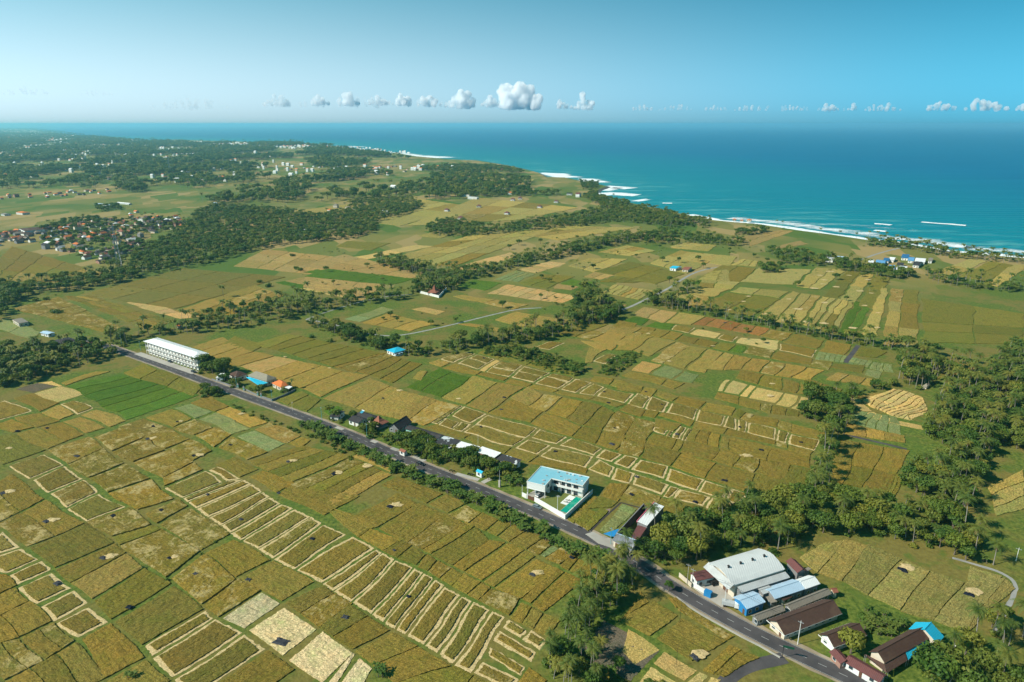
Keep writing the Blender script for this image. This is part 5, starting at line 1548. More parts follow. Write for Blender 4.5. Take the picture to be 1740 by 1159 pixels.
    for k in range(5):
        c_ = F1.lerp(B1, .12+.14*k)-(F1-F0).normalized()*.9; put_shrub(c_, .35, 'inside the villa garden wall')
def put_shrub(p, s, place):
    o = bpy.data.objects.new('shrub', BUSH[int(p.x) % 4]); C.objects.link(o); o.location = p; o.scale = (s, s, s); tag(o, 'low leafy shrub growing '+place, 'shrub', 'shrubs '+place)
def lawn_mat():
    m, t, b = new_mat('mown lawn'); p = wpos(t); t.links.new(mixc(t, (0.09, 0.13, 0.02), (0.19, 0.20, 0.045), noisef(t, 0.5, 4, 0.7, p)), b.inputs['Base Color']); b.inputs['Roughness'].default_value = .9; return m
M_lawn = lawn_mat(); M_pool = paint('green pool water', (0.006, 0.30, 0.20), 0.12, 0.1, 0.5, spec=0.5)
villa()
# ---------------- plots and workshop beside the villa
boundary('u', '375,205 520,345', 0.35, .35, M_conc, 'x') if False else None
path1 = gp('u', '178,258 470,190 480,150 200,215'); tag(mesh_obj('garden_path', [p+Vector((0, 0, .05)) for p in path1], [(0, 1, 2, 3)], M_brickp := paint('brick paving', (.26, .18, .15), .9, .25, 1.5)), kind='structure')
def ditch(k, s, w_, lab):
    l_ = subdivide(gp(k, s), 2.0); ribbon('ditch', l_, -w_/2, w_/2, 0.045, paint('dark soil', (.05, .042, .035), .95, .3, .8), .15)
ditch('u', '255,405 420,240 590,88', 0.9, ''); ditch('u', '590,88 790,140', .9, ''); ditch('u', '95,300 240,165 375,45', .6, '')
def workshop():
    ze = 5.2; p = [G(*px('u', *c), ze) for c in ((722, 335), (868, 330), (1046, 126))]; c_ = p[2]; u = (p[2]-p[1]).normalized(); u.z = 0; u.normalize(); n = Vector((u.y, -u.x, 0)) # n to the right (away from yard)
    wd = abs((p[0]-p[1]).dot(n)); a = p[0]; q = [Vector((x.x, x.y, 0)) for x in (p[1]-n*wd, p[1], p[2], p[2]-n*wd)]
    O = q[1].copy(); root = tag(empty('workshop', O), 'narrow workshop hall with a white roof edged in pink', 'workshop')
    M, _ = roof_mesh([v_+Vector((0, 0, 0)) for v_ in q], ze, ze+.5, 'shed', 'bc', 0, O); M.build('roof', RF['white'], root)
    M = MB(); wall_line(M, q[0], q[3], ze-.1, ze+.75, .25, O); M.build('fascia', paint('pink paint', (.75, .16, .22), .6, .1), root)
    M = MB(); prism(M, shrink(q, .15), -.1, ze-.15, O); M.build('wall', W_GREY, root)
    # tall dark yard wall opposite
    t0 = G(*px('u', 545, 412), 4.0); t1 = G(*px('u', 832, 100), 4.0); t2 = G(*px('u', 880, 150), 4.0)
    w0, w1, w2 = [Vector((v_.x, v_.y, 0)) for v_ in (t0, t1, t2)]; wr = tag(empty('yard_wall', w0), 'tall dark wall on the open side of the workshop yard', 'wall')
    M = MB(); wall_line(M, w0, w1, -.1, 4.0, .3, w0); wall_line(M, w1, w2, -.1, 3.99, .29, w0); M.build('panel', paint('sooty wall', (.07, .06, .055), .9, .3, .5), wr)
    M = MB(); wall_line(M, w0, w1, 4.003, 4.1, .36, w0); M.build('coping', W_GREY, wr)
    r0 = [G(*px('u', *c), z) for c, z in (((700, 442), 3.6), ((768, 492), 3.6), ((868, 342), 4.0), ((768, 326), 4.0))]
    O2 = Vector((r0[0].x, r0[0].y, 0)); br = tag(empty('shed', O2), 'shed with a rusty maroon roof joining the workshop', 'shed'); MB().slab([v_-O2 for v_ in r0], .12).build('roof', RF['maroon'], br)
    M = MB(); prism(M, shrink([Vector((v_.x, v_.y, 0)) for v_ in r0], .3), 0, 3.4, O2); M.build('wall', W_GREY, br)
    f = [G(*px('u', *c), z) for c, z in (((498, 482), 3.0), ((696, 602), 3.0), ((762, 492), 4.2), ((546, 410), 4.2))]
    O3 = Vector((f[0].x, f[0].y, 0)); fr = tag(empty('workshop', O3), 'street front of the workshop with a sloping grey roof', 'workshop'); MB().slab([v_-O3 for v_ in f], .12).build('roof', RF['asb2'], fr)
    M = MB(); q3 = shrink([Vector((v_.x, v_.y, 0)) for v_ in f], .5); prism(M, q3, 0, 2.9, O3); M.build('wall', W_CREAM, fr)
    d = (q3[1]-q3[0]).normalized(); Lf = (q3[1]-q3[0]).length; openings(fr, O3, q3[0], q3[1], [(s, s+1.8, .1, 2.3, 'door') for s in [1+2.6*k for k in range(int((Lf-2)/2.6))]], Vector((d.y, -d.x, 0)))
    M = MB(); wall_line(M, Vector((f[2].x, f[2].y, 0)), Vector((f[3].x, f[3].y, 0)), 4.1, 4.45, .2, O3); M.build('ridge_cap', RF['pale'], fr)
    sheet_roof('u', '405,415 482,442 520,445 572,362', (2.2, 2.0, 2.2, 3.4), 'blue tarpaulin stretched beside the dark yard wall', 'tarpaulin_shelter', 'tarpaulin', M_blue)
RF['asb2'] = corrugated('grey sheet roof', (0.17, 0.18, 0.19), ((0.30, 0.32, 0.33), 0.6), 0.6, rough=0.8, var=0.2)
workshop()
ap = gp('u', '215,420 350,520 470,560 650,660 700,640 500,470 380,440 300,395'); tag(mesh_obj('forecourt', [p+Vector((0, 0, .062)) for p in ap], [tuple(range(8))], M_conc), kind='structure')
# ---------------- warehouse and its yard
def warehouse():
    zl = 6.0; A = G(*px('v', 432, 312), 6.2); B = G(*px('v', 668, 527), 6.2); Cc = G(*px('v', 1146, 377), 6.2)
    q = rect(Vector((A.x, A.y, 0)), Vector((B.x, B.y, 0)), Vector((Cc.x, Cc.y, 0))); O = sum(q, Vector())/4; root = tag(empty('warehouse', O), 'large warehouse with a curved pale grey metal roof', 'warehouse')
    u = (q[1]-q[0]); wd = u.length; u.normalize(); n = Vector((-u.y, u.x, 0)); dp = (q[2]-q[1]).length
    prof = [(0, 6.2), (.12, 7.0), (.28, 7.8), (.44, 8.35), (.56, 8.35), (.72, 7.8), (.88, 7.0), (1, 6.2)]
    v_ = []; f_ = []
    for j, y in enumerate((-1.0, dp)):
        for s, z in prof: p = q[0]+u*(s*wd)+n*y-O; v_.append((p.x, p.y, z))
        for s, z in prof: p = q[0]+u*(s*wd)+n*y-O; v_.append((p.x, p.y, z-.2))
    k = len(prof)
    for i in range(k-1): f_ += [(i, i+1, 2*k+i+1, 2*k+i), (k+i+1, k+i, 3*k+i, 3*k+i+1), (i, k+i, k+i+1, i+1), (2*k+i, 2*k+i+1, 3*k+i+1, 3*k+i)]
    f_ += [(0, 2*k, 3*k, k), (k-1, 2*k-1, 4*k-1, 3*k-1)]
    M = MB().add(v_, f_); ro = M.build('roof', RF['silverw'], root)
    for i in range(4):
        c_ = q[0]+u*(wd*.53)+n*(dp*(.1+.24*i))-O; M = MB(); M.tube([(c_.x, c_.y, 8.2), (c_.x, c_.y, 9.1)], .35, 8); M.tube([(c_.x, c_.y, 9.1), (c_.x, c_.y, 9.5)], [.55, .2], 8); M.build('roof_vent', M_black, ro)
    M = MB(); w_ = [p for p in shrink(q, .3)]; prism(M, w_, -.1, 6.1, O)
    lo = [w_[0]-O, w_[1]-O]; g = [(*(w_[0]+u*(s*(wd-.6))-O).xy, z-.25) for s, z in prof]; g2 = [(*(w_[3]+u*(s*(wd-.6))-O).xy, z-.25) for s, z in prof]
    M.add(g, [tuple(range(k))]); M.add(g2, [tuple(range(k-1, -1, -1))]); M.build('wall', W_CREAM, root)
    # big sheet front leaning out over the yard
    a0 = q[0]-n*.4-O; b0 = q[1]-n*.4-O; M = MB(); M.slab([Vector((a0.x, a0.y, 5.0))-n*2.4, Vector((b0.x, b0.y, 5.0))-n*2.4, Vector((b0.x, b0.y, 6.6)), Vector((a0.x, a0.y, 6.6))], .1); M.build('canopy', RF['silver'], root)
    # lean-to along the right side with blue glazing
    e0 = q[1]+u*.2+n*1; e1 = q[2]+u*.2; M = MB(); M.slab([Vector((*(e0-O).xy, 5.3)), Vector((*(e0+u*2.6-O).xy, 4.5)), Vector((*(e1+u*2.6-O).xy, 4.5)), Vector((*(e1-O).xy, 5.3))], .12); M.build('lean_to_roof', RF['silver'], root)
    M = MB(); prism(M, [e0, e0+u*2.2, e1+u*2.2, e1], 0, 4.35, O); M.build('lean_to_wall', W_GREY, root)
    L = (e1-e0).length; openings(root, O, e0+u*2.2, e1+u*2.2, [(1+s*2.6, 3.2+s*2.6, 1.2, 3.6, 'w') for s in range(int((L-2)/2.6))], u, M_steel, M_glassb)
    d_ = u; openings(root, O, w_[0], w_[1], [(wd*.2, wd*.38, .1, 4.2, 'door'), (wd*.55, wd*.73, .1, 4.2, 'door')], -n)
RF['silverw'] = corrugated('pale curved metal roof', (0.60, 0.61, 0.59), ((0.46, 0.47, 0.46), 0.6), 0.9, axis=0)
warehouse()
H_ = house
H_('v', '268,405 302,492 482,452', 'small office with a maroon roof by the warehouse yard', cat='office', name='office', ze=3.4, rise=1.0, roof='maroon', along='bc')
H_('v', '1150,300 1262,412 1302,342', 'dark shed with a maroon roof behind the warehouse', cat='shed', name='shed', ze=4.6, rise=1.2, roof='maroon', along='ab', wall=W_GREY)
H_('v', '1262,408 1300,425 1396,384', 'low grey lean to at the back of the warehouse', cat='shed', name='shed', ze=3.2, rise=.4, kind='shed', roof='asb', wall=W_GREY)
H_('v', '655,640 782,758 962,690', 'shed with a pale blue corrugated roof closest to the road', cat='shed', name='shed', ze=3.6, rise=1.1, roof='pale', along='bc', wall=M_blue)
H_('v', '985,545 1050,662 1338,566', 'shed with a pale blue roof in the middle of its row', cat='shed', name='shed', ze=3.8, rise=1.3, roof='pale', along='bc', wall=W_GREY)
H_('v', '1262,470 1342,566 1482,516', 'shed with a bluish white roof at the field end of its row', cat='shed', name='shed', ze=4.0, rise=1.3, roof='white', along='bc', wall=W_GREY)
H_('v', '870,560 940,615 1045,580', 'small grey roofed shed between the pale blue roofs', cat='shed', name='shed', ze=3.9, rise=.5, roof='silver', along='bc', wall=W_GREY)
H_('v', '960,640 1010,700 1060,680', 'lean to with a rusty grey roof beside the pale blue sheds', cat='shed', name='shed', ze=2.6, rise=.3, kind='shed', roof='asb', wall=W_GREY)
H_('v', '1090,640 1130,680 1215,640', 'small brown roofed hut squeezed between the sheds', cat='hut', name='hut', ze=2.6, rise=.6, roof='brown', along='bc', wall=W_CREAM)
H_('v', '805,822 882,874 1152,772', 'long grey brown roofed shed with its gable to the road', cat='shed', name='shed', ze=2.6, rise=1.1, roof='asb', along='bc', wall=W_GREY)
H_('v', '1128,716 1200,772 1592,612', 'longer grey brown roofed shed running to the rice field', cat='shed', name='shed', ze=2.6, rise=1.1, roof='asb', along='bc', wall=W_GREY)
H_('v', '1565,560 1610,605 1650,590', 'little brown hut at the end of the long grey roofs', cat='hut', name='hut', ze=2.6, rise=.8, roof='red', along='bc', wall=W_CREAM)
H_('v', '965,862 1142,1010 1690,800', 'long dark brown roof stretching back from a cream gable', ze=2.8, rise=2.7, roof='brown', along='bc', wall=W_CREAM, trim=W_WHITE, over=.9)
H_('w', '302,448 450,584 772,462', 'smaller brown roofed house with a white gable', ze=2.7, rise=2.3, roof='brown', along='bc', wall=W_WHITE, trim=W_WHITE, over=.8)
H_('w', '752,642 950,738 1388,492', 'long brown gabled roof running into the turquoise roof', ze=4.0, rise=2.2, roof='brown', along='bc', wall=W_CREAM, over=.6)
H_('w', '1185,398 1470,546 1578,496', 'bright turquoise gabled roof at the end of the long brown roof', ze=3.97, rise=2.8, roof='turq', along='bc', wall=W_CREAM, over=.5)
sheet_roof('w', '948,742 975,830 1172,708 1150,628', (3.7, 2.5, 2.5, 3.7), 'brown skirt roof along the road end of the long brown gable', 'verandah_roof', 'verandah', RF['brown'])
sheet_roof('w', '1155,626 1178,705 1310,590 1370,500', (3.7, 2.5, 2.6, 3.7), 'turquoise skirt roof beside the long brown gable', 'verandah_roof', 'verandah', RF['turq'])
sheet_roof('w', '742,655 968,832 944,744 760,648', (2.6, 2.5, 3.72, 3.72), 'brown front skirt roof below the small cream gable', 'verandah_roof', 'verandah', RF['brown'])
H_('w', '398,622 512,742 575,682', 'short maroon roofed shed beside the road', cat='shed', name='shed', ze=2.6, rise=.8, roof='maroon', wall=W_BRICK)
H_('w', '545,722 900,930 945,838', 'long maroon roofed shed along the roadside wall', cat='shed', name='shed', ze=2.6, rise=.9, roof='maroon', wall=W_WHITE)
boundary('v', '135,452 215,520 248,552', 1.8, .2, W_CREAM, 'peeling pale wall at the warehouse entrance, left piece')
boundary('v', '268,545 380,612', 1.8, .2, W_WHITE, 'peeling white wall beside the blue container')
boundary('w', '440,715 505,752 700,850 905,960', 1.3, .2, W_WHITE, 'white wall between the road and the maroon roofed sheds')
boundary('f', '30,395 73,430 160,485 260,540 350,590 436,633 535,690', .4, .35, M_conc, 'low broken stone wall along the field side of the road', name='stone_wall')
yd = gp('v', '240,540 385,640 545,745 600,680 760,640 680,560 500,480 330,500'); tag(mesh_obj('yard_paving', [p+Vector((0, 0, .072)) for p in yd], [tuple(range(8))], M_conc), kind='structure')
kp = gp('v', '290,590 540,760 560,745 330,590'); 
def container():
    p = G(*px('v', 408, 632)); root = tag(empty('container', p, R(-38)), 'small bright blue container at the warehouse entrance', 'container'); M = MB(); M.box(-1.3, 1.3, -.9, .9, .1, 2.1); M.build('body', M_blue, root)
    M = MB(); M.box(-1.34, 1.34, -.94, .94, 2.1, 2.2); M.build('lid', M_blue, root)
container()
# ---------------- scattered buildings in the fields
H_('h', '1372,150 1430,172 1490,138', 'small hut with a turquoise roof at the corner of the fields', cat='hut', name='hut', ze=3.0, rise=1.5, kind='hip', roof='turq')
H_('h', '1405,168 1440,185 1482,165', 'low white lean to beside the turquoise hut', cat='hut', name='hut', ze=1.8, rise=.3, kind='shed', roof='pale', over=.1)
boundary('p', '620,922 712,945', 2.4, .3, W_WHITE, 'white compound wall in front of the pyramid roofed pavilion')
boundary('p', '712,945 750,905', 2.4, .3, W_WHITE, 'white side wall of the pyramid roofed pavilion compound')
joglo('p', '664,912 700,922 726,902', 3.0, 9.0, 'pavilion with a steep dark pyramid roof among the palms')
H_('y', '155,282 200,302 332,272', 'long white two storey house at the edge of the village', ze=6.0, rise=1.6, kind='hip', roof='brown', along='bc', wall=W_WHITE)
H_('m', '1300,322 1340,332 1384,318', 'farm shed with a bright blue roof beside the lane', cat='shed', name='shed', ze=3.2, rise=1, roof='blue2' if 'blue2' in RF else 'turq')
H_('m', '1394,330 1430,342 1462,322', 'pale pink house beside the blue roofed farm shed', ze=3.2, rise=1, roof='red', wall=W_CREAM)
H_('g', '2000,100 2040,110 2060,95', 'x') if False else None
H_('t', '590,70 612,80 640,62', 'tiny house with an orange roof behind the white long building', ze=3, rise=1.4, roof='orange', wall=W_CREAM)
H_('a', '235,118 290,135 370,105', 'grey hipped roof house in the dark tree belt', ze=3.4, rise=2, kind='hip', roof='black')
H_('a', '352,138 395,148 462,122', 'orange roofed cottage in the dark tree belt', ze=3.0, rise=1.6, kind='hip', roof='orange', wall=W_CREAM)
H_('o', '60,1052 92,1072 135,1060', 'roofless brick kiln hut in the left field', cat='hut', name='hut', ze=3.2, rise=.2, kind='flat', roof='asb', wall=W_CREAM, over=.15)
H_('o', '195,1115 235,1125 255,1112', 'shed with a pale sheet roof in front of the grey hipped house', cat='shed', name='shed', ze=2.6, rise=.5, roof='pale')
H_('n', '862,280 895,298 925,275', 'round topped thatched hut beside the terraces', cat='hut', name='hut', ze=1.6, rise=1.6, kind='hip', roof='orange2' if 'orange2' in RF else 'thatch', wall=W_CREAM)
RF['sky'] = corrugated('mid blue metal roof', (0.13, 0.34, 0.58), ((0.10, 0.25, 0.42), 0.5), 0.6)
BL = [('588,282 628,288 636,266', 'white'), ('642,288 712,298 720,272', 'sky'), ('638,322 672,326 690,298', 'blue'), ('700,272 742,278 750,255', 'blue'), ('742,262 780,270 795,250', 'white'), ('738,326 786,332 792,308', 'sky'), ('794,336 872,346 880,316', 'white'), ('796,308 846,312 858,290', 'black'), ('832,250 885,256 898,228', 'blue'), ('882,268 926,276 934,250', 'sky'), ('930,280 1008,286 1018,258', 'white'), ('915,305 965,310 990,282', 'black'), ('1030,272 1062,276 1072,254', 'asb')]
RF['blue'] = corrugated('deep blue metal roof', (0.03, 0.14, 0.30), ((0.05, 0.2, 0.36), 0.5), 0.6)
for i, (s_, rf) in enumerate(BL):
    q_ = {'white': 'bright white', 'sky': 'mid blue', 'pale': 'pale blue', 'blue': 'deep blue', 'black': 'dark', 'asb': 'grey brown'}[rf]
    H_('A', s_, q_+' roofed cottage, number '+str(i+1)+' of the cluster' if False else ('%s roofed cottage, %s of the blue and white cluster near the beach' % (q_, ('front left', 'front left end', 'leftmost lower', 'back left', 'back centre left', 'front middle', 'front right', 'middle', 'rearmost', 'back right', 'right hand rear', 'inner right', 'far right')[i])), ze=3.2, rise=1.3, roof=rf, group='cottages near the beach')
for i, (s_, rf) in enumerate((('205,246 250,252 265,234', 'white'), ('275,262 330,270 345,250', 'white'), ('355,250 425,258 432,244', 'pale'))):
    H_('A', s_, '%s house of the white roofed trio among dark trees' % ('left', 'middle', 'right')[i], ze=3.2, rise=.8, roof=rf, group='white roofed trio')
# little white field cottages with dark hipped roofs
for i, (x, y) in enumerate(((495, 412), (592, 468), (720, 384), (918, 434), (958, 336), (1010, 326), (1148, 388), (1264, 350))):
    c = GK('B', x, y); a_ = R(-25+10*(i % 3)); u = Vector((math.cos(a_), math.sin(a_), 0)); n = Vector((-u.y, u.x, 0)); s = 5.0
    house_q([c-u*s-n*s*.8, c+u*s-n*s*.8, c+u*s+n*s*.8, c-u*s+n*s*.8], 'white cottage with a dark hipped roof, %s one in the open tan fields' % ('westernmost', 'lowest', 'second', 'largest eastern', 'upper middle', 'top', 'small eastern', 'easternmost')[i], 'cottage', 3.6, 2.6, 'hip', roof='maroon', group='white cottages in the open fields', name='cottage')
specials = [('z', 1345, 480, 16, 14, 8, 'white', W_WHITE, 'big white villa on a knoll in the far fields', 'gable'), ('z', 1425, 466, 9, 9, 7, 'white', W_WHITE, 'white tower house beside the far white villa', 'gable'),
 ('z', 1045, 655, 22, 12, 8, 'asb', W_CREAM, 'long cream block among the hilltop trees', 'flat'), ('z', 1006, 648, 7, 9, 11, 'asb', W_CREAM, 'tall cream block at the left of the hilltop', 'flat'), ('z', 918, 625, 10, 9, 8, 'asb', W_CREAM, 'cream house left of the hilltop blocks', 'hip'),
 ('z', 1120, 670, 12, 8, 3, 'orange', W_CREAM, 'orange roof on the hilltop slope', 'hip'), ('z', 1230, 682, 14, 8, 4, 'orange', W_WHITE, 'orange roofed house at the hilltop edge', 'gable'), ('z', 1285, 668, 15, 12, 6, 'white', W_WHITE, 'white roofed hall at the hilltop edge', 'gable'), ('z', 875, 655, 9, 9, 6, 'orange', W_WHITE, 'house with an orange roof below the hilltop', 'hip'),
 ('z', 380, 670, 12, 10, 4, 'orange', W_CREAM, 'orange roofed house in the big village wood, left of a pair', 'hip'), ('z', 445, 668, 16, 10, 4, 'orange', W_CREAM, 'orange roofed house in the big village wood, right of a pair', 'hip'), ('z', 30, 612, 10, 10, 7, 'pale', W_WHITE, 'white house on top of the village wood', 'gable'), ('z', 125, 622, 16, 10, 5, 'black', W_WHITE, 'grey roofed house on top of the village wood', 'gable'),
 ('z', 720, 800, 30, 12, 4, 'silver', W_GREY, 'long grey shed roof in the village wood, upper of the group', 'gable'), ('z', 620, 798, 24, 10, 4, 'asb', W_GREY, 'brownish shed roof in the village wood, left of the group', 'gable'), ('z', 765, 832, 24, 12, 4, 'silver', W_GREY, 'grey shed roof in the village wood, lower of the group', 'gable'), ('z', 660, 832, 20, 10, 3, 'asb', W_GREY, 'grey shed in the village wood, lower left of the group', 'gable'), ('z', 870, 792, 26, 8, 3, 'asb', W_GREY, 'thin grey shed in the village wood, right of the group', 'gable'),
 ('B', 850, 262, 20, 14, 6, 'orange', W_WHITE, 'villa with orange roofs in the far fields, left wing', 'hip'), ('B', 905, 258, 18, 12, 6, 'orange', W_WHITE, 'villa with orange roofs in the far fields, right wing', 'hip'), ('B', 938, 292, 14, 10, 6, 'orange', W_WHITE, 'white house with an orange roof below the orange villa', 'hip'),
 ('B', 630, 305, 24, 9, 6, 'asb', W_WHITE, 'long white building of the far terrace, left part', 'flat'), ('B', 680, 325, 26, 9, 6, 'white', W_WHITE, 'long white building of the far terrace, right part', 'flat'), ('B', 1358, 296, 14, 11, 5, 'black', W_WHITE, 'dark roofed house near the surf', 'gable'), ('B', 1420, 310, 11, 11, 9, 'maroon', W_WHITE, 'white house with a maroon roof near the surf', 'gable'), ('B', 1660, 362, 15, 11, 5, 'asb', W_CREAM, 'brown roofed house at the edge of the coastal trees', 'gable'),
 ('y', 190, 165, 24, 14, 5, 'orange', W_WHITE, 'white hall with an orange roof at the wood edge', 'hip'), ('y', 50, 175, 14, 12, 4, 'asb', W_WHITE, 'grey roofed house beside the orange roofed hall', 'gable'), ('y', 1020, 82, 46, 8, 3, 'white', W_WHITE, 'long white greenhouse in the far field, right one', 'gable'), ('y', 850, 92, 60, 8, 3, 'pale', W_WHITE, 'long pale greenhouse in the far field, left one', 'gable'),
 ('q', 402, 695, 7, 7, 4, 'orange', W_CREAM, 'leftmost orange roofed hut on the beach', 'hip'), ('q', 436, 697, 6, 6, 3, 'orange', W_CREAM, 'middle orange roofed hut on the beach', 'hip'), ('q', 470, 697, 8, 8, 4, 'orange', W_CREAM, 'rightmost orange roofed hut on the beach', 'hip'),
 ('n', 590, -1000, 1, 1, 1, 'asb', W_GREY, None, 'flat')]
for k, x, y, L, D_, h, rf, wl, lab, kd in specials:
    if not lab: continue
    c = GK(k, x, y); a_ = R(-30+(int(x) % 5)*6); u = Vector((math.cos(a_), math.sin(a_), 0)); n = Vector((-u.y, u.x, 0))
    house_q([c-u*L/2-n*D_/2, c+u*L/2-n*D_/2, c+u*L/2+n*D_/2, c-u*L/2+n*D_/2], lab, 'house', h*.8, h*.35 if kd != 'flat' else 0, kd, roof=rf, wall=wl, rich=True, door=False)
# ---------------- the village on the left and the far hamlets
vr = random.Random(21)
def hamlet(k, s, n, place, pal, gap=9.0, two=0.15, smin=6, smax=12):
    poly = gp(k, s); x0 = min(p.x for p in poly); x1 = max(p.x for p in poly); y0 = min(p.y for p in poly); y1 = max(p.y for p in poly); got = []; tries = 0
    while len(got) < n and tries < n*60:
        tries += 1; p = Vector((vr.uniform(x0, x1), vr.uniform(y0, y1), 0))
        if not inside(p, poly) or any((p-q).length < gap for q in got): continue
        got.append(p); L = vr.uniform(smin, smax); D_ = L*vr.uniform(.55, .85); a_ = R(-32+vr.choice((0, 90))+vr.uniform(-8, 8)); u = Vector((math.cos(a_), math.sin(a_), 0)); nn = Vector((-u.y, u.x, 0))
        rf = vr.choices([q[0] for q in pal], [q[1] for q in pal])[0]; h = 3.0 if vr.random() > two else 6.0
        nm = {'brown': 'dark brown', 'black': 'blackish', 'orange': 'orange', 'white': 'white', 'silver': 'grey metal', 'red': 'red brown', 'pale': 'pale', 'asb': 'grey brown'}[rf]
        house_q([p-u*L/2-nn*D_/2, p+u*L/2-nn*D_/2, p+u*L/2+nn*D_/2, p-u*L/2+nn*D_/2], ('two storey ' if h > 4 else '')+nm+' roofed house '+place, 'house', h, vr.uniform(1.4, 2.4), vr.choice(('gable', 'hip')), roof=rf, wall=vr.choice((W_GREY, W_CREAM, W_BRICK, W_WHITE, W_GREY)), group='houses '+place, rich=False)
VP = (('brown', 6), ('black', 6), ('orange', 1.4), ('white', 1.0), ('silver', .9), ('red', 2), ('asb', 1.5))
hamlet('x', '0,396 60,392 120,380 200,372 300,372 328,384 240,400 252,425 180,448 98,432 40,410 0,406', 165, 'in the dark roofed village', VP, 8.0, smin=8, smax=14)
hamlet('x', '-40,396 0,392 60,394 60,412 0,418 -40,420', 26, 'at the left end of the village', VP, 8.0, smin=8, smax=14)
hamlet('x', '200,362 250,360 330,370 320,378 240,376', 12, 'at the upper edge of the village', (('orange', 6), ('white', 1), ('brown', 1)), 9)
hamlet('x', '0,330 100,326 200,322 220,326 120,334 0,340', 26, 'scattered in the wood beyond the village', (('brown', 3), ('orange', 3), ('white', 1), ('red', 2)), 14)
hamlet('x', '360,302 400,300 410,306 365,308', 10, 'in the small hamlet beyond the green fields', (('orange', 3), ('white', 2), ('brown', 2)), 12)
hamlet('x', '460,284 560,282 600,288 540,292 470,290', 14, 'along the far hedge', (('orange', 3), ('white', 2), ('red', 2)), 16, smax=16)
hamlet('x', '620,284 700,280 760,282 850,284 880,290 800,292 700,294 630,290', 44, 'in the coastal hamlet above the surf', (('brown', 3), ('orange', 2), ('white', 2), ('red', 3), ('asb', 1)), 13, smax=16)
hamlet('x', '130,300 260,296 330,296 330,300 200,306 140,306', 12, 'beyond the green paddies on the left', (('orange', 2), ('brown', 3), ('red', 2)), 20, smax=18)
# the far town: too many buildings to count
def town():
    M1, M2, M3 = MB(), MB(), MB(); n = 0
    for k, s, cnt, sz in (('x', '270,241 380,243 500,245 590,251 560,256 430,250 290,249', 340, 18), ('x', '0,224 90,228 200,238 300,241 260,246 120,244 0,240', 650, 28), ('x', '-200,219 40,221 80,226 -200,226', 200, 45), ('x', '600,250 660,256 700,262 640,266 590,258', 60, 14), ('x', '0,246 200,246 400,256 500,268 300,272 0,262', 320, 15), ('x', '0,262 300,268 640,284 800,285 600,305 300,310 0,300', 150, 13)):
        poly = gp(k, s); x0 = min(p.x for p in poly); x1 = max(p.x for p in poly); y0 = min(p.y for p in poly); y1 = max(p.y for p in poly); c = 0; t_ = 0
        while c < cnt and t_ < cnt*50:
            t_ += 1; p = Vector((vr.uniform(x0, x1), vr.uniform(y0, y1), 0))
            if not inside(p, poly): continue
            c += 1; L = vr.uniform(.5, 1.1)*sz; D_ = L*vr.uniform(.5, .9); h = vr.uniform(6, 13); u = Vector((1, -.3, 0)).normalized(); nn = Vector((-u.y, u.x, 0)); q = [p-u*L/2-nn*D_/2, p+u*L/2-nn*D_/2, p+u*L/2+nn*D_/2, p-u*L/2+nn*D_/2]
            prism(M1, q, 0, h, Vector()); r = vr.random()
            a, b, c_, d = [Vector((v_.x, v_.y, h)) for v_ in q]; r0 = (a+d)/2+Vector((0, 0, L*.18)); r1 = (b+c_)/2+Vector((0, 0, L*.18)); (M2 if r < .35 else M3).add([a, b, c_, d, r0, r1], [(0, 1, 5, 4), (1, 2, 5), (2, 3, 4, 5), (3, 0, 4)])
    M = MB(); mi = []
    for i, q in enumerate((M1, M2, M3)): M.add(q.v, q.f); mi += [i]*len(q.f)
    o = mesh_obj('far_town', M.v, M.f, [W_WHITE, RF['orange'], RF['white']], mi=mi); tag(o, 'far white and orange town spread along the hazy coast', 'town', kind='stuff')
town()
# ============================================================ POLES, TOWERS, VEHICLES, TARPAULINS
def pole(k, x, y, h, label, arm=True, mat=None, r=0.13, lamp=False):
    p = GK(k, x, y); root = tag(empty('utility_pole', p, R(-38)), label, 'pole', 'poles along the roads'); M = MB(); M.tube([(0, 0, -.2), (0, 0, h)], [r, r*.65], 8); M.build('shaft', mat or W_WHITE, root)
    if arm:
        M = MB(); M.box(-.9, .9, -.06, .06, h-.7, h-.58); a = M.build('crossarm', M_steel, root)
        for q in (-.8, 0, .8): M = MB(); M.tube([(q, 0, h-.58), (q, 0, h-.35)], .06, 6); M.build('insulator', M_conc, a)
    if lamp: M = MB(); M.box(0.05, 1.3, -.1, .1, h-.15, h); M.build('lamp_head', M_steel, root)
    return root
W_TQ = paint('turquoise pole paint', (.08, .36, .38), .6, .1)
pole('w', 88, 552, 9.5, 'white pole on the verge below the cream gable', mat=W_WHITE)
pole('v', 566, 722, 10, 'tall white pole at the warehouse driveway')
pole('v', 210, 522, 9, 'pole with crossarm at the peeling warehouse wall', mat=M_conc); pole('v', 255, 545, 8, 'second pole beside the peeling warehouse wall', mat=M_conc)
pole('u', 712, 648, 9.5, 'white pole at the corner of the workshop front'); pole('u', 484, 528, 8, 'turquoise pole beside the blue tarpaulin', mat=W_TQ)
pole('r', 541, 708, 9.5, 'pale pole standing in front of the villa wall', lamp=True); pole('r', 170, 520, 6, 'short pole beside the villa gate', arm=False)
pole('s', 378, 382, 9, 'turquoise pole in front of the red roofed pavilion', mat=W_TQ); pole('s', 908, 478, 6, 'short pole behind the garden trees', arm=False)
pole('s', 1343, 445, 7, 'slim pole behind the two white roofs', arm=False, r=.06); pole('h', 900, 682, 9.5, 'turquoise pole before the black roofed compound', mat=W_TQ)
pole('h', 682, 602, 6, 'slim street lamp beside the green verge', arm=False, r=.07, lamp=True); pole('h', 533, 530, 8, 'turquoise pole at the corner of the dark low wall', mat=W_TQ)
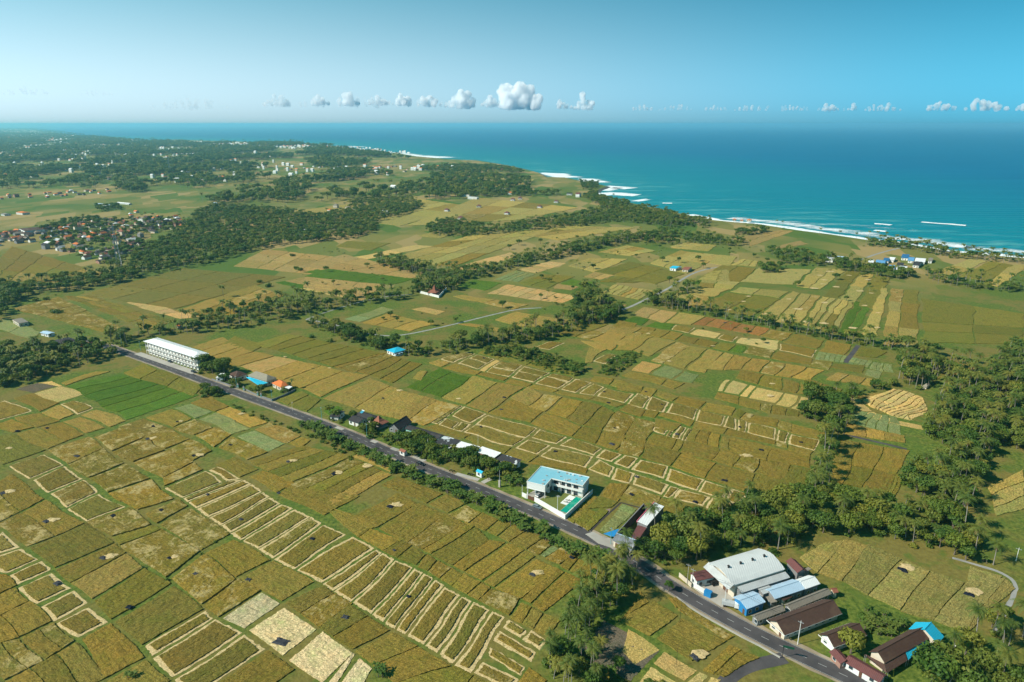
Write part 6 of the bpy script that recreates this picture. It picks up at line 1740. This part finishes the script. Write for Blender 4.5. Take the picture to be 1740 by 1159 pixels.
pole('h', 272, 435, 9, 'turquoise pole in front of the brown hipped house', mat=W_TQ); pole('t', 228, 325, 8, 'turquoise pole at the end of the white long building', mat=W_TQ)
pole('t', 40, 262, 8, 'turquoise pole where the road enters the trees', mat=W_TQ); pole('g', 30, 240, 11, 'pale pole in front of the dark tree belt', arm=False)
pole('w', 1645, 572, 6, 'white T shaped lamp pole above the corner grove', arm=True); pole('f', 1700, 212, 6, 'white T shaped lamp pole in the far right grass')
pole('l', 908, 668, 9, 'thin dark pole in the straw field', arm=False, mat=M_black, r=.06); pole('l', 935, 340, 9, 'thin dark pole in the standing rice', arm=False, mat=M_black, r=.06)
pole('f', 1610, 478, 4.5, 'small lamp pole at the corner of the sloping rice field', lamp=True)
def pillar_sign():
    p = GK('s', 1530, 806); root = tag(empty('road_pillar', p, R(-38)), 'stout grey concrete pillar pole beside the road', 'pillar'); M = MB(); M.box(-.5, .5, -.35, .35, 0, 3.6); M.build('base', M_conc, root); M = MB(); M.tube([(0, 0, 3.6), (0, 0, 9)], [.16, .1], 8); M.build('shaft', M_steel, root)
pillar_sign()
def sign():
    p = GK('f', 548, 690); root = tag(empty('road_sign', p, R(-20)), 'dark framed direction sign at the side road junction', 'sign'); M = MB(); M.tube([(0, 0, 0), (0, 0, 5)], .09, 8); M.build('post', M_black, root); M = MB(); M.box(-.2, 3.2, -.06, .06, 4.2, 5.0); M.build('panel', paint('dark green sign', (.01, .07, .04), .5, .05), root)
sign()
def tower(k, x, y, h, w0, label):
    p = GK(k, x, y); root = tag(empty('radio_tower', p, .3), label, 'radio tower'); cs = [(-1, -1), (1, -1), (1, 1), (-1, 1)]
    for cx, cy in cs: M = MB(); M.tube([(cx*w0, cy*w0, 0), (cx*w0*.2, cy*w0*.2, h)], .28, 4); M.build('leg', M_steel, root)
    M = MB(); n = 12
    for i in range(n):
        z0, z1 = h*i/n, h*(i+1)/n; s0, s1 = w0*(1-.8*i/n), w0*(1-.8*(i+1)/n)
        for j in range(4): a, b = cs[j], cs[(j+1) % 4]; M.tube([(a[0]*s0, a[1]*s0, z0), (b[0]*s1, b[1]*s1, z1)], .12, 3); M.tube([(a[0]*s1, a[1]*s1, z1), (b[0]*s1, b[1]*s1, z1)], .12, 3)
    M.build('bracing', M_steel, root)
tower('y', 985, 612, 52, 2.6, 'tall lattice radio tower at the edge of the village'); tower('o', 838, 335, 62, 3.5, 'distant lattice radio tower in the green fields')
def car(p, rz, col, label, grp=None):
    root = tag(empty('parked_car' if grp else 'car', p, rz), label, 'car'); B = MB()
    pr = [(-2.2, .35), (-2.25, .75), (-2.1, .95), (-1.2, 1.02), (1.2, 1.0), (2.1, .85), (2.25, .55), (2.2, .35)]
    v_ = [(x, -.85, z) for x, z in pr]+[(x, .85, z) for x, z in pr]; n = len(pr); B.add(v_, [tuple(range(n)), tuple(range(2*n-1, n-1, -1))]+[(i, n+i, n+(i+1) % n, (i+1) % n) for i in range(n)]); B.build('body', paint(label+' paint', col, .25, .03, 1, spec=.6), root)
    for nm, s, z0, z1, mt in (('cabin', 1, 1.0, 1.42, M_glass), ('roof', .86, 1.42, 1.5, paint(label+' paint', col))):
        M = MB(); M.add([(-1.9*s, -.75*s, z0), (1.0*s, -.75*s, z0), (1.0*s, .75*s, z0), (-1.9*s, .75*s, z0), (-1.6*s, -.65*s, z1), (.45*s, -.65*s, z1), (.45*s, .65*s, z1), (-1.6*s, .65*s, z1)], [(0, 3, 2, 1), (4, 5, 6, 7), (0, 1, 5, 4), (1, 2, 6, 5), (2, 3, 7, 6), (3, 0, 4, 7)]); M.build(nm, mt, root)
    for x in (-1.4, 1.4):
        for y in (-.82, .82): M = MB(); M.tube([(x, y-.1, .32), (x, y+.1, .32)], .32, 10); wq = M.build('wheel', M_black, root); M = MB(); M.tube([(x, y-.11, .32), (x, y+.11, .32)], .17, 8); M.build('rim', M_steel, wq)
    for y in (-.6, .6): M = MB(); M.box(2.2, 2.27, y-.15, y+.15, .6, .75); M.build('headlight', W_WHITE, root)
rd = lambda a, b: math.atan2((G(*b)-G(*a)).y, (G(*b)-G(*a)).x)
ra = rd((708, 789), (870, 854))
car(GK('s', 842, 612, 0)+Vector((0, 0, .06)), ra, (.015, .015, .018), 'black car driving down the main road')
car(GK('r', 328, 640, 0)+Vector((0, 0, .06)), ra, (.13, .17, .19), 'grey car parked outside the white villa wall', 1)
car(GK('r', 350, 515, 0)+Vector((0, 0, .13)), ra+1.57, (.3, .3, .3), 'silver car parked in the villa carport', 1)
car(GK('t', 748, 538, 0)+Vector((0, 0, .07)), ra, (.02, .03, .04), 'dark car at the right end of the white long building', 1)
car(GK('t', 518, 438, 0)+Vector((0, 0, .07)), ra, (.02, .04, .05), 'dark car outside the middle of the white long building', 1)
def truck(p, rz, label, bed, cabc):
    root = tag(empty('truck', p, rz), label, 'truck'); M = MB(); M.box(-3, 1.2, -.95, .95, .8, 2.1); M.build('cargo_bed', bed, root); M = MB(); M.add([(1.3, -.95, .5), (3, -.95, .5), (3, .95, .5), (1.3, .95, .5), (1.3, -.9, 2.2), (2.5, -.9, 2.2), (2.5, .9, 2.2), (1.3, .9, 2.2)], [(0, 3, 2, 1), (4, 5, 6, 7), (0, 1, 5, 4), (1, 2, 6, 5), (2, 3, 7, 6), (3, 0, 4, 7)]); cb = M.build('cabin', cabc, root)
    M = MB(); M.slab([Vector((2.93, -.8, 1.2)), Vector((2.93, .8, 1.2)), Vector((2.6, .8, 2.05)), Vector((2.6, -.8, 2.05))], .03); M.build('windscreen', M_glass, cb)
    for x in (-2, 2.1):
        for y in (-.8, .8): M = MB(); M.tube([(x, y-.14, .42), (x, y+.14, .42)], .42, 10); M.build('wheel', M_black, root)
truck(GK('v', 622, 735)+Vector((0, 0, .08)), ra+.3, 'white truck parked beside the white warehouse pole', RF['silver'], W_WHITE)
truck(GK('v', 490, 515)+Vector((0, 0, .08)), ra+1.1, 'dark truck parked next to the maroon roofed office', M_black, M_blue)
def motorbike(p, rz, label):
    root = tag(empty('motorcycle', p, rz), label, 'motorcycle', 'motorcycles parked before the gatehouse' if 'parked' in label else 'motorcycles riding on the main road'); M = MB(); M.tube([(-.5, 0, .55), (.1, 0, .5), (.45, 0, .9)], [.16, .14, .08], 6); M.build('body', M_black, root); M = MB(); M.box(-.6, .05, -.12, .12, .72, .82); M.build('seat', M_black, root)
    for x in (-.6, .62): M = MB(); M.tube([(x, -.05, .3), (x, .05, .3)], .3, 10); M.build('wheel', M_black, root)
    M = MB(); M.tube([(.42, -.32, 1.0), (.42, .32, 1.0)], .03, 5); M.build('handlebar', M_steel, root)
for i, (x, y) in enumerate(((1105, 668), (1130, 676), (1262, 698), (1285, 704), (1300, 708))): motorbike(GK('s', x, y)+Vector((0, 0, .08)), ra+1.3, '%s parked motorcycle counted from the black car' % ('first', 'second', 'third', 'fourth', 'fifth')[i])
# heaps of threshed straw and dark tarpaulins where the harvest is being worked
M_tarp = paint('dark blue tarpaulin', (.014, .018, .028), .9, .6, 1.5, spec=.05); M_tarpw = paint('grey tarpaulin', (.05, .052, .06), .9, .5, 1.5, spec=.05)
tg = random.Random(9)
def tarp(k, x, y, s=1.0, what='ts', dx=1.0):
    p = GK(k, x, y); near_ = p.length < 420
    if 't' in what:
        M = MB(); n = 7; a = tg.uniform(-.9, -.3); v_ = []; w_, d_ = 1.9*s, 1.2*s
        for j in range(n):
            for i in range(n):
                u_, t_ = (i/(n-1)-.5)*2, (j/(n-1)-.5)*2; r_ = 1+tg.uniform(-.18, .18); X, Y = u_*w_*r_, t_*d_*r_; ed = max(abs(u_), abs(t_))
                v_.append((X*math.cos(a)-Y*math.sin(a), X*math.sin(a)+Y*math.cos(a), .66+tg.uniform(0, .35)*(ed < .95)-.25*(ed > .95)))
        M.add(v_, [(j*n+i, j*n+i+1, (j+1)*n+i+1, (j+1)*n+i) for j in range(n-1) for i in range(n-1)])
        o = M.build('tarpaulin', M_tarp if tg.random() < .7 else M_tarpw, loc=p); tag(o, 'crumpled dark tarpaulin on the rice with threshed straw beside it' if 's' in what else 'crumpled dark tarpaulin lying on the rice without straw', 'tarpaulin', 'tarpaulins lying in the rice fields')
    if 's' in what:
        M = MB(); n = 16; q = p+Vector((2.8*s*dx, 1.6*s, 0)); v_ = [(0, 0, .8)]
        for r_, z in ((.5, .74), (1, .60)):
            for i in range(n): t_ = 2*math.pi*i/n; f_ = r_*tg.uniform(.65, 1.2); v_.append((math.cos(t_)*3.4*s*f_, math.sin(t_)*2.4*s*f_, z+tg.uniform(-.05, .05)))
        M.add(v_, [(0, 1+i, 1+(i+1) % n) for i in range(n)]+[(1+i, 1+n+i, 1+n+(i+1) % n, 1+(i+1) % n) for i in range(n)])
        o = M.build('straw_heap', M_straw, loc=q); tag(o, 'spread heap of pale threshed straw in a rice field', 'straw heap', 'straw heaps in the rice fields')
for k, x, y, s, wt in (('c', 15, 172, 1.2, 'ts'), ('c', 230, 312, 1.2, 'ts'), ('c', 510, 492, 1.2, 'ts'), ('c', 835, 495, .9, 'ts'), ('c', 965, 572, 1, 't'), ('c', 1225, 600, 1, 't'), ('c', 640, 735, 1.1, 't'), ('c', 285, 617, 1.2, 't'), ('c', 560, 285, 1.2, 't'), ('c', 795, 257, 1.1, 't'),
  ('c', 1025, 180, .8, 't'), ('c', 1190, 302, .9, 't'), ('c', 1540, 398, .9, 't'), ('c', 1385, 905, 1.8, 't'), ('c', 1375, 172, .8, 't'), ('d', 80, 785, 1.1, 't'), ('d', 300, 238, 1.3, 'ts'), ('d', 320, 455, .7, 't'), ('d', 390, 682, .7, 't'), ('d', 1000, 575, 1.1, 'ts'), ('d', 1195, 490, 1, 't'),
  ('d', 165, 40, 1.1, 's'), ('d', 25, 72, .9, 'ts'), ('g', 570, 765, 1.2, 't'), ('g', 1090, 640, 1.2, 'ts'), ('g', 1130, 545, 1, 't'), ('g', 1310, 512, .8, 'ts'), ('g', 1430, 765, 1.2, 'ts'), ('g', 1700, 685, 1.1, 't'), ('g', 350, 558, 1, 't'), ('g', 130, 580, 1, 't'), ('g', 40, 712, .8, 's'),
  ('h', 280, 632, .9, 's'), ('h', 650, 980, 1, 'ts'), ('h', 985, 1072, 1, 'ts'), ('h', 1200, 1022, 1.2, 's'), ('h', 1450, 458, .9, 's'), ('h', 1350, 512, .7, 't'), ('h', 940, 290, .6, 's'), ('h', 615, 208, .6, 's'), ('k', 205, 117, .7, 't'), ('k', 325, 212, .7, 't'), ('k', 435, 430, .9, 't'), ('k', 900, 377, .7, 't'),
  ('k', 1055, 545, 1, 't'), ('k', 785, 772, 1.2, 't'), ('k', 570, 930, 1, 't'), ('k', 100, 875, 1.1, 't'), ('k', 140, 745, .9, 't'), ('k', 1350, 490, .8, 't'), ('k', 915, 600, 1.4, 's'), ('i', 530, 302, .8, 't'), ('i', 680, 592, 1, 't'), ('i', 660, 682, .9, 't'), ('i', 1450, 632, .9, 't'), ('i', 1495, 820, .8, 'ts'),
  ('i', 1475, 937, 1.3, 't'), ('i', 1060, 992, .9, 't'), ('i', 510, 812, .8, 't'), ('i', 1420, 552, .8, 't'), ('i', 325, 605, .8, 's'), ('l', 1045, 602, 1.2, 'ts'), ('f', 1140, 260, 1.4, 'ts'), ('f', 1470, 382, 1.4, 'ts'), ('j', 1005, 300, 1, 't'), ('j', 430, 382, .8, 's'), ('j', 1165, 108, 1.3, 's'), ('j', 1130, 146, 1.2, 's'),
  ('j', 1022, 208, 1.2, 's'), ('j', 1290, 238, 1.2, 's'), ('j', 1465, 128, 1.2, 's'), ('j', 580, 588, .9, 's'), ('j', 1320, 845, 1.1, 's'), ('j', 1340, 755, .8, 's'), ('j', 905, 475, .8, 's'), ('j', 1590, 300, 1.3, 's'), ('j', 1430, 285, 1.1, 's'), ('A', 165, 485, 2.0, 's'), ('A', 290, 360, 2, 's'), ('A', 215, 388, 1.6, 's'), ('A', 240, 452, 1.4, 's'),
  ('A', 250, 422, 1.6, 's'), ('A', 335, 474, 1.8, 's'), ('A', 435, 388, 1.4, 's'), ('A', 570, 420, 1.6, 's'), ('A', 510, 505, 1.8, 's'), ('A', 600, 520, 1.2, 's'), ('A', 50, 640, 2.0, 's'), ('A', 250, 590, 1.5, 's'), ('A', 240, 745, 1.7, 's'), ('A', 110, 735, 1.8, 's'), ('A', 455, 780, 1.8, 's'), ('A', 545, 612, 1.4, 's'), ('A', 640, 775, 1.2, 's'), ('A', 648, 665, 1, 's')):
    tarp(k, x, y, s*.68, wt)

def wire(a, b, za, zb, lab):
    p, q = GK(*a), GK(*b); d = (q-p); n = Vector((-d.y, d.x, 0)).normalized(); M = MB()
    for off in (-.6, .6):
        M.tube([Vector((d.x*t, d.y*t, za+(zb-za)*t-3.2*t*(1-t)))+n*off for t in [k/8 for k in range(9)]], .035, 3)
    tag(M.build('power_line', M_black, loc=p), lab, 'power line')
wire(('v', 210, 522), ('v', 566, 722), 8.6, 9.6, 'pair of wires from the warehouse wall pole to the white driveway pole')
wire(('v', 566, 722), ('w', 88, 552), 9.6, 9.1, 'pair of wires from the driveway pole to the cream gable pole')
wire(('u', 712, 648), ('v', 210, 522), 9.1, 8.6, 'pair of wires from the workshop corner pole to the warehouse wall')

for (x, y), lab, rz in (((985, 897), 'motorcycle riding up the main road before the workshop', math.pi), ((640, 762), 'motorcycle riding past the garden trees on the main road', 0), ((330, 638), 'motorcycle passing the white long building', 0)):
    motorbike(G(x, y)+Vector((0, 0, .06)), ra+rz, lab)
# ============================================================ CLOUDS (small fair weather cumulus far out over the sea)
def cloud_material():
    m, t, b = new_mat('cloud'); t.nodes.remove(b); p = wpos(t)
    n = noisef(t, 0.0035, 5, 0.65, p); oi = nd(t, 'ShaderNodeObjectInfo').outputs['Color']; sp = nd(t, 'ShaderNodeSeparateColor'); t.links.new(oi, sp.inputs[0])
    k = nd(t, 'ShaderNodeMath', operation='MULTIPLY'); t.links.new(rampf(t, n, 0.33, 0.60, 0.0, 0.0085), k.inputs[0]); t.links.new(sp.outputs[0], k.inputs[1])
    pv = nd(t, 'ShaderNodeVolumePrincipled'); pv.inputs['Color'].default_value = (0.99, 0.995, 1, 1); pv.inputs['Anisotropy'].default_value = 0.1; t.links.new(k.outputs[0], pv.inputs['Density'])
    t.links.new(pv.outputs[0], t.nodes['Material Output'].inputs['Volume']); return m
M_cloud = cloud_material()
ico = bmesh.new(); bmesh.ops.create_icosphere(ico, subdivisions=3, radius=1.0); IV = [v.co.copy() for v in ico.verts]; IF = [tuple(v.index for v in f.verts) for f in ico.faces]; ico.free()
cr_ = random.Random(4); DIST = 42000.0
def sky_point(x, y):
    a = (x-870)/FPX; b = -(y-579.5)/FPX; d = Vector((a, math.cos(PITCH)+b*math.sin(PITCH), -math.sin(PITCH)+b*math.cos(PITCH))); return Vector((0, 0, CH))+d*(DIST/d.y)
def cloud(x0, x1, ytop, ybase, label, dens=1.0, puffs=14, prof=None):
    mpp = DIST/FPX*1.0; W_ = (x1-x0)*mpp; H = (ybase-ytop)*mpp; c = sky_point((x0+x1)/2, ybase); M = MB()
    for k in range(puffs):
        u_ = (k+.5)/puffs+cr_.uniform(-.04, .04); hh = prof(u_) if prof else max(0.0, math.sin(math.pi*u_))**.6*cr_.uniform(.5, 1)
        r = min(H, W_)*cr_.uniform(.14, .25)*(.6+.6*hh); lv = max(1, int(hh*H/(r*1.0)))
        for q in range(lv):
            z = min(hh*H-r*.5, r*.55+q*r*.95); pc = Vector(((u_-.5)*W_*.84+cr_.uniform(-.3, .3)*r, cr_.uniform(-.5, .5)*r*2, max(r*.35, z))); rr = r*cr_.uniform(.75, 1.1); sd_ = cr_.uniform(0, 99)
            M.add([pc+v*rr*(1+.30*noise.noise(v*1.6+Vector((sd_, 0, 0)))+.14*noise.noise(v*4+Vector((sd_, 5, 0)))) for v in IV], IF)
    o = M.build('cloud', M_cloud, smooth=True, loc=c); o.color = (min(1, dens*1.7), 1, 1, 1); md = o.modifiers.new('fuse', 'REMESH'); md.mode = 'VOXEL'; md.voxel_size = max(10.0, H/45.0); md.use_smooth_shade = True; return tag(o, label, 'cloud', 'small cumulus clouds over the sea')
twin = lambda u: 1.0 if u < .2 else (.5 if u < .42 else (.98 if u < .85 else .55))
cloud(848, 916, 144, 184, 'largest cloud, a double tower of white cumulus', 1.0, 12, twin)
for a in ((442, 496, 158, 180, 'leftmost faint cumulus above the horizon', .38, 8), (526, 560, 156, 178, 'faint round cumulus second from the left', .5, 6), (570, 612, 156, 178, 'wispy cumulus third from the left', .5, 8), (620, 672, 160, 178, 'low string of puffs left of the bright small cumulus', .55, 10), (674, 699, 152, 178, 'bright small round cumulus left of the long puffy bank', .85, 5),
          (708, 752, 156, 180, 'left part of the puffy bank beside the largest cloud', .7, 7), (750, 812, 152, 182, 'bright middle part of the puffy bank', .9, 8), (815, 850, 158, 180, 'faint puffs just left of the largest cloud', .6, 6), (942, 974, 168, 184, 'small flat puff right of the largest cloud', .7, 5), (972, 1010, 158, 186, 'square shaped puff right of the largest cloud', .85, 5),
          (1070, 1112, 176, 187, 'tiny pair of puffs right of the middle', .6, 6), (1118, 1180, 176, 187, 'thin flat cloud right of the middle', .6, 8), (1195, 1230, 177, 187, 'very small puff in the thin string', .5, 5), (1240, 1310, 178, 188, 'faint thin cloud in the right string', .45, 8), (1330, 1366, 175, 187, 'short thin cloud left of the round puff', .65, 5), (1392, 1428, 174, 188, 'round puff in the right string', .85, 5),
          (1438, 1458, 175, 187, 'tiny puff between two flat clouds', .8, 3), (1464, 1536, 175, 188, 'long flat cloud in the right string', .75, 9), (1568, 1630, 168, 187, 'flat cumulus left of the broad right cumulus', .85, 8), (1632, 1714, 163, 187, 'broad cumulus near the right edge', .95, 9), (1724, 1760, 169, 187, 'cloud cut off by the right edge', .9, 5),
          (240, 400, 166, 184, 'very faint long cloud bank far left', .16, 14), (0, 90, 146, 160, 'very faint flat cloud at the far left', .16, 9), (130, 200, 150, 162, 'very faint wisp at the far left', .14, 7)):
    cloud(*a)
cloud(436, 842, 164, 182, 'thin pale veil of cloud linking the left puffs', .16, 26)
cloud(1060, 1560, 178, 188, 'thin pale veil of cloud linking the right puffs', .20, 30)
# ============================================================ HAZE
hz, ht, hb_ = new_mat('haze'); ht.nodes.remove(hb_)
pv = ht.nodes.new('ShaderNodeVolumePrincipled'); pv.inputs['Color'].default_value = (0.36, 0.84, 1.0, 1); pv.inputs['Density'].default_value = 6.2e-5; pv.inputs['Anisotropy'].default_value = 0.3
ht.links.new(pv.outputs[0], ht.nodes['Material Output'].inputs['Volume'])
hbx = MB().box(-95000, 95000, -2500, 95000, -6, 186); haze = hbx.build('haze', hz); tag(haze, kind='stuff')
haze['label'] = 'pale blue sea haze over the whole coast'
# ============================================================ LABELS THAT SINGLE OUT
LM = {k: GK(*v) for k, v in {'the white villa': ('r', 560, 450), 'the warehouse': ('v', 760, 420), 'the white long building': ('t', 520, 350), 'the turquoise hut': ('h', 1430, 170), 'the workshop': ('u', 760, 380),
    'the orange roofed house': ('t', 1600, 670), 'the black roofed compound': ('s', 330, 230), 'the white roofed sheds': ('s', 1340, 490), 'the cream gable': ('v', 1150, 950), 'the turquoise roof': ('w', 1400, 480), 'the terraces': ('n', 600, 480),
    'the bright green paddies': ('g', 950, 330), 'the pale stubble squares': ('c', 1380, 850), 'the side road': ('f', 380, 750), 'the lane fork': ('x', 1030, 533), 'the checkered plots': ('e', 900, 415), 'the beach huts': ('q', 436, 700), 'the radio tower': ('y', 985, 612),
    'the blue roofed cottages': ('A', 820, 300), 'the walled compound': ('p', 690, 930), 'the blue farm shed': ('m', 1340, 325), 'the long straw bordered strips': ('d', 100, 600), 'the yellow plots by the green strip': ('e', 1170, 220), 'the hilltop houses': ('z', 1100, 650),
    'the corner grove': ('x', 1640, 1120), 'the far right lane': ('x', 1715, 985), 'the round headland': ('x', 1010, 322), 'the straw bordered squares': ('c', 200, 640), 'the curving hedgerow': ('x', 1400, 760), 'the orange stubble plots': ('m', 300, 510)}.items()}
ORD = 'leftmost second third fourth fifth sixth seventh eighth'.split()
def screen(p):
    y = p.y*math.cos(PITCH)-(p.z-CH)*math.sin(PITCH); z = p.y*math.sin(PITCH)+(p.z-CH)*math.cos(PITCH); return 870+p.x/y*FPX, 579.5-z/y*FPX
def relation(p):
    n, q = min(LM.items(), key=lambda kv: (kv[1]-p).length); a, b = screen(p), screen(q); dx, dy = a[0]-b[0], a[1]-b[1]
    r = ('right of ' if dx > 0 else 'left of ') if abs(dx) > abs(dy)*1.3 else ('below ' if dy > 0 else 'above ')
    far = '' if (q-p).length < 45 else 'well '
    return far+r+n
def dups():
    D = {}
    for o in list(SC.collection.objects):
        if o.parent is None and 'label' in o and o.get('kind') != 'stuff' and o.get('kind') != 'structure': D.setdefault(o['label'], []).append(o)
    return {k: v for k, v in D.items() if len(v) > 1}
for k, v in dups().items():
    for o in v:
        rel = relation(Vector(o.location)); lab = k+', '+rel
        if len(lab.split()) > 13:
            short = {'coconut_palm': 'feathery coconut palm', 'broadleaf_tree': 'leafy round crowned tree', 'banana_plant': 'ragged leaved banana plant', 'shrub': 'low leafy shrub', 'tarpaulin': 'dark crumpled tarpaulin', 'straw_heap': 'pale straw heap'}.get(o.name.split('.')[0])
            lab = (short+' '+k[k.find(' in '):].strip() if short and ' in ' in k else (short or k)) + ', '+rel
            if len(lab.split()) > 14: lab = (short or k)+' '+rel
        o['label'] = lab
ROWS = 'front second third fourth fifth sixth seventh eighth ninth tenth'.split()
ORD = 'leftmost second third fourth fifth sixth seventh eighth ninth tenth eleventh twelfth'.split()
KW = {'coconut_palm': 'coconut palm', 'broadleaf_tree': 'leafy tree', 'banana_plant': 'banana plant', 'shrub': 'leafy shrub', 'tarpaulin': 'dark tarpaulin', 'straw_heap': 'pale straw heap', 'house': 'house'}
B = {}
todo = {id(o) for v in dups().values() for o in v}
for o in SC.collection.objects:
    b = o.name.split('.')[0]
    if b not in KW or o.parent or 'label' not in o or not (id(o) in todo or (b != 'house' and o.get('group'))): continue
    kn = KW[b]
    if b == 'house': kn = ' '.join(o['label'].split(' roofed ')[0].split()[-2:])+' roofed house'
    B.setdefault((kn, relation(Vector(o.location))), []).append(o)
for (kn, rel), v in B.items():
    nr = max(1, min(10, math.ceil(len(v)/9.0))); v.sort(key=lambda o: -screen(Vector(o.location))[1]); per = math.ceil(len(v)/nr)
    for r in range(nr):
        for i, o in enumerate(sorted(v[r*per:(r+1)*per], key=lambda o: screen(Vector(o.location))[0])):
            rr = '' if nr == 1 else ' in '+ROWS[r]+' row'
            n_ = '' if len(v) == 1 else (ORD[min(i, 11)] if i == 0 else ORD[min(i, 11)]+' from left')+rr+', '
            o['label'] = n_+kn+' '+rel
for o in SC.collection.objects:
    if 'label' in o and len(o['label'].split()) > 16: o['label'] = ' '.join(o['label'].split()[:16])
